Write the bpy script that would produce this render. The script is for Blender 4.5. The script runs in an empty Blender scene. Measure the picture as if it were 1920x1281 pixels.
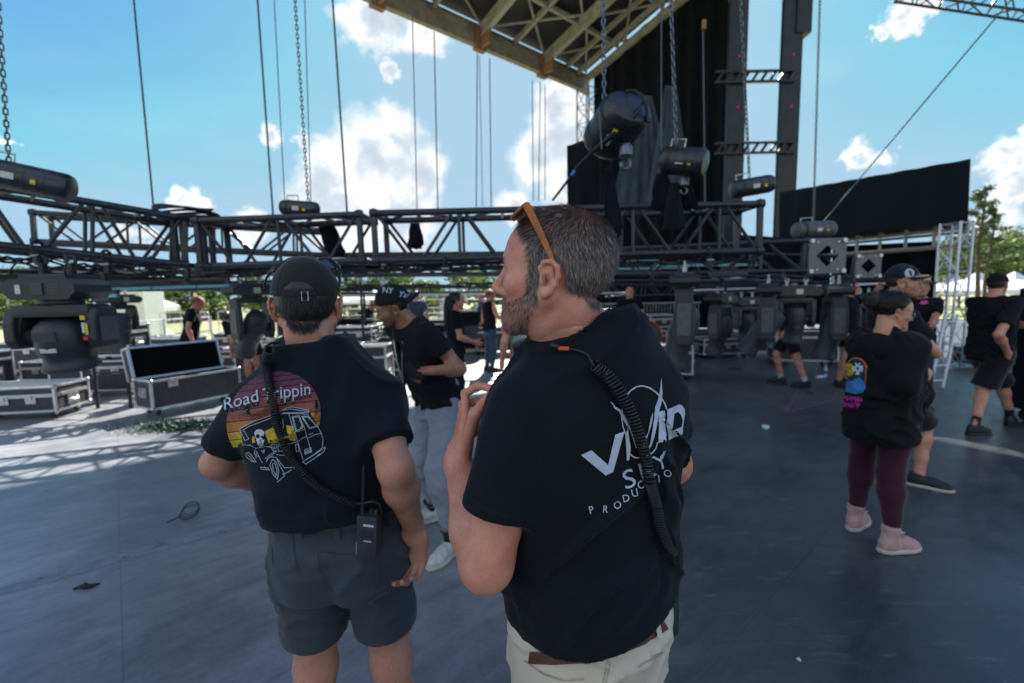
import bpy, bmesh, math, random
import numpy as np
from mathutils import Vector, Matrix, Quaternion
from mathutils.bvhtree import BVHTree
random.seed(7); RNG = np.random.default_rng(7)
R = math.radians
sc = bpy.context.scene
COL = sc.collection
# ---------------------------------------------------------------- camera
CAMZ, TILT, ROLL, FPX = 1.62, 6.0, -1.1, 853.3
cd = bpy.data.cameras.new('camera'); cam = bpy.data.objects.new('camera', cd); COL.objects.link(cam)
cd.lens = 16.0; cd.sensor_width = 36.0; cd.clip_start = 0.05; cd.clip_end = 3000
cam.matrix_world = Matrix.Translation((0, 0, CAMZ)) @ Matrix.Rotation(R(90 - TILT), 4, 'X') @ Matrix.Rotation(R(ROLL), 4, 'Z')
cd.dof.use_dof = True; cd.dof.focus_distance = 0.88; cd.dof.aperture_fstop = 3.2
sc.camera = cam
CM = cam.matrix_world.to_3x3()
def ray(px, py):
    return CM @ Vector(((px - 960) / FPX, (640.5 - py) / FPX, -1.0))
def P(px, py, y):                      # point of the place at distance y
    d = ray(px, py); return Vector((0, 0, CAMZ)) + d * (y / d.y)
def G(px, py, z=0.0):                  # point of the place at height z
    d = ray(px, py); return Vector((0, 0, CAMZ)) + d * ((z - CAMZ) / d.z)
def Hz(px, py, x_y):                   # height at px,py for ground distance
    return P(px, py, x_y).z
# ---------------------------------------------------------------- view, world, sun
sc.view_settings.view_transform = 'Standard'; sc.view_settings.look = 'None'
sc.view_settings.exposure = 1.52; sc.view_settings.gamma = 1.0
sc.render.film_transparent = False
SUN_EL, SUN_AZ = 39.0, 6.0             # azimuth from +Y towards +X
class NT:
    def __init__(s, tree): s.t = tree; s.n = tree.nodes; s.l = tree.links
    def new(s, typ, ins=None, **kw):
        nd = s.n.new(typ)
        for k, v in kw.items(): setattr(nd, k, v)
        for k, v in (ins or {}).items():
            sk = nd.inputs[k]
            if isinstance(v, bpy.types.NodeSocket): s.l.new(v, sk)
            elif isinstance(v, (tuple, list)) and len(v) == 3 and sk.type == 'RGBA': sk.default_value = (*v, 1)
            else: sk.default_value = v
        return nd
    def math(s, op, a, b=0.0, c=0.0, clamp=False):
        m = s.new('ShaderNodeMath', {0: a, 1: b, 2: c}, operation=op); m.use_clamp = clamp; return m.outputs[0]
    def vmath(s, op, a, b=(0, 0, 0)):
        return s.new('ShaderNodeVectorMath', {0: a, 1: b}, operation=op)
    def ramp(s, fac, stops, interp='LINEAR'):
        r = s.new('ShaderNodeValToRGB', {0: fac}); cr = r.color_ramp; cr.interpolation = interp
        while len(cr.elements) < len(stops): cr.elements.new(0.5)
        for e, (p, c) in zip(cr.elements, stops):
            e.position = p; e.color = (c, c, c, 1) if isinstance(c, (int, float)) else (*c, 1)
        return r.outputs[0]
    def mix(s, fac, a, b, typ='MIX'):
        m = s.new('ShaderNodeMix', data_type='RGBA', blend_type=typ)
        for k, v in ((0, fac), (6, a), (7, b)):
            if isinstance(v, bpy.types.NodeSocket): s.l.new(v, m.inputs[k])
            elif isinstance(v, (tuple, list)): m.inputs[k].default_value = (*v[:3], 1)
            else: m.inputs[k].default_value = v
        return m.outputs[2]
W = bpy.data.worlds.new('World'); sc.world = W; W.use_nodes = True
W.node_tree.nodes.clear(); w = NT(W.node_tree)
sky = w.new('ShaderNodeTexSky', sky_type='NISHITA'); sky.sun_disc = False
sky.sun_elevation = R(SUN_EL); sky.sun_rotation = R(SUN_AZ); sky.altitude = 50; sky.air_density = 1.0; sky.dust_density = 0.5; sky.ozone_density = 2.2
tc = w.new('ShaderNodeTexCoord'); dirv = tc.outputs['Generated']
n1 = w.new('ShaderNodeTexNoise', {'Vector': dirv, 'Scale': 9.0, 'Detail': 7.0, 'Roughness': 0.6})
wv = w.vmath('SUBTRACT', n1.outputs['Color'], (0.5, 0.5, 0.5)).outputs[0]
wv = w.vmath('MULTIPLY', wv, (0.10, 0.10, 0.10)).outputs[0]
n1b = w.new('ShaderNodeTexNoise', {'Vector': dirv, 'Scale': 30.0, 'Detail': 8.0, 'Roughness': 0.68})
wv2 = w.vmath('MULTIPLY', w.vmath('SUBTRACT', n1b.outputs['Color'], (0.5, 0.5, 0.5)).outputs[0], (0.060, 0.060, 0.060)).outputs[0]
wd = w.vmath('ADD', w.vmath('ADD', dirv, wv).outputs[0], wv2).outputs[0]
CLOUDS = [(740, 250, 62), (790, 320, 62), (700, 300, 95), (625, 330, 75), (650, 400, 110), (760, 400, 90), (560, 270, 20), (500, 252, 30), (690, 50, 62), (755, 40, 60), (810, 75, 45),
          (730, 132, 24), (1040, 200, 52), (1060, 260, 80), (1010, 300, 62), (1090, 340, 80), (965, 385, 45), (370, 380, 40), (330, 372, 30), (1600, 305, 42), (1645, 303, 26), (1690, 30, 50), (1740, 10, 40), (1640, 60, 22),
          (1880, 300, 62), (1900, 350, 70), (1930, 260, 60), (1870, 420, 60), (20, 260, 20), (480, 425, 45), (250, 440, 40)]
val = None
for (cx, cy, rr) in CLOUDS:
    c = ray(cx, cy).normalized(); edge = ray(cx + rr, cy).normalized(); rad = (edge - c).length * 1.12
    dist = w.new('ShaderNodeVectorMath', {0: wd, 1: tuple(c)}, operation='DISTANCE').outputs['Value']
    v = w.math('MULTIPLY_ADD', dist, -1.0 / rad, 1.0)
    val = v if val is None else w.math('SMOOTH_MAX', val, v, 0.25)
mask = w.new('ShaderNodeMapRange', {'Value': val, 'From Min': 0.06, 'From Max': 0.55}, interpolation_type='SMOOTHSTEP').outputs[0]
n2 = w.new('ShaderNodeTexNoise', {'Vector': dirv, 'Scale': 14.0, 'Detail': 4.0, 'Roughness': 0.55})
inner = w.math('ADD', w.math('MULTIPLY', val, 0.75), w.math('MULTIPLY_ADD', n2.outputs['Fac'], 1.5, -0.75))
ccol = w.ramp(inner, [(0.15, (1.0, 0.99, 0.97)), (0.42, (0.92, 0.93, 0.94)), (0.62, (0.62, 0.70, 0.78)), (0.95, (0.48, 0.58, 0.68))])
wisp = w.new('ShaderNodeTexNoise', {'Vector': w.vmath('MULTIPLY', dirv, (1, 1, 3)).outputs[0], 'Scale': 2.6, 'Detail': 6.0, 'Roughness': 0.6}).outputs['Fac']
wispf = w.new('ShaderNodeMapRange', {'Value': wisp, 'From Min': 0.5, 'From Max': 0.8, 'To Max': 0.10}).outputs[0]
SKYSTR = 0.080
hsv = w.new('ShaderNodeHueSaturation', {'Saturation': 1.12, 'Value': 1.0, 'Color': w.mix(1.0, sky.outputs[0], (0.60, 0.77, 1.04), 'MULTIPLY')})
hclamp = w.mix(1.0, hsv.outputs[0], (1.85, 2.85, 3.65), 'DARKEN')
skyc = w.mix(wispf, hclamp, (4.4, 4.8, 5.2))
cl = w.mix(1.0, ccol, (5.0, 5.0, 5.0), 'MULTIPLY')
fin = w.mix(mask, skyc, cl)
# broken cumulus added to the unseen sky behind the photographer for neutral fill light
sxyz = w.new('ShaderNodeSeparateXYZ', {0: dirv}); nb_ = w.new('ShaderNodeTexNoise', {'Vector': w.vmath('MULTIPLY', dirv, (1, 1, 1.8)).outputs[0], 'Scale': 2.4, 'Detail': 8.0, 'Roughness': 0.6}).outputs['Fac']
mb_ = w.new('ShaderNodeMapRange', {'Value': nb_, 'From Min': 0.43, 'From Max': 0.56}, interpolation_type='SMOOTHSTEP').outputs[0]
bk_ = w.new('ShaderNodeMapRange', {'Value': sxyz.outputs[1], 'From Min': 0.05, 'From Max': -0.25}).outputs[0]; up_ = w.new('ShaderNodeMapRange', {'Value': sxyz.outputs[2], 'From Min': -0.02, 'From Max': 0.05}).outputs[0]
fin = w.mix(w.math('MULTIPLY', w.math('MULTIPLY', mb_, bk_), up_), fin, (4.7, 4.8, 4.9))
bg = w.new('ShaderNodeBackground', {'Color': fin, 'Strength': SKYSTR})
w.new('ShaderNodeOutputWorld', {'Surface': bg.outputs[0]})
W.cycles.sampling_method = 'MANUAL'; W.cycles.sample_map_resolution = 512
sd = bpy.data.lights.new('sun', 'SUN'); sd.energy = 5.0; sd.angle = R(0.55); sd.color = (1.0, 0.94, 0.86)
sun = bpy.data.objects.new('sun', sd); COL.objects.link(sun)
sdir = Vector((math.sin(R(SUN_AZ)) * math.cos(R(SUN_EL)), math.cos(R(SUN_AZ)) * math.cos(R(SUN_EL)), math.sin(R(SUN_EL))))
sun.rotation_euler = sdir.to_track_quat('Z', 'Y').to_euler()
sc.cycles.max_bounces = 6; sc.cycles.diffuse_bounces = 3; sc.cycles.glossy_bounces = 3; sc.cycles.transparent_max_bounces = 8
sc.cycles.use_adaptive_sampling = True; sc.cycles.adaptive_threshold = 0.02
sc.cycles.use_denoising = True; sc.cycles.sample_clamp_indirect = 6; sc.cycles.caustics_reflective = False; sc.cycles.caustics_refractive = False
# ---------------------------------------------------------------- materials
def mat(name, col, rough=0.5, metal=0.0, spec=0.5, var=0.0, vscale=20.0, bump=0.0, bscale=60.0, sheen=0.0, sss=0.0, emit=None, coords='Object', coat=0.0, var2=None, detail=4.0):
    m = bpy.data.materials.new(name); m.use_nodes = True
    t = NT(m.node_tree); b = t.n['Principled BSDF']
    b.inputs['Base Color'].default_value = (*col, 1); b.inputs['Roughness'].default_value = rough
    b.inputs['Metallic'].default_value = metal; b.inputs['Specular IOR Level'].default_value = spec
    if sheen: b.inputs['Sheen Weight'].default_value = sheen; b.inputs['Sheen Roughness'].default_value = 0.45
    if coat: b.inputs['Coat Weight'].default_value = coat
    if sss:
        b.inputs['Subsurface Weight'].default_value = sss; b.inputs['Subsurface Radius'].default_value = (0.012, 0.004, 0.0025); b.inputs['Subsurface Scale'].default_value = 1.0
    if emit: b.inputs['Emission Color'].default_value = (*emit[:3], 1); b.inputs['Emission Strength'].default_value = emit[3]
    co = t.new('ShaderNodeTexCoord').outputs[coords]
    if var:
        n = t.new('ShaderNodeTexNoise', {'Vector': co, 'Scale': vscale, 'Detail': detail, 'Roughness': 0.6}).outputs['Fac']
        lo = tuple(c * (1 - var) for c in col); hi = tuple(min(1, c * (1 + var)) for c in col)
        if var2: hi = var2
        t.l.new(t.ramp(n, [(0.3, lo), (0.7, hi)]), b.inputs['Base Color'])
        rr = t.new('ShaderNodeMapRange', {'Value': n, 'From Min': 0.3, 'From Max': 0.7, 'To Min': max(0, rough - 0.08), 'To Max': min(1, rough + 0.1)}).outputs[0]
        t.l.new(rr, b.inputs['Roughness'])
    if bump:
        n = t.new('ShaderNodeTexNoise', {'Vector': co, 'Scale': bscale, 'Detail': 3.0}).outputs['Fac']
        bm_ = t.new('ShaderNodeBump', {'Height': n, 'Strength': bump, 'Distance': 0.002}); t.l.new(bm_.outputs[0], b.inputs['Normal'])
    return m
M = {}
M['truss'] = mat('black_truss_paint', (0.016, 0.021, 0.03), 0.36, 0.0, 0.6, var=0.5, vscale=8, bump=0.15, bscale=90)
M['blackmetal'] = mat('black_metal', (0.02, 0.023, 0.028), 0.4, 0.2, 0.5, var=0.4, vscale=6)
M['motor'] = mat('hoist_paint', (0.022, 0.027, 0.034), 0.33, 0.0, 0.6, var=0.5, vscale=9, bump=0.25, bscale=160)
M['plastic'] = mat('black_plastic', (0.030, 0.034, 0.040), 0.45, 0.0, 0.5, var=0.3, vscale=14, bump=0.2, bscale=220)
M['plastic2'] = mat('grey_plastic', (0.085, 0.088, 0.092), 0.42, 0.0, 0.5, var=0.25, vscale=14)
M['gloss'] = mat('glossy_black', (0.012, 0.014, 0.018), 0.12, 0.0, 0.6)
M['chain'] = mat('chain_steel', (0.16, 0.17, 0.19), 0.38, 0.85, 0.5, var=0.3, vscale=40)
M['steel'] = mat('bare_steel', (0.5, 0.51, 0.53), 0.35, 0.9, var=0.25, vscale=25)
M['alu'] = mat('aluminium_edge', (0.62, 0.63, 0.65), 0.38, 0.75, var=0.15, vscale=12)
M['cable'] = mat('cable_rubber', (0.012, 0.013, 0.015), 0.5, var=0.3, vscale=30)
M['rope'] = mat('steel_rope', (0.09, 0.11, 0.14), 0.5, 0.5)
M['drape'] = mat('black_drape', (0.008, 0.010, 0.014), 0.95, 0.0, 0.1, var=0.35, vscale=3, sheen=0.04, bump=0.3, bscale=120)
M['scrim'] = mat('grey_scrim', (0.055, 0.07, 0.095), 0.9, 0.0, 0.2, var=0.3, vscale=3, sheen=0.3)
M['banner'] = mat('banner_vinyl', (0.009, 0.014, 0.02), 0.85, 0.0, 0.2, var=0.25, vscale=1.5, bump=0.3, bscale=14)
M['roofsteel'] = mat('roof_steel', (0.40, 0.36, 0.305), 0.6, 0.1, var=0.28, vscale=4, bump=0.2, bscale=30)
M['roofdark'] = mat('roof_girder', (0.25, 0.21, 0.17), 0.6, 0.1, var=0.35, vscale=3)
M['rust'] = mat('rusty_bracket', (0.28, 0.15, 0.075), 0.75, 0.1, var=0.4, vscale=9)
M['roofpanel'] = mat('roof_panel', (0.022, 0.023, 0.027), 0.6, var=0.4, vscale=2)
M['case'] = mat('case_laminate', (0.035, 0.037, 0.042), 0.5, var=0.3, vscale=10, bump=0.25, bscale=130)
M['foam'] = mat('black_foam', (0.006, 0.006, 0.007), 0.97, 0, 0.1)
M['white'] = mat('white_paint', (0.78, 0.78, 0.76), 0.5, var=0.08, vscale=8)
M['tent'] = mat('tent_canvas', (0.8, 0.8, 0.78), 0.8, var=0.06, vscale=2)
M['teal'] = mat('teal_diffuser', (0.18, 0.52, 0.55), 0.3, 0, 0.5, var=0.2, vscale=20)
M['frost'] = mat('frosted_tube', (0.6, 0.68, 0.7), 0.25, 0, 0.5)
M['label'] = mat('paper_label', (0.62, 0.64, 0.62), 0.6, var=0.15, vscale=50)
M['yellow'] = mat('yellow_mark', (0.8, 0.55, 0.05), 0.5)
M['red'] = mat('red_mark', (0.55, 0.04, 0.035), 0.5)
M['hotpink'] = mat('pink_ink', (0.75, 0.06, 0.35), 0.7)
M['blue'] = mat('blue_plastic', (0.03, 0.2, 0.55), 0.4)
M['green'] = mat('green_plastic', (0.006, 0.06, 0.035), 0.5, var=0.4, vscale=40)
M['greenlight'] = mat('green_ribbon', (0.06, 0.45, 0.25), 0.5)
M['orange'] = mat('orange_red_shell', (0.55, 0.09, 0.02), 0.3, var=0.2, vscale=5)
M['lens'] = mat('lens_glass', (0.05, 0.07, 0.1), 0.05, 0.3, 0.8)
M['glass'] = mat('bottle_plastic', (0.55, 0.68, 0.75), 0.12, 0, 0.6)
M['wood'] = mat('plywood', (0.35, 0.25, 0.15), 0.6, var=0.2, vscale=8)
M['screen'] = mat('case_sticker', (0.55, 0.62, 0.45), 0.35)
# ---------------------------------------------------------------- mesh tools
OFF = {}
def mk(name, V, F, m, parent=None, smooth=False, autos=None):
    V = np.asarray(V, dtype=np.float64).reshape(-1, 3)
    off = OFF.get(parent.name, Vector((0, 0, 0))) if parent is not None else Vector((0, 0, 0))
    me = bpy.data.meshes.new(name)
    me.from_pydata((V - np.array(off)).tolist(), [], [tuple(int(i) for i in f) for f in F] if not isinstance(F, np.ndarray) else F.tolist())
    me.update()
    o = bpy.data.objects.new(name, me); COL.objects.link(o)
    if isinstance(m, (list, tuple)):
        for q in m: me.materials.append(q)
    elif m is not None: me.materials.append(m)
    if smooth: me.polygons.foreach_set('use_smooth', [True] * len(me.polygons))
    if parent is not None: o.parent = parent; OFF[o.name] = off
    return o
def thing(name, label, cat, loc=(0, 0, 0), group=None, rz=0.0):
    o = bpy.data.objects.new(name, None); COL.objects.link(o); o.location = loc; o.empty_display_size = 0.1
    o.rotation_euler = (0, 0, rz)
    o['label'] = label; o['category'] = cat
    if group: o['group'] = group
    OFF[o.name] = Vector(loc); return o
def tag(o, label, cat, group=None, kind=None):
    if label: o['label'] = label
    if cat: o['category'] = cat
    if group: o['group'] = group
    if kind: o['kind'] = kind
    return o
def struct(o): o['kind'] = 'structure'; return o
def dup(root, loc, rz=0.0, label=None, group=None, scale=None):
    r = root.copy(); COL.objects.link(r); r.location = loc; r.rotation_euler = (0, 0, rz)
    if scale: r.scale = (scale,) * 3
    if label: r['label'] = label
    if group: r['group'] = group
    for ch in list(root.children):
        c = ch.copy(); COL.objects.link(c); c.parent = r
        for g in ch.children:
            d = g.copy(); COL.objects.link(d); d.parent = c
    return r
class MB:
    def __init__(s): s.V = []; s.F = []; s.mi = []; s.cur = 0
    def add(s, V, F):
        o = len(s.V); s.V += [tuple(v) for v in V]; s.F += [tuple(i + o for i in f) for f in F]; s.mi += [s.cur] * len(F); return s
    def box(s, c, size, rot=None, bev=0.0):
        c = Vector(c); hx, hy, hz = (q / 2 for q in size)
        if bev <= 0:
            V = [Vector((x, y, z)) for x in (-hx, hx) for y in (-hy, hy) for z in (-hz, hz)]
            F = [(0, 1, 3, 2), (4, 6, 7, 5), (0, 4, 5, 1), (2, 3, 7, 6), (0, 2, 6, 4), (1, 5, 7, 3)]
        else:
            bm = bmesh.new(); bmesh.ops.create_cube(bm, size=1.0)
            for v in bm.verts: v.co = Vector((v.co.x * size[0], v.co.y * size[1], v.co.z * size[2]))
            bmesh.ops.bevel(bm, geom=bm.edges[:], offset=bev, segments=2, affect='EDGES', profile=0.7)
            bm.verts.index_update(); V = [v.co.copy() for v in bm.verts]; F = [[v.index for v in f.verts] for f in bm.faces]; bm.free()
        if rot is not None: V = [rot @ v for v in V]
        return s.add([v + c for v in V], F)
    def tube(s, a, b, r, n=10, r2=None, caps=True):
        a = Vector(a); b = Vector(b); d = b - a
        if d.length < 1e-6: return s
        q = d.to_track_quat('Z', 'Y'); r2 = r if r2 is None else r2; V = []
        for p, rr in ((a, r), (b, r2)):
            for i in range(n):
                an = 2 * math.pi * i / n; V.append(p + q @ Vector((math.cos(an) * rr, math.sin(an) * rr, 0)))
        F = [(i, (i + 1) % n, n + (i + 1) % n, n + i) for i in range(n)]
        if caps: F += [tuple(range(n))[::-1], tuple(range(n, 2 * n))]
        return s.add(V, F)
    def sweep(s, pts, r, n=8, closed=False):
        pts = [Vector(p) for p in pts]; m = len(pts); rs = r if isinstance(r, (list, tuple)) else [r] * m
        V = []; up = None
        for i, p in enumerate(pts):
            if closed: t = pts[(i + 1) % m] - pts[i - 1]
            else: t = pts[min(i + 1, m - 1)] - pts[max(i - 1, 0)]
            t.normalize()
            if up is None:
                up = Vector((0, 0, 1)) if abs(t.z) < 0.9 else Vector((1, 0, 0))
            x = t.cross(up).normalized(); up = x.cross(t).normalized()
            for k in range(n):
                an = 2 * math.pi * k / n; V.append(p + (x * math.cos(an) + up * math.sin(an)) * rs[i])
        F = []
        for i in range(m if closed else m - 1):
            j = (i + 1) % m
            for k in range(n): F.append((i * n + k, i * n + (k + 1) % n, j * n + (k + 1) % n, j * n + k))
        if not closed: F += [tuple(range(n))[::-1], tuple(range((m - 1) * n, m * n))]
        return s.add(V, F)
    def ball(s, c, r, nu=10, nv=7, rot=None):
        r = (r, r, r) if isinstance(r, (int, float)) else r; V = []; c = Vector(c)
        for j in range(nv + 1):
            th = math.pi * j / nv
            for i in range(nu):
                ph = 2 * math.pi * i / nu
                q = Vector((r[0] * math.sin(th) * math.cos(ph), r[1] * math.sin(th) * math.sin(ph), r[2] * math.cos(th)))
                V.append((rot @ q if rot is not None else q) + c)
        F = [(j * nu + i, (j + 1) * nu + i, (j + 1) * nu + (i + 1) % nu, j * nu + (i + 1) % nu) for j in range(nv) for i in range(nu)]
        return s.add(V, F)
    def lathe(s, prof, c=(0, 0, 0), q=None, n=24):
        V = []; c = Vector(c)
        for (r, z) in prof:
            for i in range(n):
                an = 2 * math.pi * i / n; v = Vector((r * math.cos(an), r * math.sin(an), z))
                V.append((q @ v if q is not None else v) + c)
        F = [(j * n + i, j * n + (i + 1) % n, (j + 1) * n + (i + 1) % n, (j + 1) * n + i) for j in range(len(prof) - 1) for i in range(n)]
        F += [tuple(range(n))[::-1], tuple(range((len(prof) - 1) * n, len(prof) * n))]
        return s.add(V, F)
    def prism(s, poly, vec):
        n = len(poly); vec = Vector(vec); V = [Vector(p) for p in poly] + [Vector(p) + vec for p in poly]
        return s.add(V, [tuple(range(n))[::-1], tuple(range(n, 2 * n))] + [(i, (i + 1) % n, n + (i + 1) % n, n + i) for i in range(n)])
    def torus(s, c, Rr, r, q=None, n=20, k=6, sx=1.0):
        pts = []
        for i in range(n):
            a = 2 * math.pi * i / n; v = Vector((math.cos(a) * Rr * sx, math.sin(a) * Rr, 0)); pts.append(Vector(c) + (q @ v if q is not None else v))
        return s.sweep(pts, r, k, True)
    def build(s, name, m, parent=None, smooth=False):
        o = mk(name, s.V, s.F, m, parent, False)
        if isinstance(m, (list, tuple)): o.data.polygons.foreach_set('material_index', s.mi)
        if smooth:
            me = o.data; me.polygons.foreach_set('use_smooth', [True] * len(me.polygons))
            try: me.set_sharp_from_angle(angle=R(38))
            except Exception: pass
        return o
# ================================================================ SETTING
AX = Vector((math.cos(R(41)), math.sin(R(41)), 0)); BX = Vector((math.sin(R(41)), -math.cos(R(41)), 0))
def S(a, b, z=0.0, o=Vector((3.9, 24, 0))):     # stage grid: corner, along a, along b
    return o + AX * a + BX * b + Vector((0, 0, z))
# deck
def floor_material():
    m = bpy.data.materials.new('stage_floor_paint'); m.use_nodes = True; t = NT(m.node_tree); b = t.n['Principled BSDF']
    co = t.new('ShaderNodeTexCoord').outputs['Object']
    mp = t.new('ShaderNodeMapping', {'Vector': co, 'Rotation': (0, 0, -R(41)), 'Location': (0.1, 0.4, 0)}).outputs[0]
    big = t.new('ShaderNodeTexNoise', {'Vector': co, 'Scale': 0.7, 'Detail': 6.0, 'Roughness': 0.65}).outputs['Fac']
    mid = t.new('ShaderNodeTexNoise', {'Vector': t.vmath('MULTIPLY', mp, (1.0, 3.5, 1)).outputs[0], 'Scale': 3.0, 'Detail': 6.0, 'Roughness': 0.7}).outputs['Fac']
    fine = t.new('ShaderNodeTexNoise', {'Vector': co, 'Scale': 45.0, 'Detail': 5.0, 'Roughness': 0.7}).outputs['Fac']
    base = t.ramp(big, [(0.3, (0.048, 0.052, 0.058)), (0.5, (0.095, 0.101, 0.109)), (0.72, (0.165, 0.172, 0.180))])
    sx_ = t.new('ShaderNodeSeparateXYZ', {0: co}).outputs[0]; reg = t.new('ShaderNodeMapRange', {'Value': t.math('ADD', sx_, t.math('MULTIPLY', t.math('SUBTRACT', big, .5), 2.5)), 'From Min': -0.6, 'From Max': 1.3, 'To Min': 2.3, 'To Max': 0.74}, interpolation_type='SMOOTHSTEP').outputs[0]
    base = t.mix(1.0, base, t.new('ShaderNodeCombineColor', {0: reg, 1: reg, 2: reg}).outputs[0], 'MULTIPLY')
    base = t.mix(0.85, base, t.ramp(mid, [(0.25, 0.55), (0.75, 1.35)]), 'MULTIPLY')
    base = t.mix(0.5, base, t.ramp(fine, [(0.2, 0.7), (0.8, 1.25)]), 'MULTIPLY')
    # scuffs: pale scratches
    mu = t.new('ShaderNodeTexNoise', {'Vector': t.vmath('MULTIPLY', co, (2.0, 9.0, 1)).outputs[0], 'Scale': 1.6, 'Detail': 8.0, 'Roughness': 0.75}).outputs['Fac']
    sf = t.new('ShaderNodeMapRange', {'Value': mu, 'From Min': 0.56, 'From Max': 0.74, 'To Max': 0.5}).outputs[0]
    base = t.mix(sf, base, (0.26, 0.275, 0.29))
    vo = t.new('ShaderNodeTexVoronoi', {'Vector': co, 'Scale': 2.3, 'Randomness': 1.0})
    sp = t.new('ShaderNodeMapRange', {'Value': vo.outputs['Distance'], 'From Min': 0.02, 'From Max': 0.035, 'To Min': 0.8, 'To Max': 0.0}).outputs[0]
    base = t.mix(sp, base, (0.03, 0.03, 0.035))
    vo2 = t.new('ShaderNodeTexVoronoi', {'Vector': co, 'Scale': 7.0, 'Randomness': 1.0}); sp2 = t.new('ShaderNodeMapRange', {'Value': vo2.outputs['Distance'], 'From Min': 0.03, 'From Max': 0.06, 'To Min': 0.5, 'To Max': 0.0}).outputs[0]
    gt = t.new('ShaderNodeTexNoise', {'Vector': co, 'Scale': 1.1, 'Detail': 2.0}).outputs['Fac']; base = t.mix(t.math('MULTIPLY', sp2, t.new('ShaderNodeMapRange', {'Value': gt, 'From Min': .5, 'From Max': .62}).outputs[0]), base, (0.34, 0.34, 0.33))
    # plywood seams
    sep = t.new('ShaderNodeSeparateXYZ', {0: mp})
    def seam(s, period, wd):
        q = t.math('FRACT', t.math('DIVIDE', s, period)); q = t.math('ABSOLUTE', t.math('SUBTRACT', q, 0.5))
        return t.new('ShaderNodeMapRange', {'Value': q, 'From Min': 0.5 - wd / period, 'From Max': 0.5 - 0.35 * wd / period}).outputs[0]
    sm = t.math('MAXIMUM', seam(sep.outputs[0], 2.44, 0.006), seam(sep.outputs[1], 1.22, 0.006))
    base = t.mix(t.math('MULTIPLY', sm, 0.32), base, (0.06, 0.065, 0.07))
    t.l.new(base, b.inputs['Base Color'])
    rg = t.new('ShaderNodeMapRange', {'Value': mid, 'From Min': 0.25, 'From Max': 0.75, 'To Min': 0.30, 'To Max': 0.50}).outputs[0]
    t.l.new(rg, b.inputs['Roughness']); b.inputs['Specular IOR Level'].default_value = 0.6
    h = t.math('SUBTRACT', t.math('MULTIPLY', fine, 0.3), sm)
    bp = t.new('ShaderNodeBump', {'Height': h, 'Strength': 0.25, 'Distance': 0.004}); t.l.new(bp.outputs[0], b.inputs['Normal'])
    return m
dk = MB(); c = S(-8, 4); 
dk.add([S(-34, -3), S(10, -3), S(10, 40), S(-34, 40), S(-34, -3, -.3), S(10, -3, -.3), S(10, 40, -.3), S(-34, 40, -.3)],
       [(0, 3, 2, 1), (4, 5, 6, 7), (0, 1, 5, 4), (1, 2, 6, 5), (2, 3, 7, 6), (3, 0, 4, 7)])
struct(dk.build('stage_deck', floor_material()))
# field
gm = bpy.data.materials.new('grass_field'); gm.use_nodes = True; t = NT(gm.node_tree)
co = t.new('ShaderNodeTexCoord').outputs['Object']
a1 = t.new('ShaderNodeTexNoise', {'Vector': co, 'Scale': 0.05, 'Detail': 5.0}).outputs['Fac']; a2 = t.new('ShaderNodeTexNoise', {'Vector': co, 'Scale': 1.5, 'Detail': 6.0, 'Roughness': .7}).outputs['Fac']
gc = t.ramp(a1, [(0.35, (0.14, 0.20, 0.05)), (0.6, (0.40, 0.37, 0.20))]); gc = t.mix(0.7, gc, t.ramp(a2, [(0.3, 0.6), (0.7, 1.3)]), 'MULTIPLY')
t.l.new(gc, t.n['Principled BSDF'].inputs['Base Color']); t.n['Principled BSDF'].inputs['Roughness'].default_value = 0.95
f = MB(); f.add([(-900, -300, -1.5), (900, -300, -1.5), (900, 1500, -1.5), (-900, 1500, -1.5)], [(0, 1, 2, 3)]); struct(f.build('ground_field', gm))
# joint strip on the floor
a = G(0, 1112); b_ = G(492, 972); d = (b_ - a).normalized(); a = a - d * 0.8; b_ = b_ + d * 0.9; nrm = Vector((-d.y, d.x, 0))
st = MB()
for k in range(5):
    o_ = nrm * (k * 0.021 - 0.04); st.cur = 0
    st.prism([a + o_ + Vector((0, 0, .001)), a + o_ + nrm * .017 + Vector((0, 0, .001)), a + o_ + nrm * .017 + Vector((0, 0, .007)), a + o_ + nrm * .004 + Vector((0, 0, .007))], b_ - a)
M['strip'] = mat('strip_vinyl', (0.17, 0.20, 0.25), 0.32, var=0.3, vscale=12)
tag(st.build('floor_joint_strip', M['strip']), 'ribbed grey strip laid across the stage floor lower left', 'floor strip')
# ---------------------------------------------------------------- roof
RZ0, RSL = 12.0, 0.27
def RF(a, b, dz=0.0): return S(a, b, RZ0 + RSL * b + dz)
rf = thing('stage_roof', 'big open stage roof with dark panels on tan steel beams', 'stage roof', S(-8, 6, RZ0))
q = MB(); q.add([RF(-21, 0, .55), RF(0, 0, .55), RF(0, 15, .55), RF(-21, 15, .55), RF(-21, 0, .75), RF(0, 0, .75), RF(0, 15, .75), RF(-21, 15, .75)],
    [(0, 1, 2, 3), (7, 6, 5, 4), (0, 4, 5, 1), (1, 5, 6, 2), (2, 6, 7, 3), (3, 7, 4, 0)]); q.build('roof_panel', M['roofpanel'], rf)
def ibeam(mbx, p, r_, h, wd_, web=0.03):
    p = Vector(p); r_ = Vector(r_); d_ = (r_ - p).normalized(); s_ = d_.cross(Vector((0, 0, 1))).normalized(); u_ = s_.cross(d_)
    for (oz, hh, ww) in ((0, h, web), (h / 2, .035, wd_), (-h / 2, .035, wd_)):
        P4 = [p + s_ * x + u_ * (oz + z) for x, z in ((-ww / 2, -hh / 2), (ww / 2, -hh / 2), (ww / 2, hh / 2), (-ww / 2, hh / 2))]; mbx.prism(P4, r_ - p)
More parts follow.
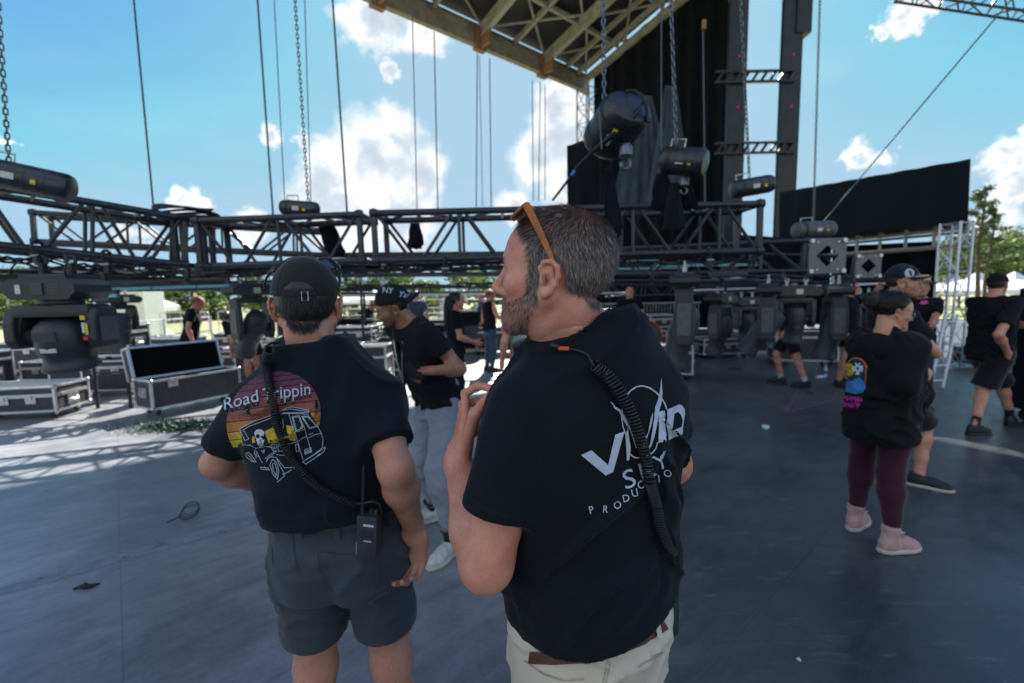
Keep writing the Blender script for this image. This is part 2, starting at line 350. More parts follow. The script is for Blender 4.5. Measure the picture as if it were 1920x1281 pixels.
g1 = MB(); ibeam(g1, RF(-21, 0, 0.0), RF(.3, 0, 0.0), .78, .24); g1.build('edge_girder', M['roofdark'], rf)
for off in (-3.0, -6.6, -11.0, -16.0):
    g = MB(); ibeam(g, RF(off, .12, .12), RF(off, 15, .12), .42, .22); g.build('roof_beam', M['roofsteel'], rf)
for off in (-1.5, -4.8, -8.8, -13.5):
    g = MB(); ibeam(g, RF(off, .12, .30), RF(off, 15, .30), .16, .14); g.build('roof_beam', M['roofsteel'], rf)
g = MB(); ibeam(g, RF(0, .12, .15), RF(0, 15, .15), .30, .16); g.build('roof_beam', M['roofsteel'], rf)
g = MB(); ibeam(g, RF(-.7, .12, .25), RF(-.7, 15, .25), .16, .12); g.build('roof_beam', M['roofsteel'], rf)
for k in range(6):
    g = MB(); bb = 2.1 + 2.3 * k; ibeam(g, RF(-21, bb, .34), RF(-.1, bb, .34), .16, .13); g.build('purlin', M['roofsteel'], rf)
# cross bracing (thin tan angles)
for i, (a0, a1_) in enumerate(((-3.0, 0), (-6.6, -3.0), (-11.0, -6.6), (-16.0, -11.0))):
    for k in range(6):
        b0 = 0.2 + 2.3 * k; b1 = b0 + 2.3
        g = MB(); g.tube(RF(a0 + .15, b0, .3), RF(a1_ - .15, b1, .3), .05, 6); g.tube(RF(a0 + .15, b1, .36), RF(a1_ - .15, b0, .36), .05, 6)
        mid_ = (a0 + a1_) / 2
        if i: g.tube(RF(mid_, b0, .3), RF(mid_, b1, .3), .045, 6)
        g.build('cross_brace', M['roofsteel'], rf)
for off in (-3.0, -6.6, -11.0):
    g = MB(); g.box(RF(off, -.02, -.05), (.5, .26, .95), Matrix.Rotation(R(41), 3, 'Z')); g.box(RF(off, .35, -.3), (.12, .6, .5), Matrix.Rotation(R(41), 3, 'Z')); g.build('bracket', M['rust'], rf)
# hanging bits
# ---------------------------------------------------------------- corner mast at the back of the roof
def lattice(name, label, cat, p0, p1, wdt, m, r=.025, rb=.014, step=None, group=None, axis=None, rungs=True):
    p0 = Vector(p0); p1 = Vector(p1); th = thing(name, label, cat, p0, group)
    d_ = (p1 - p0); L = d_.length; d_.normalize(); ax = Vector(axis) if axis else AX
    s1 = (ax - d_ * ax.dot(d_)).normalized(); s2 = d_.cross(s1); step = step or wdt
    cs = [s1 * x * wdt / 2 + s2 * y * wdt / 2 for x, y in ((-1, -1), (1, -1), (1, 1), (-1, 1))]
    for c_ in cs: MB().tube(p0 + c_, p1 + c_, r, 8).build('chord', m, th, True)
    n = max(1, int(L / step)); st_ = L / n
    for k in range(4):
        ca, cb = cs[k], cs[(k + 1) % 4]; g = MB()
        for i in range(n):
            x, y = (ca, cb) if i % 2 else (cb, ca)
            g.tube(p0 + d_ * (i * st_) + x, p0 + d_ * ((i + 1) * st_) + y, rb, 6)
            if rungs: g.tube(p0 + d_ * (i * st_) + ca, p0 + d_ * (i * st_) + cb, rb, 6)
        g.tube(p1 - d_ * .02 + ca, p1 - d_ * .02 + cb, rb, 6); g.build('lacing', m, th, True)
    return th
M['mast'] = mat('galvanised_mast', (0.32, 0.36, 0.40), 0.45, 0.5, var=0.2, vscale=8)
lattice('corner_mast', 'slim lattice mast holding up the far corner of the roof', 'mast', S(-.1, .25, 0), S(-.1, .25, RZ0 - .4), .75, M['mast'], .04, .022, 0.8)
# ---------------------------------------------------------------- drapes: pleated curtains as real folded sheets with thickness
def curtain(name, label, top0, top1, zbot, m, pleat=.35, amp=.10, seed=0, nz=14, gather=0.0, spread=0.0, sag=None, botshift=Vector((0, 0, 0)), cat='curtain', group=None):
    top0 = Vector(top0); top1 = Vector(top1); L = (top1 - top0).length; n = max(60, int(L / pleat * 8)); d_ = (top1 - top0); h_ = Vector((d_.x, d_.y, 0)).normalized(); nr = Vector((-h_.y, h_.x, 0))
    rr = random.Random(seed); ph = [rr.random() * 6.28 for _ in range(6)]; V = []
    for side in (0, 1):
        for j in range(nz + 1):
            v = j / nz
            for i in range(n + 1):
                u = i / n; s_ = u * L; p = top0.lerp(top1, u)
                z = p.z + (zbot - p.z) * v
                a_ = amp * (.45 + .75 * v) * (math.sin(s_ * 6.283 / pleat + ph[0] + 1.2 * math.sin(s_ * 1.3 + ph[1]) + v * .5 * math.sin(s_ * 2 + ph[4])) + .5 * math.sin(s_ * 2.9 / pleat + ph[2] + v * 1.4) + .35 * math.sin(s_ * 1.1 + ph[3] + 3 * v))
                q_ = Vector((p.x, p.y, z)) + nr * (a_ + side * .012) + botshift * v
                if spread: q_ += h_ * ((u - .5) * L * spread * v)
                if gather: q_ += h_ * ((.5 - u) * L * gather * math.sin(math.pi * v))
                V.append(q_)
    F = []; N = (n + 1) * (nz + 1)
    for j in range(nz):
        for i in range(n):
            k = j * (n + 1) + i; F.append((k, k + 1, k + n + 2, k + n + 1)); F.append((N + k, N + k + n + 1, N + k + n + 2, N + k + 1))
    for i in range(n): F.append((i, N + i, N + i + 1, i + 1)); k = nz * (n + 1) + i; F.append((k, k + 1, N + k + 1, N + k))
    for j in range(nz): k = j * (n + 1); F.append((k, k + n + 1, N + k + n + 1, N + k)); k += n; F.append((k, N + k, N + k + n + 1, k + n + 1))
    return tag(mk(name, V, F, m, None, True), label, cat, group)
curtain('wing_drape', 'tall black wing curtain hanging under the right edge of the roof', RF(.10, .5, .45), RF(.10, 7.6, .45), 0.02, M['drape'], .8, .14, 1)
# grey gathered drapes in front of the wing curtain
curtain('scrim_drape', 'pale gathered drape fanning down behind the largest chain motor', P(1196, 178, 15.2), P(1222, 180, 15.1), P(1190, 398, 15.1).z, M['scrim'], .085, .05, 2, nz=22, spread=4.2)
curtain('scrim_drape', 'pale gathered drape fanning down between the second motor and its cords', P(1248, 160, 14.4), P(1268, 162, 14.3), P(1280, 398, 14.4).z, M['scrim'], .075, .045, 5, nz=22, spread=3.6)
curtain('cloth_cover', 'black cloth cover hanging over gear left of the big motor', P(1062, 272, 9.5), P(1122, 262, 9.3), P(1100, 440, 9.4).z, M['drape'], .5, .10, 3)
# ---------------------------------------------------------------- lift tower with two columns and rungs
TY = 16.0
tw = thing('lift_tower', 'tall black two column lift tower with perforated rungs and red marks', 'tower', P(1420, 500, TY))
for (x0, x1) in ((1347, 1384), (1441, 1481)):
    a0 = P(x0, 500, TY); a1_ = P(x1, 500, TY); wd_ = (a1_ - a0).length; cx_ = (a0 + a1_) / 2
    g = MB(); g.box((cx_.x, TY - .17, 7.5), (wd_ * .88, .16, 15), bev=.02); col = g.build('column', M['blackmetal'], tw)
    for z in (2.4, 4.2, 6.1, 7.6, 9.2, 11):
        MB().box((cx_.x + .03, TY - .262, z), (.07, .02, .09), bev=.004).build('mark', M['red'], col)
for yy in (152, 283):
    zz = P(1410, yy, TY).z; x0 = P(1340, yy, TY - .3).x; x1 = P(1490, yy, TY - .3).x; g = MB()
    g.box(((x0 + x1) / 2, TY - .32, zz + .16), (x1 - x0, .1, .07), bev=.01); g.box(((x0 + x1) / 2, TY - .32, zz - .16), (x1 - x0, .1, .07), bev=.01)
    for k in range(9):
        xx = x0 + (x1 - x0) * (k + .5) / 9; g.tube((xx - .1, TY - .32, zz - .15), (xx + .1, TY - .32, zz + .15), .045, 6)
    g.build('rung', M['blackmetal'], tw)
g = MB(); g.box((P(1500, 0, TY).x, TY, P(1500, 40, TY).z + 1.6), (.5, .6, 4.2), bev=.03); g.build('head_block', M['blackmetal'], tw)
# ---------------------------------------------------------------- side banner box and side stage
def Q(px, py, y): return P(px, py, y)
bt = thing('side_wing_roof', 'black banner fascia above the side stage right of the tower', 'side stage roof', P(1640, 440, 11))
g = MB(); tl, tr, br, bl = Q(1462, 361, 13.2), Q(1820, 298, 8.8), Q(1815, 414, 8.8), Q(1462, 455, 13.2)
bk = Vector((ray(1790, 400).x, ray(1790, 400).y, 0)).normalized() * 1.4
if bk.y < 0: bk = -bk
V_ = []; nU, nV = 40, 10
for j in range(nV + 1):
    for i in range(nU + 1):
        u, v = i / nU, j / nV; p = tl.lerp(tr, u).lerp(bl.lerp(br, u), v) - bk.normalized() * (.05 * math.sin(u * 19 + v * 2) * math.sin(v * 3.14) + .035 * math.sin(u * 45 + v * 3)); V_.append(p)
mk('banner', V_, [(j * (nU + 1) + i, j * (nU + 1) + i + 1, (j + 1) * (nU + 1) + i + 1, (j + 1) * (nU + 1) + i) for j in range(nV) for i in range(nU)], M['banner'], bt, True)
MB().prism([tl + bk * .06, tr + bk * .06, br + bk * .06, bl + bk * .06], bk).build('box_frame', M['banner'], bt)
dz = Vector((0, 0, -1))
ub = MB()
for k in range(9):
    u = k / 8; p = bl.lerp(br, u) + bk * .3; ub.tube(p, p + dz * .42, .035, 6); ub.tube(p, p + bk, .03, 6)
for k in range(2): ub.tube(bl + bk * .3 + dz * (.1 + .32 * k), br + bk * .3 + dz * (.1 + .32 * k), .035, 6); ub.tube(bl + bk * .95 + dz * (.1 + .3 * k), br + bk * .95 + dz * (.1 + .3 * k), .035, 6)
ub.build('underframe', M['roofsteel'], bt)
# dark interior of the side stage: back drape
curtain('side_drape', 'black backdrop filling the side stage opening', Q(1560, 462, 12.5), Q(1762, 452, 10.6), 0.02, M['drape'], .5, .07, 8)
curtain('side_drape', 'black cloth strip above the distant trusses on the far right', Q(1385, 440, 13.4), Q(1560, 452, 12.5), 0.6, M['drape'], .5, .07, 9)
tp = lattice('white_tower', 'pale aluminium lattice tower at the corner of the side stage', 'truss tower', G(1772, 688), Vector((G(1772, 688).x, G(1772, 688).y, P(1772, 418, G(1772, 688).y).z)), .34, M['alu'], .024, .012, .42, axis=(1, .25, 0))
# ---------------------------------------------------------------- ropes, cables, chains
def rope(name, label, p0, p1, r, m=None, group='rigging lines hanging from above', cat='cable', sag=0.0):
    p0 = Vector(p0); p1 = Vector(p1); pts = [p0.lerp(p1, i / 8) - Vector((0, 0, sag * math.sin(math.pi * i / 8))) for i in range(9)]
    return tag(MB().sweep(pts, r, 6).build(name, m or M['rope'], None, True), label, cat, group)
# ================================================================ TRUSSES
def box_truss(name, label, A, B, h=.50, wd_=.50, tr=.036, br=.018, bay=.62, group='black box trusses lowered for rigging', plates=(True, True), fine=True):
    """A, B: centre line of the bottom front chord's face; box lies behind it (away from the camera)"""
    A = Vector(A); B = Vector(B); L = (B - A).length; d_ = (B - A).normalized()
    sd_ = d_.cross(Vector((0, 0, 1))).normalized()
    if sd_.y < 0: sd_ = -sd_
    up = Vector((0, 0, 1)); up = (up - d_ * up.dot(d_)).normalized()
    th = thing(name, label, 'truss', A, group)
    cs = {'fb': Vector(), 'ft': up * h, 'bb': sd_ * wd_, 'bt': sd_ * wd_ + up * h}
    for c_ in cs.values(): MB().tube(A + c_, B + c_, tr, 12).build('chord', M['truss'], th, True)
    n = max(2, round(L / bay)); st_ = L / n
    for (x, y) in (('fb', 'ft'), ('bb', 'bt')):
        for i in range(n):
            p0, p1 = (x, y) if i % 2 else (y, x)
            e = .06
            MB().tube(A + d_ * (i * st_ + e) + cs[p0], A + d_ * ((i + 1) * st_ - e) + cs[p1], br, 8).build('brace', M['truss'], th, True)
            if i and i % 2 == 0: MB().tube(A + d_ * (i * st_) + cs[x], A + d_ * (i * st_) + cs[y], br, 8).build('upright', M['truss'], th, True)
    for (x, y) in (('fb', 'bb'), ('ft', 'bt')):
        g = MB()
        for i in range(n):
            p0, p1 = (x, y) if i % 2 else (y, x)
            g.tube(A + d_ * (i * st_ + .06) + cs[p0], A + d_ * ((i + 1) * st_ - .06) + cs[p1], br, 8); g.tube(A + d_ * (i * st_) + cs[x], A + d_ * (i * st_) + cs[y], br, 6)
        g.build('flat_lacing', M['truss'], th, True)
    rm = Matrix((d_, sd_, up)).transposed()
    for k, e in enumerate((0.03, L - .03)):
        if not plates[k]: continue
        g = MB(); o_ = A + d_ * e
        for (x, y) in (('fb', 'ft'), ('bb', 'bt'), ('fb', 'bb'), ('ft', 'bt')):
            m_ = o_ + (cs[x] + cs[y]) / 2; vert = x[0] == y[0]
            g.box(m_, (.055, .05 if vert else wd_, h if vert else .05), rm, .006)
        for c_ in cs.values():
            g.tube(o_ + c_ - d_ * .035, o_ + c_ + d_ * .035, tr * 1.35, 10)
            g.ball(o_ + c_ + up * tr * 1.3, .012, 6, 4)
        g.build('end_frame', M['truss'], th, True)
    return th
TG = 'black box trusses lowered for rigging'
# near trusses (front bottom chord heights found from the photograph)
Ya, Yb = 4.05, 5.05
A0 = P(-60, 454, Ya - .16); A1 = P(352, 497, Yb); box_truss('box_truss', 'near left black box truss running from the frame edge to the corner', A0, A1, .50, .5, bay=.44)
A2 = P(372, 500, Yb); A3 = P(684, 489, 5.0); box_truss('box_truss', 'black box truss between the left corner and the joint behind the grey cap', A2, A3, .49, .5, bay=.42)
A4 = P(700, 489, 5.0); A5 = P(1428, 470, 5.05); box_truss('box_truss', 'long black box truss passing behind the bearded man with the open end', A4, A5, .50, .5, bay=.46)
# corner block with cable coil on top
cb = thing('corner_block', 'dark truss corner block joining the two nearest trusses', 'truss corner', P(362, 500, 5.1)); g = MB(); pc = P(362, 460, 5.3)
for dx in (-.04, .05):
    for dy in (-.22, .26): g.box((pc.x + dx, pc.y + dy, pc.z + .02), (.05, .05, .52), bev=.006)
for z in (-.24, .27): g.box((pc.x, pc.y, pc.z + z), (.16, .55, .05), bev=.006)
g.build('frame', M['truss'], cb)
# a second, farther truss running diagonally behind the near ones (seen through the bays)
box_truss('box_truss', 'tilted black truss seen through the bays of the nearest truss', P(60, 452, 6.6), P(620, 478, 7.8), .40, .4, bay=.6)
box_truss('box_truss', 'low long black truss stretching behind the grey cap and the bearded man', P(560, 516, 8.2), P(1130, 512, 8.2), .36, .38, .034, .018, .5)
box_truss('box_truss', 'distant black truss under the open ended one on the right', P(1140, 514, 8.0), P(1512, 508, 6.6), .43, .42, .034, .018, .55)
box_truss('box_truss', 'short black truss with pale square end plate far right', P(1400, 510, 8.6), P(1600, 520, 7.6), .34, .36, .022, .012, .5)
box_truss('box_truss', 'very far thin black truss low over the drum kit', P(1140, 556, 12.), P(1420, 548, 12.), .36, .36, .022, .012, .5)
box_truss('box_truss', 'dim black truss low behind the big left lamp', P(-60, 547, 6.6), P(420, 541, 8.0), .30, .34, .03, .016, .5)
box_truss('box_truss', 'thin black truss far behind the open flight case', P(180, 528, 10.), P(640, 530, 10.), .36, .34, .03, .016, .5)
# perforated square end plates
def end_plate(label, c, size, nrm_=Vector((0, -1, 0))):
    th = thing('end_plate', label, 'truss end plate', c, 'square truss end plates'); g = MB(); s_ = size / 2; c = Vector(c)
    x_ = Vector((0, 0, 1)).cross(nrm_).normalized(); z_ = Vector((0, 0, 1)); t_ = .02
    outer = [(-s_, -s_), (s_, -s_), (s_, s_), (-s_, s_)]; inner = [(0, -s_ * .62), (s_ * .62, 0), (0, s_ * .62), (-s_ * .62, 0)]
    mids = [(0, -s_), (s_, 0), (0, s_), (-s_, 0)]
    ring_o = [outer[0], mids[0], outer[1], mids[1], outer[2], mids[2], outer[3], mids[3]]
    ring_i = [((inner[3][0] + inner[0][0]) / 2, (inner[3][1] + inner[0][1]) / 2), inner[0], ((inner[0][0] + inner[1][0]) / 2, (inner[0][1] + inner[1][1]) / 2), inner[1], ((inner[1][0] + inner[2][0]) / 2, (inner[1][1] + inner[2][1]) / 2), inner[2], ((inner[2][0] + inner[3][0]) / 2, (inner[2][1] + inner[3][1]) / 2), inner[3]]
    for k in range(8):
        a_, b_, c2, d2 = ring_o[k], ring_o[(k + 1) % 8], ring_i[(k + 1) % 8], ring_i[k]
        g.prism([c + x_ * p[0] + z_ * p[1] for p in (a_, b_, c2, d2)], nrm_ * t_)
    g.build('plate', M['endplate'], th)
    for (x, y) in outer: MB().tube(c + x_ * x * .86 + z_ * y * .86, c + x_ * x * .86 + z_ * y * .86 + nrm_ * .05, .03, 10).build('coupler', M['steel'], th)
    for (x, y) in outer: MB().tube(c + x_ * x * .55 + z_ * y * .78 + nrm_ * .01, c + x_ * x * .55 + z_ * y * .78 + nrm_ * .035, .013, 8).build('bolt', M['steel'], th)
M['endplate'] = mat('end_plate_steel', (0.16, 0.165, 0.165), 0.5, 0.3, var=0.3, vscale=15)
end_plate('larger grey square plate with diamond hole on the right trusses', P(1550, 480, 6.5), .49, Vector((-.12, -.99, 0)).normalized())
end_plate('smaller grey square plate with diamond hole nearest the blue cap', P(1627, 499, 7.5), .38, Vector((-.12, -.99, 0)).normalized())
# pipes with clamps and cable looms under the trusses
def pipe(label, a, b, r=.024, m=None, loom=True, seed=0, group='rigging pipes under the trusses'):
    a = Vector(a); b = Vector(b); th = thing('rigging_pipe', label, 'pipe', a, group); MB().tube(a, b, r, 10).build('tube', m or M['truss'], th, True)
    if loom:
        rr = random.Random(seed); n = max(5, int((b - a).length / .22))
        for j in range(3):
            pts = [a.lerp(b, i / n) + Vector((rr.uniform(-.02, .02), rr.uniform(-.03, .03), .03 + .022 * j + rr.uniform(-.03, .02))) for i in range(n + 1)]
            MB().sweep(pts, .008 + .003 * j, 6).build('cable_loom', M['cable'], th, True)
        for i in range(int((b - a).length / .8)):
            p = a.lerp(b, (i + .5) / max(1, int((b - a).length / .8)))
            g = MB(); g.box(p + Vector((0, 0, .045)), (.045, .05, .12), bev=.008); g.torus(p, r + .012, .009, Matrix.Rotation(R(90), 3, 'Y'), 14, 6); g.tube(p + Vector((-.03, -.03, -.02)), p + Vector((.05, -.05, -.05)), .008, 6); g.build('clamp', M['blackmetal'], th, True)
    return th
pipe('black pipe with cable loom slung below the near left truss', P(-60, 520, 4.4), P(420, 530, 6.0), .03, seed=1)
pipe('black pipe with cable loom just behind the grey cap', P(385, 512, 5.4), P(1120, 500, 5.6), .024, seed=2)
pipe('low black pipe with cable loom above the open flight case', P(150, 535, 7.4), P(700, 545, 9.0), .024, seed=3)
pipe('black pipe with cable loom above the man in the backwards cap', P(650, 540, 9.4), P(1150, 537, 9.4), .03, seed=4)
pipe('black pipe carrying the spotlights right of the bearded man', P(1150, 526, 5.3), P(1520, 527, 6.4), .022, seed=5)
pipe('grey pipe low behind the spotlights on the right', P(1300, 545, 7.4), P(1660, 532, 7.3), .022, M['alu'], seed=6)
for k, (x0, y0, x1, y1, yy, m_) in enumerate(((-40, 533, 430, 523, 4.8, 'truss'), (60, 512, 360, 508, 5.6, 'roofdark'), (640, 556, 1180, 549, 11.5, 'alu'), (655, 563, 1010, 561, 12.5, 'alu'), (1130, 533, 1560, 540, 9.5, 'truss'))):
    pipe(('thin dark bar beside the near left lamp', 'brownish bar just under the near left truss', 'pale bar crossing far above the stacked cases', 'lowest pale bar crossing above the stacked cases', 'dark bar behind the right hand spotlights')[k], P(x0, y0, yy), P(x1, y1, yy + .1), .02, M[m_], loom=(m_ != 'alu'), seed=20 + k)
# LED battens
def batten(label, a, b, m):
    a = Vector(a); b = Vector(b); th = thing('light_batten', label, 'light batten', a, 'striplight battens under the trusses')
    d_ = (b - a).normalized(); s_ = d_.cross(Vector((0, 0, 1))).normalized(); rm = Matrix((d_, s_, Vector((0, 0, 1)))).transposed(); L = (b - a).length; c = (a + b) / 2
    MB().box(c + Vector((0, 0, .03)), (L, .06, .05), rm, .006).build('housing', M['plastic'], th); g = MB(); n = max(2, int(L / .5))
    for i in range(n): g.box(a + d_ * (L * (i + .5) / n) + Vector((0, 0, -.012)), (L / n * .96, .05, .045), rm, .008)
    g.build('diffuser', m, th)
batten('teal tinted batten above the open flight case', P(192, 541, 6.2), P(520, 531, 7.2), M['teal'])
batten('short pale teal batten beside the near left lamp base', P(190, 553, 5.4), P(222, 552, 5.4), M['teal'])
batten('teal batten behind the man in the backwards cap', P(640, 553, 10.5), P(1130, 547, 10.5), M['frost'])
for k, (x0, x1, y, yy) in enumerate(((1150, 1255, 487, 9.), (1225, 1420, 497, 9.2), (1150, 1290, 503, 9.4), (1310, 1400, 541, 9.), (1330, 1400, 519, 6.2), (1160, 1240, 512, 9.8))):
    batten('teal batten %s on the right rig' % ('high left', 'topmost long', 'second row', 'low far', 'short near', 'thin middle')[k].replace('  ', ' '), P(x0, y, yy), P(x1, y - 2, yy), M['teal' if k not in (4,) else 'frost'])
# ---------------------------------------------------------------- moving head lamps (prototype hanging, origin at yoke top)
def lamp_proto(tilt=0, label='x', big=True, bl=1.0, vs=1.0, ax=.255):
    th = thing('moving_head_lamp', label, 'stage light', (0, 0, 0), 'moving head stage lights')
    g = MB(); prof = [(-.36, -.02), (-.29, -.07), (.29, -.07), (.36, -.02), (.36, .03), (.29, .07), (-.29, .07), (-.36, .03)]
    g.prism([(x * bl, -.17, z) for x, z in prof], (0, .34, 0)); g.box((0, 0, .085), (.5 * bl, .26, .04), bev=.01); bs = g.build('base', M['plastic'], th)
    MB().box((-.0, -.173, .0), (.11 * bl, .012, .085), bev=.003).build('display', M['screen'] if big else M['gloss'], bs)
    g = MB()
    for z in (-.03, -.01, .01, .03): g.box((.17 * bl, -.172, z), (.09 * bl, .006, .006))
    g.build('vents', M['plastic2'], bs)
    for sx in (-1, 1):
        g = MB(); g.box((sx * .15 * bl, 0, .14), (.035, .045, .09), bev=.008); g.torus((sx * .15 * bl, 0, .20), .032, .011, Matrix.Rotation(R(90), 3, 'X'), 14, 6); g.build('hook_clamp', M['label'] if big else M['blackmetal'], th, True)
        g = MB(); g.sweep([(sx * .22 * bl, -.1, .06), (sx * .28 * bl, -.16, .12), (sx * .25 * bl, -.1, .20), (sx * .12 * bl, -.02, .24)], .007, 6); g.build('power_lead', M['cable'], th, True)
    g = MB(); g.lathe([(.13, -.07), (.13, -.10), (.10, -.12)], n=24); g.box((0, 0, -.15), (2 * ax - .02, .22, .09), bev=.03); g.build('yoke', M['plastic'], th, True)
    pz = -.48 * vs - .13 * (1 - vs)
    def zz(z): return -.13 + (z + .13) * vs
    for sx in (-1, 1):
        g = MB(); pr = [(-.09, -.13), (.09, -.13), (.125, -.30), (.125, -.52), (.085, -.62), (-.085, -.62), (-.125, -.52), (-.125, -.30)]
        g.prism([(sx * ax - .035, y, zz(z)) for y, z in pr], (.07, 0, 0)); a_ = g.build('yoke_arm', M['plastic'], th)
        bv_ = a_.modifiers.new('edge', 'BEVEL'); bv_.width = .012; bv_.segments = 2
        MB().box((sx * (ax + .040), 0, zz(-.39)), (.016, .16, .30 * vs), bev=.006).build('cover', M['plastic2'], a_)
    rt = Matrix.Rotation(R(tilt), 3, 'X'); pv = Vector((0, 0, pz)); g = MB(); q_ = vs
    g.lathe([(.06, .22 * q_), (.115, .205 * q_), (.150, .15 * q_), (.165, .06), (.17, -.02), (.165, -.10), (.145, -.24 * q_), (.150, -.33 * q_), (.165, -.36 * q_), (.165, -.40 * q_), (.14, -.405 * q_), (.135, -.37 * q_)], pv, rt, 32)
    hd = g.build('head', M['plastic'], th, True); MB().lathe([(.135, -.372 * q_), (.12, -.366 * q_), (.02, -.35 * q_)], pv, rt, 24).build('lens', M['lens'], hd, True)
    MB().torus(pv + rt @ Vector((0, 0, -.40 * q_)), .152, .012, rt, 28, 6).build('rim', M['plastic2'], hd, True)
    MB().box(pv + rt @ Vector((0, -.152, -.12 * q_)), (.10, .03, .030), rt, .003).build('nameplate', M['label'] if vs < 1 else M['plastic2'], hd)
    g = MB()
    for k in range(6): g.box(pv + rt @ Vector((0, -.155, (.10 - .02 * k) * q_)), (.14, .03, .006), rt)
    g.build('cooling_fins', M['plastic2'], hd)
    for sx in (-1, 1): 
        g = MB(); g.tube(pv + Vector((sx * .13, 0, 0)), pv + Vector((sx * (ax - .03), 0, 0)), .06, 16); g.build('pivot', M['plastic'], th, True)
    return th
LG = 'moving head stage lights'
lpL = lamp_proto(8, 'large black stage light hanging at the left edge with warning stickers', False, .62, .58, .26); lp0 = lamp_proto(6, 'black stage light pointing down above the walking legs')
def place_lamp(root, px, py, y, rz, label, sc_=1.0, first=False):
    p = P(px, py, y)
    if first: root.location = p; root.rotation_euler = (0, 0, R(rz)); root['label'] = label; root.scale = (sc_,) * 3; return root
    return dup(root, p, R(rz), label, LG, sc_)
L1 = place_lamp(lpL, 112, 543, 2.95, 6, 'large black stage light hanging at the left edge with warning stickers', .90, True)
MB().box((0, .10, -.27), (.50, .05, .30), bev=.02).build('yoke_plate', M['plastic'], lpL)
for sx in (-1, 1): MB().prism([(sx * .10, -.085, -.125), (sx * .235, -.085, -.125), (sx * .235, -.085, -.36), (sx * .195, -.085, -.20)], (0, .17, 0)).build('yoke_gusset', M['plastic'], lpL)
for (x, y, z, sx_, sz_, m_) in ((.225, -.131, -.20, .03, .03, 'yellow'), (.225, -.131, -.27, .018, .07, 'label'), (.245, -.131, -.28, .014, .08, 'yellow'), (.232, -.131, -.345, .03, .022, 'red')):
    MB().box((x, y, z), (sx_, .006, sz_)).build('warning_sticker', M[m_], lpL)
MB().box((-.12, -.172, 0), (.03, .01, .06)).build('warning_sticker', M['label'], lpL)
# second kind: closed side-on beam lamps
lp1 = lamp_proto(35, 'x', vs=1.28); lp1['label'] = 'black stage light tilted sideways above the crouching woman'
place_lamp(lp1, 470, 545, 5.6, 60, 'black stage light tilted sideways above the crouching woman', .78, True)
lp2 = lamp_proto(14, 'x', vs=1.32)
place_lamp(lp2, 1283, 527, 4.5, 70, 'nearest right hand stage light with pale screen beside the bearded man', .78, True)
place_lamp(lp1, 1440, 544, 5.5, 62, 'black stage light with its head tilted right, second from the bearded man', .76)
place_lamp(lp0, 1492, 547, 5.9, -12, 'black stage light pointing down above the walking legs', .74, True)
place_lamp(lp2, 1566, 545, 7.0, 70, 'black stage light just left of the woman in the hoodie', .95)
place_lamp(lp2, 1352, 560, 8.0, 40, 'shadowy stage light far behind the two nearest right hand lights', .9)
place_lamp(lp0, 222, 562, 6.8, 85, 'black stage light edge on beside the large left one', .75)
place_lamp(lp1, 1620, 560, 9.4, 20, 'small dim stage light behind the bun of hair', .9)
place_lamp(lp0, 1400, 566, 9.6, 15, 'small dim stage light in the dark between the tilted ones', .9)
# stickers and marks on the big left lamp
st_ = MB(); c_ = P(112, 545, 2.95)
# ---------------------------------------------------------------- chain hoists
def chain(name, label, p0, p1, pitch=.034, wr=.0045, group='hoist chains'):
    p0 = Vector(p0); p1 = Vector(p1); p1 = p0 + (p1 - p0) * 1.7; L = (p1 - p0).length; n = int(L / pitch); d_ = (p1 - p0).normalized(); q0 = d_.to_track_quat('Z', 'Y').to_matrix(); g = MB()
    pl = [(wr * 1.6 * math.cos(a_), pitch * .32 * (1 if math.sin(a_) > 0 else -1) * (abs(math.sin(a_)) > .3) + pitch * .28 * math.sin(a_)) for a_ in [2 * math.pi * k / 10 for k in range(10)]]
    for i in range(n):
        o_ = p0 + d_ * (pitch * (i + .5)); ro = q0 @ Matrix.Rotation(R(90 * (i % 2)), 3, 'Z')
        g.sweep([o_ + ro @ Vector((x * 1.25, 0, z)) for x, z in pl], wr, 4, True)
    if n * pitch < L - .05: g.tube(p0 + d_ * n * pitch, p1, wr * 1.6, 6)
    return tag(g.build(name, M['chain'], None, True), label, 'chain', group)
CAMP_ = Vector((0, 0, CAMZ))
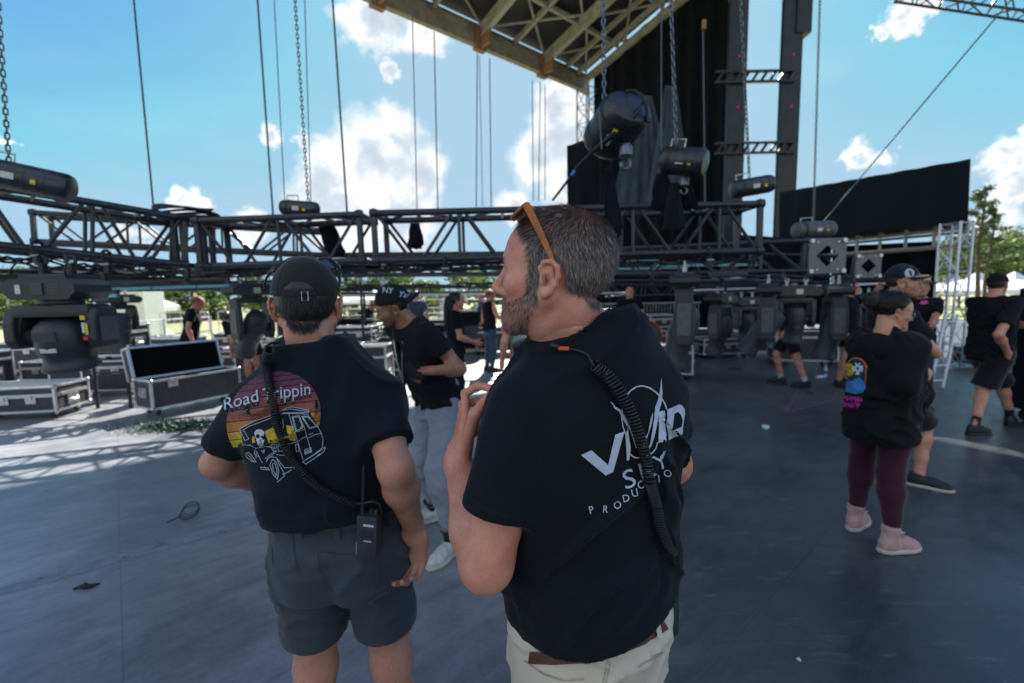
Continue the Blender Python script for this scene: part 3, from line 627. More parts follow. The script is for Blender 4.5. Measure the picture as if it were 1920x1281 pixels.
def hoist(label, c, axis, L=.42, r=.13, flat=1.0, hook=True, m='motor', bag=True, tiltup=0.0, group='electric chain hoists'):
    """rounded drum body, end cap seam, handle, hook and chain bag"""
    c = Vector(c); axis = Vector(axis).normalized(); th = thing('chain_hoist', label, 'chain hoist', c, group); q_ = axis.to_track_quat('Z', 'Y').to_matrix()
    def oc(s, flat_): return Matrix(((1, 0, 0), (0, flat_, 0), (0, 0, 1)))
    qq = q_ @ oc(1, flat)
    h = L / 2
    MB().lathe([(r * .55, -h), (r * .86, -h + .012), (r * .97, -h + .035), (r, -h + .07), (r, h - .07), (r * .97, h - .035), (r * .86, h - .012), (r * .55, h)], c, qq, 32).build('body', M[m], th, True)
    g = MB(); g.lathe([(r * 1.025, -h + .085), (r * 1.03, -h + .09), (r * 1.03, -h + .115), (r * 1.025, -h + .12)], c, qq, 32); g.build('seam_band', M['blackmetal'], th, True)
    for zz_ in (-.30, -.10, .12, .30):
        MB().lathe([(r * 1.006, h * zz_ * 2 - .004), (r * 1.014, h * zz_ * 2 - .002), (r * 1.014, h * zz_ * 2 + .002), (r * 1.006, h * zz_ * 2 + .004)], c, qq, 32).build('rib', M['blackmetal'], th, True)
    fc_ = CAMP_ - c; fc_ = (fc_ - axis * fc_.dot(axis)).normalized(); rl_ = Matrix((axis, fc_, axis.cross(fc_))).transposed(); fl_ = min(1.0, flat + .06)
    MB().box(c + fc_ * (r * fl_) - axis * h * .02, (.075, .006, .045), rl_, .002).build('nameplate', M['label'], th); MB().box(c + fc_ * (r * fl_) + axis * h * .42 + axis.cross(fc_) * .01, (.03, .006, .03), rl_, .002).build('sticker', M['yellow'], th)
    up = Vector((0, 0, 1)); up = (up - axis * up.dot(axis)).normalized(); sd_ = axis.cross(up); ru = r * (flat if abs((qq @ Vector((0, 1, 0))).dot(up)) > .5 else 1)
    e = c - axis * (h * .6) + up * r * .9
    MB().sweep([c + up * r * .9 - axis * h * .7, c + up * (r + .05) - axis * h * .7, c + up * (r + .055) - axis * h * .1, c + up * r * .9 - axis * h * .1], .007, 8).build('handle', M['steel'], th, True)
    if hook:
        g = MB(); hp = c - up * r + axis * h * .2; g.lathe([(.03, 0), (.042, -.02), (.042, -.07), (.02, -.09)], hp, None, 14)
        g.sweep([hp + Vector((math.sin(a_) * .03, 0, -.12 + .03 * math.cos(a_))) for a_ in [math.pi * (k / 10) * 1.6 for k in range(11)]], .010, 8); g.build('hook', M['chain'], th, True)
    if bag:
        bp = c - up * (r + .02) - axis * h * .2 - Vector((0, 0, .04)); g = MB(); V_ = []; n = 18
        for j in range(9):
            v = j / 8; rr_ = .035 + .06 * v ** .6
            for i in range(n):
                a_ = 2 * math.pi * i / n; k_ = 1 + .18 * math.sin(a_ * 5 + v * 4) * v; V_.append(bp + Vector((math.cos(a_) * rr_ * k_, math.sin(a_) * rr_ * k_, -.42 * v)))
        g.add(V_, [(j * n + i, j * n + (i + 1) % n, (j + 1) * n + (i + 1) % n, (j + 1) * n + i) for j in range(8) for i in range(n)] + [tuple(range(8 * n, 9 * n))]); g.build('chain_bag', M['drape'], th, True)
    return th
HG = 'electric chain hoists'
HB = 3.6
hb = hoist('largest black chain hoist with silver handle hanging above the grey haired man', P(1155, 238, 3.05), (.30, -.80, .42), .35, .172, .80, True, 'gloss2' if 'gloss2' in M else 'motor', False)
hb2 = hoist('black hoist with pale rounded end, second right of the grey haired man', P(1281, 303, 4.3), (.75, -.50, -.22), .42, .135, .9, True)
hb3 = hoist('black cylinder hoist seen side on before the lift tower', P(1410, 350, 5.1), (1, .05, .16), .47, .095, 1, False, bag=False)
hb4 = hoist('worn grey hoist lying on the right trusses below the banner', P(1526, 431, 6.8), (1, .15, .04), .62, .12, 1, False, bag=False, m='plastic2')
hb5 = hoist('black cylinder hoist lying on the near left truss at frame edge', P(34, 333, 3.5), (1, .35, -.22), .66, .105, 1, False, bag=False)
hb6 = hoist('small black hoist lying on the truss behind the grey cap', P(562, 391, 5.3), (1, -.1, -.10), .44, .085, 1, False, bag=False)
# chain bags hanging inside the truss
def cloth_bag(label, top, bot, r0, r1, seed=0, ty=0):
    top = Vector(top); bot = Vector(bot); rr = random.Random(seed); ph = rr.random() * 6; V_ = []; n = 28; J = 16
    for j in range(J + 1):
        v = j / J; c = top.lerp(bot, v); rad = r0 + (r1 - r0) * (v ** .7)
        if v > .93: rad *= .75
        for i in range(n):
            a_ = 2 * math.pi * i / n; k_ = 1 + .16 * math.sin(a_ * 4 + ph + v * 3) + .1 * math.sin(a_ * 7 + ph * 2 - v * 5); V_.append(c + Vector((math.cos(a_) * rad * k_, math.sin(a_) * rad * k_ * .8, .01 * math.sin(a_ * 3))))
    F = [(j * n + i, (j + 1) * n + i, (j + 1) * n + (i + 1) % n, j * n + (i + 1) % n) for j in range(J) for i in range(n)] + [tuple(range(n)), tuple(range(J * n, (J + 1) * n))[::-1]]
    return tag(mk('chain_bag', V_, F, M['drape'], None, True), label, 'chain bag', 'cloth chain bags')
cloth_bag('long black cloth bag hanging from the largest hoist hook', P(1141, 318, 3.1), P(1152, 440, 3.05), .02, .055, 1)
cloth_bag('black cloth bag left of the second hoist', P(1240, 328, 4.4), P(1250, 395, 4.5), .05, .13, 2)
cloth_bag('black cloth bag right under the second hoist', P(1284, 338, 4.4), P(1290, 392, 4.5), .03, .09, 3)
cloth_bag('grey cloth bag seen through the truss behind the grey cap', P(612, 424, 5.6), P(632, 480, 5.6), .08, .12, 4)
cloth_bag('dark cloth bag seen through the truss left of the grey haired man', P(778, 418, 6.2), P(780, 466, 6.2), .06, .10, 5)
# chains
CG = 'hoist chains'
chain('hoist_chain', 'heavy chain rising from the largest hoist', P(1133, 186, 3.05), P(1130, -120, 3.0), .036, .0052)
chain('hoist_chain', 'heavy chain rising from the second hoist', P(1268, 272, 4.3), P(1252, -160, 4.2), .046, .0065)
chain('hoist_chain', 'chain rising from the side on cylinder hoist', P(1405, 332, 5.1), P(1381, -160, 5.0), .05, .0065)
chain('hoist_chain', 'chain rising from the worn grey hoist', P(1525, 415, 6.8), P(1542, -160, 6.8), .05, .0065)
chain('hoist_chain', 'chain at the far left frame edge above the cylinder hoist', P(17, 306, 3.5), P(-8, -60, 3.3), .042, .006)
chain('hoist_chain', 'chain rising from the small hoist behind the grey cap', P(578, 380, 5.3), P(549, -60, 5.2), .045, .0062)
RGp = 'rigging lines hanging from above'
for k, (x0, y0, x1, y1, yy, r_, lb) in enumerate((
    (247, -40, 288, 392, 5.4, .010, 'dark line reaching the cable coil on the corner'), (480, -40, 512, 404, 5.2, .010, 'leftmost of the two dark lines left of the grey cap'), (512, -40, 535, 398, 6.2, .006, 'thin line between the dark pair left of the grey cap'),
    (570, -40, 583, 380, 6.0, .006, 'thin line just right of the chain above the cap'), (621, -40, 651, 402, 5.3, .011, 'dark line above the right of the grey cap'), (773, 20, 782, 395, 9.0, .010, 'straight dark line right of the big cloud'),
    (814, 60, 821, 392, 13., .018, 'pale blue line hanging from the roof girder edge'), (895, 100, 893, 390, 13., .017, 'left line of the close trio under the girder'), (899, 105, 905, 390, 14., .012, 'middle line of the close trio under the girder'), (918, 110, 921, 390, 13., .017, 'right line of the close trio under the girder'),
    (998, 150, 1000, 376, 15., .016, 'left line before the tall right cloud'), (1013, 155, 1010, 376, 15., .016, 'middle line before the tall right cloud'), (1022, 160, 1022, 376, 15., .014, 'right line before the tall right cloud'),
    (1240, -20, 1240, 380, 9.0, .012, 'pale cord just left of the second chain'), (1318, 40, 1322, 380, 9.0, .012, 'pale cord with orange ratchet against the black drape'), (1904, -10, 1545, 414, 7.5, .011, 'slanting line crossing the sky to the worn hoist'))):
    pa, pb = P(x0, y0, yy), P(x1, y1, yy)
    if y0 >= 60: yg = G(x0, y0, 11.65).y; pa, pb, r_ = P(x0, y0, yg), P(x1, y1, yg), r_ * yg / yy
    elif y0 < 20 and k < 6: pa = pb + (pa - pb) * 2.2
    rope('rigging_line', lb, pa, pb, r_)
# fat power cable with blue tape crossing to the largest hoist
g = MB(); pts = [P(1036, 376, 3.2), P(1060, 345, 3.15), P(1085, 310, 3.1), P(1118, 278, 3.02), P(1150, 252, 2.93), P(1180, 228, 2.88), P(1200, 205, 2.86), P(1206, 190, 2.9)]
pcb = thing('power_cable', 'thick black power cable with blue tape plugged across the largest hoist', 'cable', pts[0]); g.sweep(pts, [.008, .009, .010, .012, .02, .019, .011, .008], 10); g.build('cord', M['cable'], pcb, True)
MB().tube(P(1072, 329, 3.12), P(1078, 320, 3.11), .0125, 12).build('tape', M['blue'], pcb, True)
g = MB(); g.sweep([P(1172, 172, 2.95), P(1190, 170, 2.9), P(1205, 180, 2.88), P(1212, 200, 2.88), P(1215, 224, 2.9)], .009, 8); g.tube(P(1213, 216, 2.9), P(1216, 230, 2.9), .014, 10); g.build('tail', M['cable'], pcb, True)
tag(MB().tube(P(1124, 206, 2.9), P(1128, 280, 2.88), .005, 6).build('safety_wire', M['rope'], None, True), 'thin steel wire down the front of the largest hoist', 'wire')
tag(MB().box(P(1320, 46, 8.97), (.07, .05, .16), bev=.01).build('ratchet', M['rust']), 'small orange ratchet on the cord against the black drape', 'ratchet')
# coil of cable on the corner
cc = thing('cable_coil', 'coil of thick black cable lying on top of the truss corner', 'cable coil', P(340, 412, 5.15)); rr = random.Random(4); o_ = P(345, 405, 5.25)
for k in range(7):
    g = MB(); pts = []
    for i in range(36):
        a_ = 2 * math.pi * i / 36; rad = .36 + .03 * math.sin(k * 2) - .008 * k; pts.append(o_ + Vector((math.cos(a_) * rad, math.sin(a_) * rad * .75, -.05 + .020 * k + .02 * math.sin(2 * a_ + k))))
    g.sweep(pts, .013, 8, True); g.build('loop', M['cable'], cc, True)

# cable looms sagging under the near trusses, with spansets and clamps
def loom(label, a, b, n, sag, seed, off=Vector((0, .1, -.04))):
    a = Vector(a) + off; b = Vector(b) + off; rr = random.Random(seed); th = thing('cable_loom', label, 'cables', a, 'cable looms tied under the trusses'); L = (b - a).length
    for j in range(n):
        pts = []; m = max(3, int(L / .45)); ph = rr.random() * 6
        for i in range(m * 4 + 1):
            u = i / (m * 4); q_ = a.lerp(b, u); q_ = q_ + Vector((rr.uniform(-.006, .006), .05 * (j % 3) - .05 + .03 * math.sin(u * 9 + ph), -sag * rr.uniform(.7, 1.1) * abs(math.sin(u * m * math.pi + j * .6)) - .012 * j)); pts.append(q_)
        MB().sweep(pts, rr.choice((.006, .008, .011)), 6).build('cable', M['cable'], th, True)
    for i in range(int(L / .7)):
        p = a.lerp(b, (i + .5) / max(1, int(L / .7))); g = MB(); g.torus(p + Vector((0, .02, .02)), .07, .009, Matrix.Rotation(R(90), 3, 'Y') , 14, 6); g.build('cable_tie', M['blackmetal'], th, True)
    return th
loom('loose cables sagging under the near left truss', A0, A1, 5, .10, 1); loom('loose cables sagging under the truss left of the joint', A2, A3, 4, .07, 2); loom('loose cables sagging under the long open ended truss', A4, A5, 4, .06, 3)
for k, (x, y, yy) in enumerate(((835, 490, 4.95), (388, 500, 5.0), (560, 492, 4.98), (1150, 478, 4.98), (1330, 474, 5.0), (200, 480, 4.5), (70, 463, 4.15))):
    p = P(x, y, yy); th = thing('truss_clamp', 'black clamp hanging on the bottom chord ' + ('left of the grey haired man', 'beside the left corner', 'above the grey cap', 'right of the grey hair', 'above the second right light', 'above the open flight case', 'above the big left lamp')[k], 'clamp', p, 'clamps on the truss chords')
    MB().torus(p, .052, .014, Matrix.Rotation(R(90), 3, 'Y'), 16, 6).build('ring', M['blackmetal'], th, True); MB().box(p + Vector((0, 0, -.10)), (.05, .05, .13), bev=.01).build('body', M['blackmetal'], th, True); MB().tube(p + Vector((-.04, -.03, -.08)), p + Vector((.04, -.03, -.08)), .009, 8).build('wing_bolt', M['steel'], th, True)

box_truss('box_truss', 'grey truss crossing the sky in the top right corner', P(1680, -14, 12.), P(1960, 26, 10.5), .45, .45, .03, .016, .5)
# ================================================================ FLIGHT CASES, BARRIERS, BACKGROUND
CA = 'road cases on the stage'
def case_proto(Lx, Ly, Hh, label, lid=None, wheels=True, latches=2, handles=True, lidh=.22):
    th = thing('flight_case', label, 'flight case', (0, 0, 0), CA); z0 = .11 if wheels else .012; e = .028
    zl = z0 + Hh * (1 - lidh)
    if lid is None:
        MB().box((0, 0, (z0 + zl) / 2), (Lx, Ly, zl - z0 - .006)).build('body', M['case'], th)
        MB().box((0, 0, (zl + z0 + Hh) / 2), (Lx, Ly, Hh - (zl - z0) - .006)).build('lid', M['case'], th)
    else:
        g = MB(); t_ = .012; zb = zl
        g.box((0, 0, z0 + t_ / 2), (Lx, Ly, t_)); g.box((0, -Ly / 2 + t_ / 2, (z0 + zb) / 2 + t_ / 2), (Lx, t_, zb - z0 - t_)); g.box((0, Ly / 2 - t_ / 2, (z0 + zb) / 2 + t_ / 2), (Lx, t_, zb - z0 - t_))
        for s_ in (-1, 1): g.box((s_ * (Lx / 2 - t_ / 2), 0, (z0 + zb) / 2 + t_ / 2), (t_, Ly - 2 * t_, zb - z0 - t_))
        g.build('body', M['case'], th)
        MB().box((0, 0, z0 + .1), (Lx - .05, Ly - .05, .14)).build('foam_lining', M['foam'], th)
        # open lid, hinged at the back, leaning
        a_ = R(lid); hx = Vector((0, Ly / 2, zb)); rm = Matrix.Rotation(-a_, 3, 'X'); ly = Ly * 1.0; lh = Hh * lidh + .06
        def T(x, y, z): return hx + rm @ Vector((x, y, z))
        g = MB(); hw = Lx / 2
        # lid panel stands up along local z; its depth points to the back (local +y)
        g.box(T(0, lh - .006, ly / 2), (Lx, .012, ly), rm)
        g.box(T(0, lh / 2, ly - .006), (Lx, lh - .012, .012), rm); g.box(T(0, lh / 2, .006), (Lx, lh - .012, .012), rm)
        for s_ in (-1, 1): g.box(T(s_ * (hw - .006), lh / 2, ly / 2), (.012, lh - .012, ly - .024), rm)
        g.cur = 0; ld = g.build('lid', M['case'], th)
        MB().box(T(0, lh * .45, ly / 2), (Lx - .05, lh * .7, ly - .05), rm).build('lid_foam', M['foam'], ld)
        g = MB(); r_ = .014
        for z in (0, ly): g.box(T(0, -.004, z), (Lx + .02, .03, .032), rm, .004); g.box(T(0, lh, z), (Lx + .02, .03, .032), rm, .004)
        for s_ in (-1, 1): g.box(T(s_ * hw, -.004, ly / 2), (.032, .03, ly), rm, .004); g.box(T(s_ * hw, lh, ly / 2), (.032, .03, ly), rm, .004); g.box(T(s_ * hw, lh / 2, ly), (.03, lh, .03), rm, .004)
        g.build('lid_edging', M['alu'], ld)
    hz = [z0, zl - .012, zl + .012, z0 + Hh] if lid is None else [z0, zl]
    g = MB()
    for z in hz:
        for s_ in (-1, 1):
            g.box((0, s_ * Ly / 2, z), (Lx + .01, e, e if z in (z0, hz[-1]) else .02), bev=.003); g.box((s_ * Lx / 2, 0, z), (e, Ly + .01, e if z in (z0, hz[-1]) else .02), bev=.003)
    for sx in (-1, 1):
        for sy in (-1, 1): g.box((sx * Lx / 2, sy * Ly / 2, (z0 + hz[-1]) / 2), (e + .004, e + .004, hz[-1] - z0), bev=.003)
    g.build('edging', M['alu'], th)
    for sx in (-1, 1):
        for sy in (-1, 1):
            for z in (z0, hz[-1]): MB().ball((sx * Lx / 2, sy * Ly / 2, z), .034, 10, 6).build('corner', M['steel'], th, True)
    for i in range(latches):
        x = Lx * ((i + .5) / latches - .5) * .8 if latches > 1 else -Lx * .28
        g = MB(); g.box((x, -Ly / 2 - .012, zl - .05), (.13, .014, .12), bev=.004); g.box((x, -Ly / 2 - .024, zl - .03), (.05, .012, .06), bev=.003); g.build('latch', M['steel'], th)
    if handles:
        for sx in (-1, 1):
            g = MB(); g.box((sx * (Lx / 2 + .008), 0, z0 + (zl - z0) * .55), (.012, .2, .14), bev=.003); g.sweep([(sx * (Lx / 2 + .02), -.06, z0 + (zl - z0) * .6), (sx * (Lx / 2 + .04), -.05, z0 + (zl - z0) * .5), (sx * (Lx / 2 + .04), .05, z0 + (zl - z0) * .5), (sx * (Lx / 2 + .02), .06, z0 + (zl - z0) * .6)], .008, 6); g.build('handle', M['steel'], th)
    if wheels:
        for sx in (-1, 1):
            for sy in (-1, 1):
                g = MB(); x, y = sx * (Lx / 2 - .1), sy * (Ly / 2 - .1); g.tube((x - .016, y, .05), (x + .016, y, .05), .05, 14); wh = g.build('caster', M['blackmetal'], th, True)
                g = MB(); g.box((x, y, z0 - .005), (.08, .08, .012)); g.box((x - .023, y, .072), (.006, .05, .06)); g.box((x + .023, y, .072), (.006, .05, .06)); g.build('caster_fork', M['steel'], wh)
    return th
def put(root, loc, rz, label=None, first=False, sc_=1.0):
    if first:
        root.location = loc; root.rotation_euler = (0, 0, R(rz)); root.scale = (sc_,) * 3
        if label: root['label'] = label
        return root
    return dup(root, loc, R(rz), label, CA, sc_)
# open case at left: front bottom edge from (268,778) to (430,740)
a = G(290, 783); b = G(436, 752); ang = math.degrees(math.atan2((b - a).y, (b - a).x)); Lc = 1.22
cf = case_proto(Lc, .46, .50, 'open flight case with black foam lid behind the man in the grey cap', lid=14, latches=1)
dn = Vector((-math.sin(R(ang)), math.cos(R(ang)), 0)); d_ = Vector((math.cos(R(ang)), math.sin(R(ang)), 0))
put(cf, a + d_ * (Lc / 2) + dn * .25, ang, None, True)
big = case_proto(1.15, .60, .62, 'x'); mid_ = case_proto(.75, .55, .5, 'x', latches=2); flat_ = case_proto(1.25, .6, .34, 'x', latches=3, lidh=.35); tall = case_proto(.6, .6, .95, 'x', latches=1)
put(flat_, G(30, 800) + Vector((-.5, .6, 0)), 8, 'wide low flight case at the left frame edge under the big lamp', True)
put(mid_, G(208, 742) + Vector((0, .2, 0)), 6, 'silver edged case standing left of the open flight case', True)
put(mid_, G(208, 742) + Vector((0.02, .2, .60)), 5, 'flat case stacked on the silver edged case beside the open one', sc_=.98)
put(big, G(95, 742) + Vector((0, .9, 0)), 3, 'dark wide case behind the big lamp on the left', True)
rows = [(560, 700, 3, 'b'), (655, 704, -2, 'm'), (700, 700, 5, 'f'), (600, 685, 0, 'b'), (1150, 672, 4, 'b'), (760, 676, 0, 'f'), (1075, 664, -3, 'm'), (875, 658, 0, 'm'), (60, 700, 4, 'b'), (150, 690, 0, 'f'), (330, 690, 2, 'b'), (1215, 664, 0, 'm'), (720, 666, 2, 'b'), (460, 692, -4, 'f'), (-60, 735, 0, 'b')]
names = ['just right of the grey cap', 'with white top left of the bent man', 'low one by the bent man', 'second row behind the grey cap', 'behind the orange shell chair', 'flat one behind the bent man', 'hidden behind the bearded face', 'behind the long haired woman', 'behind the big lamp, far left', 'flat one in the second row at left', 'second row behind the open case', 'right of the orange chair', 'far behind the bent man', 'behind the crouching woman', 'cut by the left frame edge']
for k, (x, y, rz, kind) in enumerate(rows):
    root = {'b': big, 'm': mid_, 'f': flat_, 't': tall}[kind]; p = G(x, y); put(root, p, rz, 'flight case ' + names[k])
    if k in (0, 1, 3, 5, 9, 11, 13): put(flat_ if k % 2 else mid_, p + Vector((.03, .02, {'b': .745, 'm': .625, 'f': .465}[kind])), rz + 4, 'upper flight case stacked ' + names[k], sc_=.85)
put(tall, G(1150, 680) + Vector((0, .5, 0)), 0, 'tall dark case behind the bearded man', True)
put(big, G(1532, 688) + Vector((-.05, .45, 0)), -14, 'silver edged case with bottles on top left of the woman in the hoodie')
put(mid_, G(1268, 712) + Vector((0, .3, 0)), -20, 'case standing under the nearest right hand light')
put(big, G(1420, 664), 0, 'dark case in the shade beyond the walking legs'); put(flat_, G(1350, 668), 10, 'low case in the shade beyond the tilted light')
put(flat_, G(1865, 690), 0, 'low dark case beside the white tower', sc_=.9)
for k, (x, y, rz, sc2, lb) in enumerate(((520, 722, -8, 1, 'dark case right behind the left man\'s neck'), (640, 722, 4, .9, 'dark case between the capped man and the leaning man'), (705, 745, 2, .8, 'small dark case by the leaning man\'s chest'), (565, 735, 0, .7, 'small case low beside the grey cap'), (935, 662, 0, 1, 'case behind the sleeveless person'), (1010, 664, 3, 1, 'case behind the tie dye shirt'), (820, 664, 0, .9, 'case behind the leaning man\'s cap'), (130, 716, 0, 1, 'case in shade behind the big lamp'))):
    put((big, mid_, tall, flat_)[k % 4], G(x, y), rz, lb, sc_=sc2)
for k, (x, y) in enumerate(((540, 700), (622, 694), (676, 690), (742, 684), (806, 672), (880, 664), (1090, 668), (1180, 668))):
    p = G(x, y); th = thing('stacked_dolly', 'dark wheeled dolly loaded with folded cloth, ' + ('left of the cap', 'behind the cap', 'just right of the cap', 'left of the leaning man', 'behind the leaning man', 'behind the dark haired woman', 'right of the beard', 'left of the bass drum')[k], 'dolly', p, 'loaded dollies behind the crew'); rr = random.Random(k)
    MB().box(p + Vector((0, 0, .16)), (.9, .6, .04), bev=.01).build('deck', M['wood'], th); zt_ = .18
    for j in range(3 + k % 3): hh_ = rr.uniform(.12, .22); MB().box(p + Vector((rr.uniform(-.05, .05), rr.uniform(-.05, .05), zt_ + hh_ / 2)), (rr.uniform(.6, .85), .5, hh_), Matrix.Rotation(rr.uniform(-.1, .1), 3, 'Z'), .05).build('folded_cloth', M[('drape', 'case', 'scrim', 'drape')[j % 4]], th, True); zt_ += hh_ + .004
    for sx in (-1, 1): MB().tube(p + Vector((sx * .35, -.2, .07)), p + Vector((sx * .35, .2, .07)), .07, 12).build('wheel', M['blackmetal'], th, True)
    MB().sweep([p + Vector((.45, -.2, .16)), p + Vector((.47, -.2, 1.0)), p + Vector((.47, .2, 1.0)), p + Vector((.45, .2, .16))], .016, 8).build('push_bar', M['alu'], th, True)
# crowd barriers
def barrier_proto():
    th = thing('crowd_barrier', 'x', 'barrier', (0, 0, 0), 'steel crowd barriers beyond the stage'); g = MB()
    g.sweep([(-1.05, 0, .12), (-1.05, 0, 1.05), (-.98, 0, 1.1), (.98, 0, 1.1), (1.05, 0, 1.05), (1.05, 0, .12)], .02, 8); g.tube((-1.05, 0, .2), (1.05, 0, .2), .018, 8); g.build('frame', M['alu'], th, True)
    g = MB()
    for k in range(17): x = -1.0 + k * .125; g.tube((x, 0, .2), (x, 0, 1.09), .007, 6)
    g.build('bars', M['alu'], th, True); g = MB()
    for x in (-.7, .7): g.tube((x, -.3, .02), (x, .3, .02), .018, 8); g.tube((x, 0, .02), (x, 0, .2), .018, 8)
    g.build('feet', M['alu'], th, True); return th
bp = barrier_proto(); fb = True
for k in range(12):
    x = -14 + k * 2.25; loc = (x, 19.5 + .5 * math.sin(k), 0.0); lb = 'steel crowd barrier in the row along the stage back, section behind ' + ['far left edge', 'the big left lamp', 'the left lamp base', 'the open case', 'the blond person', 'the crouching woman', 'the grey cap', 'the bent man', 'the long haired woman', 'the bearded face', 'the grey hair', 'the right shoulder'][k]
    if k == 0: bp.location = loc; bp['label'] = lb
    else: dup(bp, loc, R(3 * math.sin(k * 2)), lb, 'steel crowd barriers beyond the stage')
# guard rail / scaffold on the deck behind the cases, with black uprights
def rail(label, p0, p1, h=1.1, n=4, m='blackmetal', z=0, bars=3):
    p0 = Vector(p0); p1 = Vector(p1); th = thing('guard_rail', label, 'guard rail', p0, 'rails at the stage edge'); 
    for i in range(n + 1): p = p0.lerp(p1, i / n); MB().tube(p, p + Vector((0, 0, h)), .024, 8).build('post', M[m], th, True)
    for j in range(bars): zz = h * (j + 1) / bars - .02; MB().tube(p0 + Vector((0, 0, zz)), p1 + Vector((0, 0, zz)), .018, 8).build('bar', M[m], th, True)
rail('pale rail in front of the field at the far left', G(-80, 756) + Vector((0, 2, 0)), G(300, 690) + Vector((0, 2, 0)), 1.15, 5, 'alu')
rail('black rail between the grey cap and the bent man', G(560, 706), G(790, 672), 1.2, 3)
rail('pale rail behind the bent man and long haired woman', G(700, 668), G(1180, 655), 1.15, 6, 'alu')
rail('short pale rail left of the white tower', P(1700, 640, 8.2) * 1, P(1760, 630, 8.6), .01, 1, 'alu')
# vertical scaffold ladders in front of the cases
def scaff(label, px, py, w_, h, m='blackmetal'):
    p = G(px, py); th = thing('scaffold_frame', label, 'scaffold frame', p, 'scaffold frames behind the workers')
    for x in (-w_ / 2, w_ / 2): MB().tube(p + Vector((x, 0, 0)), p + Vector((x, 0, h)), .025, 8).build('post', M[m], th, True)
    for k in range(int(h / .3)): MB().tube(p + Vector((-w_ / 2, 0, .25 + .3 * k)), p + Vector((w_ / 2, 0, .25 + .3 * k)), .016, 6).build('rung', M[m], th, True)
scaff('black scaffold frame between the grey cap and the bent man', 712, 712, .55, 1.9); scaff('black scaffold frame left of the long haired woman', 655, 700, .8, 1.7); scaff('pale scaffold frame behind the sleeveless man', 1000, 668, .9, 1.8, 'alu'); scaff('black stand legs between the cases at left', 215, 765, .5, 1.35)
# low ladder frame beside the white tower
lf = thing('folding_ladder', 'pale aluminium ladder leaning beside the white tower', 'ladder', G(1745, 728))
p = G(1743, 728); p2 = P(1790, 590, p.y + .3)
for dx in (0, .2): MB().tube(p + Vector((dx, 0, 0)), Vector((p2.x + dx - .15, p2.y, p2.z)), .022, 8).build('rail', M['alu'], lf, True)
for k in range(5): v = (k + .5) / 5; q_ = p.lerp(Vector((p2.x - .15, p2.y, p2.z)), v); MB().tube(q_, q_ + Vector((.2, 0, 0)), .015, 8).build('rung', M['alu'], lf, True)
# orange shell chair / kick drum
dr = thing('bass_drum', 'orange red bass drum standing between the cases right of the bearded man', 'drum', G(1212, 676)); p = G(1212, 676) + Vector((0, .2, .52))
qd = Matrix.Rotation(R(84), 3, 'X') @ Matrix.Rotation(0, 3, 'Z'); qd = Matrix.Rotation(R(-18), 3, 'Z') @ qd
MB().lathe([(.40, -.22), (.41, -.2), (.41, .2), (.40, .22)], p, qd, 40).build('shell', M['orange'], dr, True)
MB().lathe([(.37, .225), (.36, .235), (.01, .237)], p, qd, 40).build('drum_head', M['gloss'], dr, True)
MB().torus(p + qd @ Vector((0, 0, .225)), .405, .022, qd, 40, 8).build('hoop', M['orange'], dr, True); g = MB(); g.torus(p + qd @ Vector((0, 0, .24)), .1, .02, qd, 20, 6); g.build('port_ring', M['steel'], dr, True)
g = MB(); g.tube(p + Vector((-.3, -.1, -.1)), p + Vector((-.4, -.4, -.51)), .012, 6); g.build('spur', M['steel'], dr); MB().tube(p + Vector((.3, -.1, -.1)), p + Vector((.4, -.3, -.51)), .012, 6).build('spur', M['steel'], dr)
# dark cabinet on the right edge
kb = thing('road_trunk', 'dark upright cabinet pushed by the man at the right frame edge', 'cabinet', G(1972, 806)); p = G(1972, 806)
MB().box((p.x + .35, p.y + .1, .86), (.72, .7, 1.42), bev=.02).build('body', M['banner'], kb); g = MB()
for sx in (-.25, .25):
    for sy in (-.25, .25): g.tube((p.x + .35 + sx - .02, p.y + .1 + sy, .07), (p.x + .35 + sx + .02, p.y + .1 + sy, .07), .07, 12)
g.build('casters', M['blackmetal'], kb, True)
# ---------------------------------------------------------------- tents and marquees
def tent(label, c, w_, dpt, h, peak, m='tent'):
    th = thing('marquee', label, 'tent', c, 'white tents beyond the stage'); c = Vector(c); g = MB(); n = 8; V_ = []; F = []
    V_ = [c + Vector((x * w_ / 2, y * dpt / 2, h)) for x, y in ((-1, -1), (1, -1), (1, 1), (-1, 1))]; V2 = [c + Vector((x * w_ * .12, y * dpt * .12, h + peak * .55)) for x, y in ((-1, -1), (1, -1), (1, 1), (-1, 1))]; tp_ = c + Vector((0, 0, h + peak)); low = [v - Vector((0, 0, .45)) for v in V_]
    F = [(i, (i + 1) % 4, 4 + (i + 1) % 4, 4 + i) for i in range(4)] + [(4 + i, 4 + (i + 1) % 4, 8) for i in range(4)] + [(9 + i, 9 + (i + 1) % 4, (i + 1) % 4, i) for i in range(4)]
    g.add(V_ + V2 + [tp_] + low, F); g.build('canopy', M[m], th)
    for x, y in ((-1, -1), (1, -1), (1, 1), (-1, 1)): MB().tube(c + Vector((x * w_ / 2, y * dpt / 2, 0)), c + Vector((x * w_ / 2, y * dpt / 2, h)), .05, 6).build('pole', M['alu'], th)
for k, (px, yy, w_, lb) in enumerate(((1830, 46, 6, 'white peaked tent left of the man in the black cap'), (1898, 50, 7, 'white peaked tent at the right frame edge'), (1790, 60, 6, 'small white tent seen through the white tower'), (1960, 52, 7, 'white tent beyond the right frame edge'), (1215, 48, 7, 'white tent behind the bass drum'), (262, 40, 4, 'white tent behind the open flight case'), (690, 55, 8, 'white tent behind the bent man'))):
    c = P(px, 560, yy); tent(lb, (c.x, yy, -1.5), w_, w_, 2.6, 1.9)
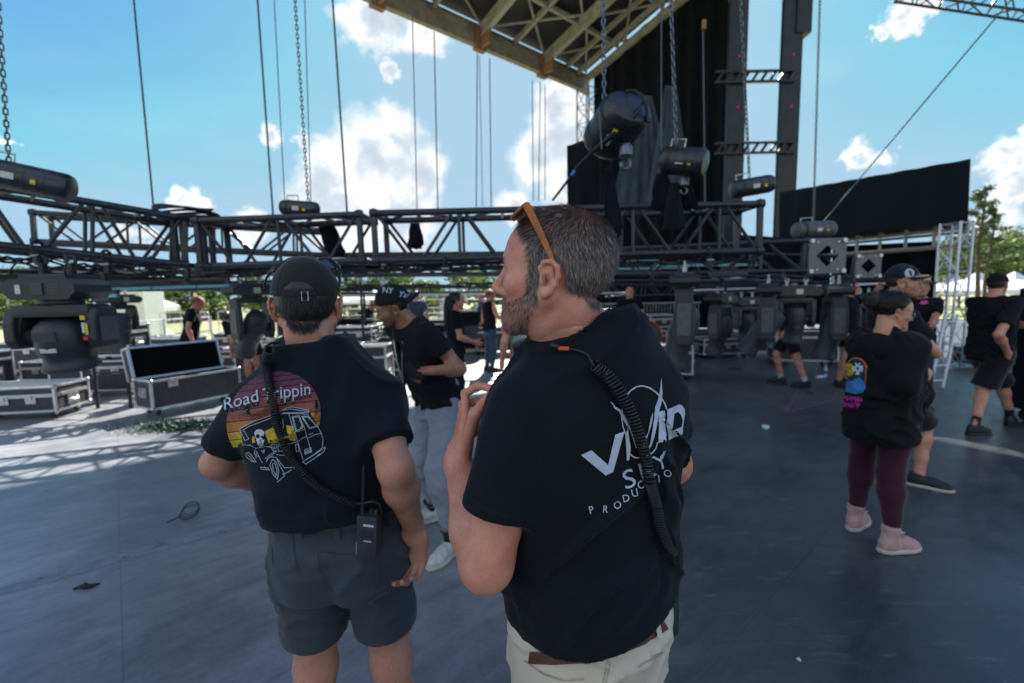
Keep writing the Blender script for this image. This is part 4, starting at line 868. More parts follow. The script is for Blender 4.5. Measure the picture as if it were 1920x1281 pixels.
g = MB(); c = P(250, 560, 26); tag(g.box((c.x, 26, .6), (2.3, 1.6, 3.2), bev=.05).build('equipment_hut', M['white']), 'white boxy hut beyond the barrier behind the open case', 'hut')
c = P(225, 560, 30); vt = thing('parked_van', 'white parked van beyond the barrier at left', 'van', (c.x, 30, -1.5))
# van body: side profile prism
prf = [(-2.4, .35), (2.5, .35), (2.6, .9), (2.1, 1.25), (1.4, 2.05), (-2.4, 2.1)]
MB().prism([(c.x + x, 29.0, -1.5 + z) for x, z in prf], (0, 1.9, 0)).build('body', M['white'], vt); g = MB()
for x in (-1.6, 1.7): g.tube((c.x + x, 28.95, -1.15), (c.x + x, 29.2, -1.15), .35, 16)
g.build('wheels', M['blackmetal'], vt, True); MB().prism([(c.x + x, 28.97, -1.5 + z) for x, z in [(.4, 1.2), (1.95, 1.22), (1.38, 1.9), (.4, 1.9)]], (0, .02, 0)).build('window', M['lens'], vt)
# ---------------------------------------------------------------- trees
leafm = []
for k, (c0, c1) in enumerate((((0.035, 0.075, 0.018), (0.10, 0.17, 0.035)), ((0.03, 0.06, 0.02), (0.075, 0.125, 0.035)), ((0.06, 0.11, 0.02), (0.16, 0.22, 0.05)))):
    m_ = bpy.data.materials.new('foliage'); m_.use_nodes = True; t = NT(m_.node_tree); b = t.n['Principled BSDF']
    ri = t.new('ShaderNodeNewGeometry').outputs['Random Per Island']; t.l.new(t.ramp(ri, [(0, c0), (1, c1)]), b.inputs['Base Color']); b.inputs['Roughness'].default_value = .6
    b.inputs['Transmission Weight'].default_value = 0.0; 
    tr_ = t.new('ShaderNodeBsdfTranslucent', {'Color': c1}); mx = t.new('ShaderNodeMixShader', {0: .35}); t.l.new(b.outputs[0], mx.inputs[1]); t.l.new(tr_.outputs[0], mx.inputs[2]); t.l.new(mx.outputs[0], t.n['Material Output'].inputs['Surface']); leafm.append(m_)
M['bark'] = mat('bark', (0.09, 0.07, 0.05), .9, var=.4, vscale=6)
def tree(label, base, h, crown_r, kind=0, seed=0, cz=.45, n=2600, group='trees beyond the stage', leaf=.22):
    rr = np.random.default_rng(seed); base = Vector(base); th = thing('pine_tree' if kind == 1 else 'leafy_tree', label, 'tree', base, group); g = MB()
    top = base + Vector((rr.normal() * .3, rr.normal() * .3, h)); g.sweep([base.lerp(top, v) + Vector((.12 * math.sin(v * 7 + seed), 0, 0)) for v in np.linspace(0, 1, 7)], [h * .016 * (1 - .85 * v) + .02 for v in np.linspace(0, 1, 7)], 8)
    cl = []; nb = 26 if kind == 1 else 34
    for i in range(nb):
        v = cz + (1 - cz) * (i + rr.random()) / nb; a_ = rr.random() * 6.28
        prof = (1 - ((v - cz) / (1 - cz)) ** 1.5 * .85) if kind == 1 else math.sqrt(max(.05, 1 - ((v - cz) / (1 - cz) * 1.7 - .7) ** 2))
        L = crown_r * prof * rr.uniform(.5, 1.05); p0 = base.lerp(top, v - (.02 if kind == 1 else .1)); p1 = base.lerp(top, v) + Vector((math.cos(a_) * L, math.sin(a_) * L, L * rr.uniform(-.1, .35)))
        g.sweep([p0, p0.lerp(p1, .5) + Vector((0, 0, .08 * L)), p1], [.05 + .02 * L, .03 + .01 * L, .012], 5)
        for u in ((.55, .8, 1.0) if kind == 1 else (.7, 1.0)): cl.append((p0.lerp(p1, u), (.16 if kind == 1 else .24) * crown_r * rr.uniform(.6, 1.2)))
    g.build('trunk', M['bark'], th, True)
    cc_ = np.array([list(c) for c, _ in cl]); cr = np.array([r_ for _, r_ in cl]); w_ = cr ** 2; idx = rr.choice(len(cl), n, p=w_ / w_.sum())
    d = rr.normal(size=(n, 3)); d /= np.linalg.norm(d, axis=1, keepdims=True); pos = cc_[idx] + d * (cr[idx] * rr.random(n) ** .45)[:, None] * np.array([1, 1, .62 if kind == 1 else .8])
    u = rr.normal(size=(n, 3)); u /= np.linalg.norm(u, axis=1, keepdims=True); v_ = np.cross(u, d); v_ /= np.linalg.norm(v_, axis=1, keepdims=True) + 1e-9; s_ = leaf * rr.uniform(.5, 1.2, n)[:, None]
    V_ = np.stack([pos - u * s_, pos + v_ * s_ * .45, pos + u * s_, pos - v_ * s_ * .45], 1).reshape(-1, 3); F = np.arange(4 * n).reshape(-1, 4)
    mk('crown', V_, F, leafm[kind], th)
def tp(px, yy, z=-1.5): c = P(px, 560, yy); return (c.x, yy, z)
tree('tall sparse pine right of the banner', tp(1832, 34), 10.2, 2.4, 1, 1, .42, 3400, leaf=.13)
tree('second tall pine trunk close behind the first', tp(1845, 37), 9.2, 1.9, 1, 2, .5, 2200, leaf=.13)
tree('pine reaching in from the right frame edge', tp(1945, 32), 10, 2.5, 1, 3, .45, 3000, leaf=.13)
for k, (px, yy, h, r_, kd) in enumerate(((1800, 62, 9, 4.2, 2), (1880, 58, 8.5, 4.5, 2), (1850, 66, 10, 4.5, 0), (1935, 60, 9, 4.5, 2), (1760, 70, 9, 4.5, 0), (1905, 72, 11, 4.5, 0), (1985, 66, 10, 5, 2))):
    tree('bright leafy tree behind the tents, ' + ['just right of the tower', 'left of the right edge', 'under the pine crown', 'at the right edge', 'seen through the tower', 'behind the black cap', 'beyond the right edge'][k], tp(px, yy), h, r_, kd, 10 + k, .25, 2600, leaf=.3)
for k, (px, yy) in enumerate(((-60, 75), (10, 60), (90, 70), (170, 66), (260, 72), (340, 68), (430, 74), (520, 70), (610, 72), (700, 68), (790, 74), (880, 70), (970, 75), (1060, 70), (1160, 72), (1250, 70), (1340, 72))):
    tree('rounded leafy tree on the horizon behind ' + ['the frame edge', 'the biggest lamp', 'the lamp base', 'the stacked cases', 'the open case', 'the blond person', 'the crouching woman', 'the grey cap left side', 'the grey cap right side', 'the bent man', 'the dark haired woman', 'the sleeveless man', 'the bearded face', 'the grey hair', 'the collar', 'the bass drum', 'the tilted light'][k], tp(px, yy), 6.3 + 1.6 * math.sin(k * 2.3), 5.6, 2 if k % 3 else 0, 40 + k, .04, 2300, 'trees along the field horizon', leaf=.42)
# ---------------------------------------------------------------- floor clutter
fc = thing('cable_offcut', 'small coil of black cable lying on the grey floor at left', 'cable', G(356, 968)); c = G(356, 968)
for k in range(3): MB().torus(c + Vector((0, .01 * k, .030 + .012 * k)), .058 - .004 * k, .0032, Matrix.Rotation(R(28 + 9 * k), 3, 'X'), 28, 6, sx=1.15).build('loop', M['cable'], fc, True)
MB().sweep([c + Vector((-.06, 0, .006)), c + Vector((-.085, -.06, .005)), c + Vector((-.1, -.1, .004))], .0032, 6).build('tail', M['cable'], fc, True)
c = G(160, 1103); g = MB(); 
g.sweep([c + Vector((-.05, -.02, .008)), c + Vector((-.01, .01, .014)), c + Vector((.03, 0, .01)), c + Vector((.055, .03, .008))], [.006, .014, .012, .005], 8); g.sweep([c + Vector((-.03, .02, .008)), c + Vector((.01, -.015, .012)), c + Vector((.04, .02, .01))], [.004, .010, .004], 8)
tag(g.build('tape_scrap', M['cable'], None, True), 'crumpled black tape scrap on the floor below the grey strip', 'tape scrap')
# green tinsel / camouflage netting under the open case
rr = np.random.default_rng(3); c = G(330, 803); V_ = []; F = []
for i in range(5200):
    p = np.array([c.x + rr.normal() * .26, c.y + rr.normal() * .10, .0 + abs(rr.normal()) * .03 + .01]); d = rr.normal(size=3) * .022; e = rr.normal(size=3) * .008; k = len(V_); V_ += [p, p + d, p + d + e]; F.append((k, k + 1, k + 2))
nt = np.array(V_); nt[:, 2] = np.maximum(nt[:, 2], .004); tag(mk('green_netting', nt, F, M['green']), 'heap of dark green netting on the floor under the open case', 'netting')
g = MB(); c = G(390, 793); g.sweep([c + Vector((-.15, -.02, .012)), c + Vector((-.05, .01, .02)), c + Vector((.08, .03, .018)), c + Vector((.2, .08, .012))], [.008, .013, .012, .01], 6); tag(g.build('green_ribbon', M['greenlight'], None, True), 'bright green ribbon end beside the dark netting', 'ribbon')
# tape roll
tr_ = thing('tape_roll', 'small roll of tape, half white half green, on the right floor', 'tape roll', G(1435, 805)); c = G(1435, 805)
MB().lathe([(.019, 0), (.038, 0), (.04, .004), (.04, .04), (.038, .044), (.019, .044)], c, None, 24).build('roll', M['white'], tr_, True); MB().lathe([(.0385, .0005), (.0412, .003), (.0412, .020), (.0385, .0205)], c, None, 24).build('band', M['greenlight'], tr_, True)
# bottles, scraps
def bottle(label, loc, rz=0, lying=True):
    th = thing('water_bottle', label, 'bottle', loc, 'water bottles'); q_ = (Matrix.Rotation(R(rz), 3, 'Z') @ Matrix.Rotation(R(90), 3, 'Y')) if lying else None; o_ = Vector(loc) + Vector((0, 0, .033 if lying else 0))
    MB().lathe([(.024, 0), (.032, .006), (.032, .13), (.026, .155), (.013, .18), (.013, .19)], o_, q_, 18).build('body', M['glass'], th, True); MB().lathe([(.0325, .05), (.0326, .051), (.0326, .11), (.0325, .111)], o_, q_, 18).build('wrapper', M['blue'] if not lying else M['white'], th, True); MB().lathe([(.015, .19), (.015, .205), (.002, .207)], o_, q_, 14).build('cap', M['white'], th, True)
bottle('water bottle lying on the floor left of the hoodie', G(1530, 711), 15); bottle('water bottle standing on the floor beside the lying one', G(1547, 706), 0, False)
cp = G(1532, 688) + Vector((-.05, .45, .745)); bottle('blue labelled bottle standing on the silver edged case', (cp.x - .45, cp.y - .1, cp.z), 0, False)
g = MB(); 
for k in range(9): g.tube((cp.x + .05 + .07 * k % .4, cp.y - .15 + .03 * (k % 3), cp.z), (cp.x + .05 + .07 * k % .4, cp.y - .15 + .03 * (k % 3), cp.z + .035), .016, 8)
tag(g.build('fixings', M['steel'], None, True), 'scatter of silver fixings on the case left of the hoodie', 'fixings')
def scrap(name, label, px, py, m, s_=.03, cat='litter'):
    c = G(px, py); rr = random.Random(px); g = MB(); n = 7; pts = [c + Vector((math.cos(6.28 * i / n) * s_ * rr.uniform(.5, 1.2), math.sin(6.28 * i / n) * s_ * rr.uniform(.5, 1.2), .002)) for i in range(n)]; g.prism(pts, (0, 0, .005)); tag(g.build(name, m), label, cat)
scrap('paper_scrap', 'tiny white paper scrap on the floor near the bottom right', 1498, 1238, M['white'], .011); scrap('leaf_scrap', 'flat dark scrap on the floor behind the hoodie', 1519, 738, M['cable'], .09); scrap('floor_patch', 'dark tape patch on the shaded floor by the walking legs', 1378, 692, M['cable'], .12, 'tape patch')
# dotted pink marks
g = MB(); rr = random.Random(2)
for (x0, y0, x1, y1, n) in ((1503, 702, 1490, 745, 10), (1490, 748, 1472, 773, 8), (1472, 773, 1560, 752, 16), (1560, 750, 1578, 720, 7)):
    for i in range(n):
        c = G(x0 + (x1 - x0) * i / n + rr.uniform(-2, 2), y0 + (y1 - y0) * i / n + rr.uniform(-1, 1)); g.lathe([(.009, .001), (.009, .004), (.004, .006)], c, None, 8)
tag(g.build('chalk_dots', M['hotpink']), 'dotted pink marking line on the floor behind the hoodie', 'floor marking')
# ================================================================ IMPLICIT-SURFACE BODIES
_NL = np.random.default_rng(11).random((32, 32, 32)).astype(np.float32) * 2 - 1
def vnoise(p):
    q = np.floor(p).astype(np.int64); f = (p - q); f = f * f * (3 - 2 * f); q &= 31; r = (q + 1) & 31
    x0, y0, z0 = q[:, 0], q[:, 1], q[:, 2]; x1, y1, z1 = r[:, 0], r[:, 1], r[:, 2]; fx, fy, fz = f[:, 0], f[:, 1], f[:, 2]
    a = _NL[x0, y0, z0] * (1 - fx) + _NL[x1, y0, z0] * fx; b = _NL[x0, y1, z0] * (1 - fx) + _NL[x1, y1, z0] * fx
    c = _NL[x0, y0, z1] * (1 - fx) + _NL[x1, y0, z1] * fx; d = _NL[x0, y1, z1] * (1 - fx) + _NL[x1, y1, z1] * fx
    return (a * (1 - fy) + b * fy) * (1 - fz) + (c * (1 - fy) + d * fy) * fz
def A3(v): return np.array(list(v), dtype=np.float64)
def smin(a, b, k):
    if k <= 0: return np.minimum(a, b)
    h = np.maximum(k - np.abs(a - b), 0) / k; return np.minimum(a, b) - h * h * k * .25
def smax(a, b, k): return -smin(-a, -b, k)
def U(k, *fs):
    def f(p):
        d = fs[0](p)
        for g in fs[1:]: d = smin(d, g(p), k)
        return d
    return f
def INT(k, f1, f2): return lambda p: smax(f1(p), f2(p), k)
def SUB(k, f1, f2): return lambda p: smax(f1(p), -f2(p), k)
def cap(a, b, ra, rb=None):
    a = A3(a); b = A3(b); rb = ra if rb is None else rb; ab = b - a; L2 = max(1e-9, ab @ ab)
    def f(p):
        pa = p - a; t = np.clip((pa @ ab) / L2, 0, 1); return np.linalg.norm(pa - t[:, None] * ab, axis=1) - (ra + (rb - ra) * t)
    return f
def ell(c, r, rot=None):
    c = A3(c); r = A3(r); rt = None if rot is None else np.array(rot)
    def f(p):
        q = p - c
        if rt is not None: q = q @ rt
        k0 = np.linalg.norm(q / r, axis=1); k1 = np.linalg.norm(q / (r * r), axis=1) + 1e-9; return k0 * (k0 - 1) / k1
    return f
def plane(pt, n):
    pt = A3(pt); n = A3(n); n = n / np.linalg.norm(n); return lambda p: (p - pt) @ n
def rbox(c, h, r, rot=None):
    c = A3(c); h = A3(h); rt = None if rot is None else np.array(rot)
    def f(p):
        q = p - c
        if rt is not None: q = q @ rt
        q = np.abs(q) - (h - r); return np.linalg.norm(np.maximum(q, 0), axis=1) + np.minimum(q.max(axis=1), 0) - r
    return f
def chainf(pts, rs, k=.006):
    return U(k, *[cap(pts[i], pts[i + 1], rs[i], rs[i + 1]) for i in range(len(pts) - 1)])
def loft(levels, n=2.3):
    """levels: (z, cx, cy, rx, ry) rising; body of stacked superellipses"""
    L = np.array(sorted(levels)); zs = L[:, 0]
    zf = np.linspace(zs[0], zs[-1], 90)
    def sm(col):
        y = np.interp(zf, zs, col)
        for _ in range(6): y[1:-1] = (y[:-2] + 2 * y[1:-1] + y[2:]) / 4
        return y
    T = [sm(L[:, i]) for i in range(1, 5)]
    def f(p):
        z = p[:, 2]; cx, cy, rx, ry = (np.interp(z, zf, t_) for t_ in T)
        u = np.abs((p[:, 0] - cx) / rx) ** n + np.abs((p[:, 1] - cy) / ry) ** n
        d = (u ** (1 / n) - 1) * np.minimum(rx, ry)
        return smax(d, np.maximum(zs[0] - z, z - zs[-1]), .015)
    return f
def inframe(f, Mx):
    """evaluate f in the local space of 4x4 frame Mx (rigid)"""
    Rm = np.array(Mx.to_3x3()); t_ = A3(Mx.to_translation()); s_ = float(np.cbrt(np.linalg.det(Rm))); Rm = Rm / s_
    return lambda p: f(((p - t_) @ Rm) / s_) * s_
def mesh_sdf(f, lo, hi, h):
    lo = A3(lo); hi = A3(hi); B = 8; nb = np.ceil((hi - lo) / (h * B)).astype(int); n = nb * B
    D = np.ones(n, dtype=np.float32); bi = np.stack(np.meshgrid(*[np.arange(k) for k in nb], indexing='ij'), -1).reshape(-1, 3)
    cen = lo + (bi * B + (B - 1) / 2) * h; dc = np.concatenate([f(c) for c in np.array_split(cen, max(1, len(cen) // 60000))])
    act = np.abs(dc) < .9 * B * h * 1.25 + .012
    Db = D.reshape(nb[0], B, nb[1], B, nb[2], B); sg = np.sign(dc)
    for i in np.nonzero((~act) & (sg < 0))[0]: Db[bi[i, 0], :, bi[i, 1], :, bi[i, 2], :] = -1
    loc = np.stack(np.meshgrid(*[np.arange(B)] * 3, indexing='ij'), -1).reshape(-1, 3); ai = np.nonzero(act)[0]
    for ch in np.array_split(ai, max(1, len(ai) // 150)):
        if len(ch) == 0: continue
        pts = lo + ((bi[ch] * B)[:, None, :] + loc[None]).reshape(-1, 3) * h; d = f(pts).astype(np.float32).reshape(len(ch), B, B, B)
        for k, i in enumerate(ch): Db[bi[i, 0], :, bi[i, 1], :, bi[i, 2], :] = d[k]
    D = Db.reshape(n)
    for ax_ in range(3):
        sl = [slice(None)] * 3
        for e in (0, -1): sl[ax_] = e; D[tuple(sl)] = np.maximum(D[tuple(sl)], h * .5)
    Sg = D < 0; c8 = [(i, j, k) for i in (0, 1) for j in (0, 1) for k in (0, 1)]
    m = tuple(s - 1 for s in n); cnt = np.zeros(m, dtype=np.int8)
    for (i, j, k) in c8: cnt += Sg[i:i + m[0], j:j + m[1], k:k + m[2]]
    cells = np.argwhere((cnt > 0) & (cnt < 8)); idx = -np.ones(m, dtype=np.int64); idx[cells[:, 0], cells[:, 1], cells[:, 2]] = np.arange(len(cells))
    acc = np.zeros((len(cells), 3)); num = np.zeros(len(cells)); vals = {c: D[cells[:, 0] + c[0], cells[:, 1] + c[1], cells[:, 2] + c[2]].astype(np.float64) for c in c8}
    for c in c8:
        for ax_ in range(3):
            if c[ax_]: continue
            e = list(c); e[ax_] = 1; e = tuple(e); a, b = vals[c], vals[e]; cr = (a < 0) != (b < 0); t_ = np.where(cr, a / np.where(cr, a - b, 1), 0)
            pt = np.tile(np.array(c, float), (len(cells), 1)); pt[:, ax_] += t_; acc += pt * cr[:, None]; num += cr
    V = lo + (cells + acc / num[:, None]) * h; F = []
    for ax_ in range(3):
        u, v = [(1, 2), (2, 0), (0, 1)][ax_]
        a = Sg; sl0 = [slice(1, s - 1) for s in n]; sl0[ax_] = slice(0, n[ax_] - 1); sl1 = list(sl0); sl1[ax_] = slice(1, n[ax_])
        s0, s1 = a[tuple(sl0)], a[tuple(sl1)]; e = np.argwhere(s0 != s1)
        if len(e) == 0: continue
        fl = s0[e[:, 0], e[:, 1], e[:, 2]]; base = e.copy()
        for k in range(3):
            if k != ax_: base[:, k] += 1
        def g(du, dv): q = base.copy(); q[:, u] -= du; q[:, v] -= dv; return idx[q[:, 0], q[:, 1], q[:, 2]]
        q4 = np.stack([g(1, 1), g(0, 1), g(0, 0), g(1, 0)], 1); q4[~fl] = q4[~fl][:, ::-1]; F.append(q4)
    F = np.concatenate(F); F = F[(F >= 0).all(axis=1)]
    return V, F
def obj_sdf(name, f, lo, hi, h, m, parent, xf=None):
    V, F = mesh_sdf(f, lo, hi, h)
    if xf is not None: Rm = np.array(xf.to_3x3()); V = V @ Rm.T + A3(xf.to_translation())
    return mk(name, V, F, m, parent, True)
def bvh_of(o):
    me = o.data; off = OFF.get(o.name, Vector((0, 0, 0))); n = len(me.vertices); co = np.empty(n * 3); me.vertices.foreach_get('co', co); co = co.reshape(-1, 3) + np.array(off)
    return BVHTree.FromPolygons([tuple(c) for c in co], [tuple(p.vertices) for p in me.polygons])
CAMP = Vector((0, 0, CAMZ))
def hit(bvh, px, py):
    d = ray(px, py).normalized(); h_ = bvh.ray_cast(CAMP, d); return (h_[0], h_[1]) if h_[0] is not None else (None, None)
# ---------------------------------------------------------------- skin, cloth, hair materials
def skin_mat(name, c, c2, sss=.18, rough=.48, frk=.5):
    m = bpy.data.materials.new(name); m.use_nodes = True; t = NT(m.node_tree); b = t.n['Principled BSDF']; co = t.new('ShaderNodeTexCoord').outputs['Object']
    n = t.new('ShaderNodeTexNoise', {'Vector': co, 'Scale': 16.0, 'Detail': 5.0, 'Roughness': .65}).outputs['Fac']; f_ = t.new('ShaderNodeTexNoise', {'Vector': co, 'Scale': 260.0, 'Detail': 2.0}).outputs['Fac']
    base = t.ramp(n, [(.32, c), (.68, c2)]); base = t.mix(frk, base, t.ramp(f_, [(.3, .86), (.6, 1.04)]), 'MULTIPLY'); t.l.new(base, b.inputs['Base Color'])
    b.inputs['Roughness'].default_value = rough; b.inputs['Subsurface Weight'].default_value = sss; b.inputs['Subsurface Radius'].default_value = (.010, .0035, .002); b.inputs['Subsurface Scale'].default_value = 1.0
    vo = t.new('ShaderNodeTexVoronoi', {'Vector': co, 'Scale': 650.0}).outputs['Distance']; h_ = t.math('ADD', t.math('MULTIPLY', vo, .35), t.math('MULTIPLY', n, 1.2))
    bp_ = t.new('ShaderNodeBump', {'Height': h_, 'Strength': .6, 'Distance': .0014}); t.l.new(bp_.outputs[0], b.inputs['Normal']); return m
M['skinA'] = skin_mat('skin_ruddy', (.60, .225, .145), (.74, .35, .245))
M['skinB'] = skin_mat('skin_fair', (.54, .235, .15), (.64, .33, .23))
M['skinC'] = skin_mat('skin_brown', (.24, .105, .06), (.42, .21, .13))
M['skinD'] = skin_mat('skin_olive', (.52, .24, .145), (.62, .33, .21))
def cloth_mat(name, c, var=.25, rough=.88, sheen=.35, weave=1400.0, wb=.25, lint=False, big=6.0):
    m = bpy.data.materials.new(name); m.use_nodes = True; t = NT(m.node_tree); b = t.n['Principled BSDF']; co = t.new('ShaderNodeTexCoord').outputs['Object']
    n = t.new('ShaderNodeTexNoise', {'Vector': co, 'Scale': big, 'Detail': 5.0, 'Roughness': .6}).outputs['Fac']
    base = t.ramp(n, [(.3, tuple(x * (1 - var) for x in c)), (.7, tuple(x * (1 + var) for x in c))])
    if lint:
        vo = t.new('ShaderNodeTexVoronoi', {'Vector': co, 'Scale': 95.0}); l_ = t.new('ShaderNodeMapRange', {'Value': vo.outputs['Distance'], 'From Min': .018, 'From Max': .05, 'To Min': .55, 'To Max': 0.0}).outputs[0]
        k_ = t.new('ShaderNodeMapRange', {'Value': t.new('ShaderNodeTexNoise', {'Vector': co, 'Scale': 30.0}).outputs['Fac'], 'From Min': .5, 'From Max': .6}).outputs[0]
        base = t.mix(t.math('MULTIPLY', l_, k_), base, (.3, .3, .32))
    t.l.new(base, b.inputs['Base Color']); b.inputs['Roughness'].default_value = rough; b.inputs['Specular IOR Level'].default_value = .25; b.inputs['Sheen Weight'].default_value = sheen; b.inputs['Sheen Roughness'].default_value = .4
    w1 = t.new('ShaderNodeTexNoise', {'Vector': co, 'Scale': weave, 'Detail': 2.0}).outputs['Fac']; w2 = t.new('ShaderNodeTexNoise', {'Vector': co, 'Scale': 34.0, 'Detail': 4.0}).outputs['Fac']
    bp_ = t.new('ShaderNodeBump', {'Height': t.math('ADD', t.math('MULTIPLY', w1, .25), t.math('MULTIPLY', w2, 1.6)), 'Strength': wb, 'Distance': .003}); t.l.new(bp_.outputs[0], b.inputs['Normal']); return m
M['tee'] = cloth_mat('black_cotton', (.0045, .0075, .0115), lint=True, sheen=.05)
M['teeB'] = cloth_mat('faded_black_cotton', (.0065, .011, .018), sheen=.07)
M['teeC'] = cloth_mat('black_jersey', (.0045, .006, .009), sheen=.04); M['hood'] = cloth_mat('black_fleece', (.005, .006, .008), sheen=.05)
M['cap'] = cloth_mat('charcoal_twill', (.020, .0205, .021), rough=.85, sheen=.25, weave=900.0); M['capblack'] = cloth_mat('black_twill', (.008, .009, .012), sheen=.06); M['capblue'] = cloth_mat('navy_twill', (.010, .014, .03))
M['shortsB'] = cloth_mat('slate_shorts', (.050, .060, .074), var=.12, sheen=.15, rough=.75); M['khaki'] = cloth_mat('khaki_canvas', (.60, .53, .42), var=.10, sheen=.1, rough=.85)
M['joggers'] = cloth_mat('pale_grey_jersey', (.22, .25, .30), var=.12, sheen=.3); M['leggings'] = cloth_mat('maroon_leggings', (.050, .012, .026), var=.2, sheen=.4)
M['black_shorts'] = cloth_mat('black_shorts', (.009, .010, .013)); M['denim'] = cloth_mat('blue_denim', (.035, .06, .11)); M['sock'] = cloth_mat('black_sock', (.012, .013, .016)); M['whitesock'] = cloth_mat('white_sock', (.55, .56, .6), sheen=.1)
M['leather'] = mat('brown_leather', (.10, .035, .015), .5, var=.3, vscale=40); M['blackleather'] = mat('black_belt', (.012, .012, .014), .45, var=.3, vscale=40)
M['shoeblack'] = mat('black_shoe', (.014, .016, .020), .6, var=.3, vscale=30); M['shoegrey'] = mat('pale_sneaker', (.48, .50, .47), .6, var=.25, vscale=30, bump=.3, bscale=60); M['shoepink'] = mat('pink_suede', (.50, .30, .28), .85, var=.2, vscale=25, sheen=.4); M['sole'] = mat('pale_sole', (.50, .47, .40), .6, var=.15, vscale=20); M['soleblack'] = mat('dark_sole', (.02, .02, .022), .6)
M['gold'] = mat('pale_metal_chain', (.6, .58, .5), .3, .9); M['ink'] = mat('white_print', (.50, .56, .66), .8, 0, .2, var=.12, vscale=60); M['eye'] = mat('eyeball', (.75, .72, .70), .15); M['iris'] = mat('iris', (.05, .03, .02), .1)
M['lip'] = skin_mat('lip_skin', (.34, .11, .09), (.4, .15, .12)); M['woodframe'] = mat('wood_temple', (.42, .13, .025), .42, var=.35, vscale=60, bump=.2, bscale=200); M['straw'] = mat('straw', (.62, .42, .2), .7, var=.2, vscale=60, bump=.4, bscale=200)
def hair_mat(name, stops, rough=.45):
    m = bpy.data.materials.new(name); m.use_nodes = True; t = NT(m.node_tree); b = t.n['Principled BSDF']; ri = t.new('ShaderNodeNewGeometry').outputs['Random Per Island']
    t.l.new(t.ramp(ri, stops), b.inputs['Base Color']); b.inputs['Roughness'].default_value = rough; b.inputs['Specular IOR Level'].default_value = .5; return m
M['hairgrey'] = hair_mat('salt_pepper_hair', [(0, (.028, .018, .013)), (.45, (.080, .052, .038)), (.75, (.17, .125, .10)), (.9, (.32, .27, .24)), (1, (.50, .46, .43))])
M['hairside'] = hair_mat('greying_side_hair', [(0, (.03, .02, .015)), (.35, (.10, .072, .055)), (.7, (.26, .21, .175)), (1, (.55, .50, .46))])
M['beard'] = hair_mat('greying_beard', [(0, (.045, .024, .014)), (.45, (.12, .066, .042)), (.8, (.22, .145, .11)), (1, (.46, .42, .38))])
M['hairdark'] = hair_mat('dark_hair', [(0, (.006, .006, .007)), (.8, (.014, .012, .012)), (1, (.03, .025, .022))], .38)
M['hairbrown'] = hair_mat('brown_hair', [(0, (.015, .008, .006)), (1, (.06, .03, .02))], .4); M['hairblond'] = hair_mat('auburn_hair', [(0, (.10, .04, .015)), (1, (.34, .18, .08))], .4)
M['armhair'] = hair_mat('arm_hair', [(0, (.12, .06, .03)), (1, (.25, .15, .09))])
M['hairbase'] = mat('hair_base', (.02, .016, .014), .8); M['hairbaseg'] = mat('grey_hair_base', (.045, .037, .033), .8)
def strands(name, o, xf, maskf, dirf, n, length, width, m, parent, curl=.35, seed=0, seg=3, stand=.25):
    """hair as separate tapered blades rooted on object o; xf maps world to head space"""
    rr = np.random.default_rng(seed); me = o.data; off = np.array(OFF.get(o.name, Vector((0, 0, 0)))); nv = len(me.vertices); co = np.empty(nv * 3); me.vertices.foreach_get('co', co); co = co.reshape(-1, 3) + off
    nf = len(me.polygons); qi = np.empty(nf * 4, dtype=np.int64); me.polygons.foreach_get('vertices', qi); qi = qi.reshape(-1, 4); fn = np.empty(nf * 3); me.polygons.foreach_get('normal', fn); fn = fn.reshape(-1, 3)
    Rm = np.array(xf.to_3x3()); sc_ = np.cbrt(np.linalg.det(Rm)); Ri = (Rm / sc_).T; t_ = A3(xf.to_translation()); c = co[qi].mean(axis=1); lc = ((c - t_) @ (Rm / sc_)) / sc_; w_ = maskf(lc); ar = np.linalg.norm(np.cross(co[qi[:, 2]] - co[qi[:, 0]], co[qi[:, 3]] - co[qi[:, 1]]), axis=1); pr = w_ * ar
    if pr.sum() <= 0: return None
    f = rr.choice(nf, n, p=pr / pr.sum()); wt = rr.dirichlet((1, 1, 1, 1), n); p = (co[qi[f]] * wt[:, :, None]).sum(axis=1); nr = fn[f]; lp_ = ((p - t_) @ (Rm / sc_)) / sc_
    g = dirf(lp_); g = g / (np.linalg.norm(g, axis=1, keepdims=True) + 1e-9); g = g @ (Rm / sc_).T; g = g - nr * (g * nr).sum(1, keepdims=True); g = g / (np.linalg.norm(g, axis=1, keepdims=True) + 1e-9)
    g = g + rr.normal(size=g.shape) * curl * .5; L = (length(lp_) if callable(length) else np.full(n, length)) * rr.uniform(.6, 1.15, n); d0 = nr * stand + g; d0 /= np.linalg.norm(d0, axis=1, keepdims=True)
    cam_d = p - A3(CAMP); cam_d /= np.linalg.norm(cam_d, axis=1, keepdims=True); sd_ = np.cross(d0, nr) + rr.normal(size=g.shape) * .2; sd_ /= np.linalg.norm(sd_, axis=1, keepdims=True) + 1e-9
    V_ = []; bend = g * .9 - nr * .15
    for k in range(seg + 1):
        u = k / seg; q_ = p - nr * .001 + d0 * (L * u)[:, None] + bend * (L * u * u * .35)[:, None]; wv_ = width * (1 - .8 * u); V_ += [q_ - sd_ * wv_ / 2, q_ + sd_ * wv_ / 2]
    V_ = np.stack(V_, 1).reshape(-1, 3); K = 2 * (seg + 1); b0 = np.arange(n) * K; F = np.concatenate([np.stack([b0 + 2 * k, b0 + 2 * k + 1, b0 + 2 * k + 3, b0 + 2 * k + 2], 1) for k in range(seg)])
    return mk(name, V_, F, m, parent, True)
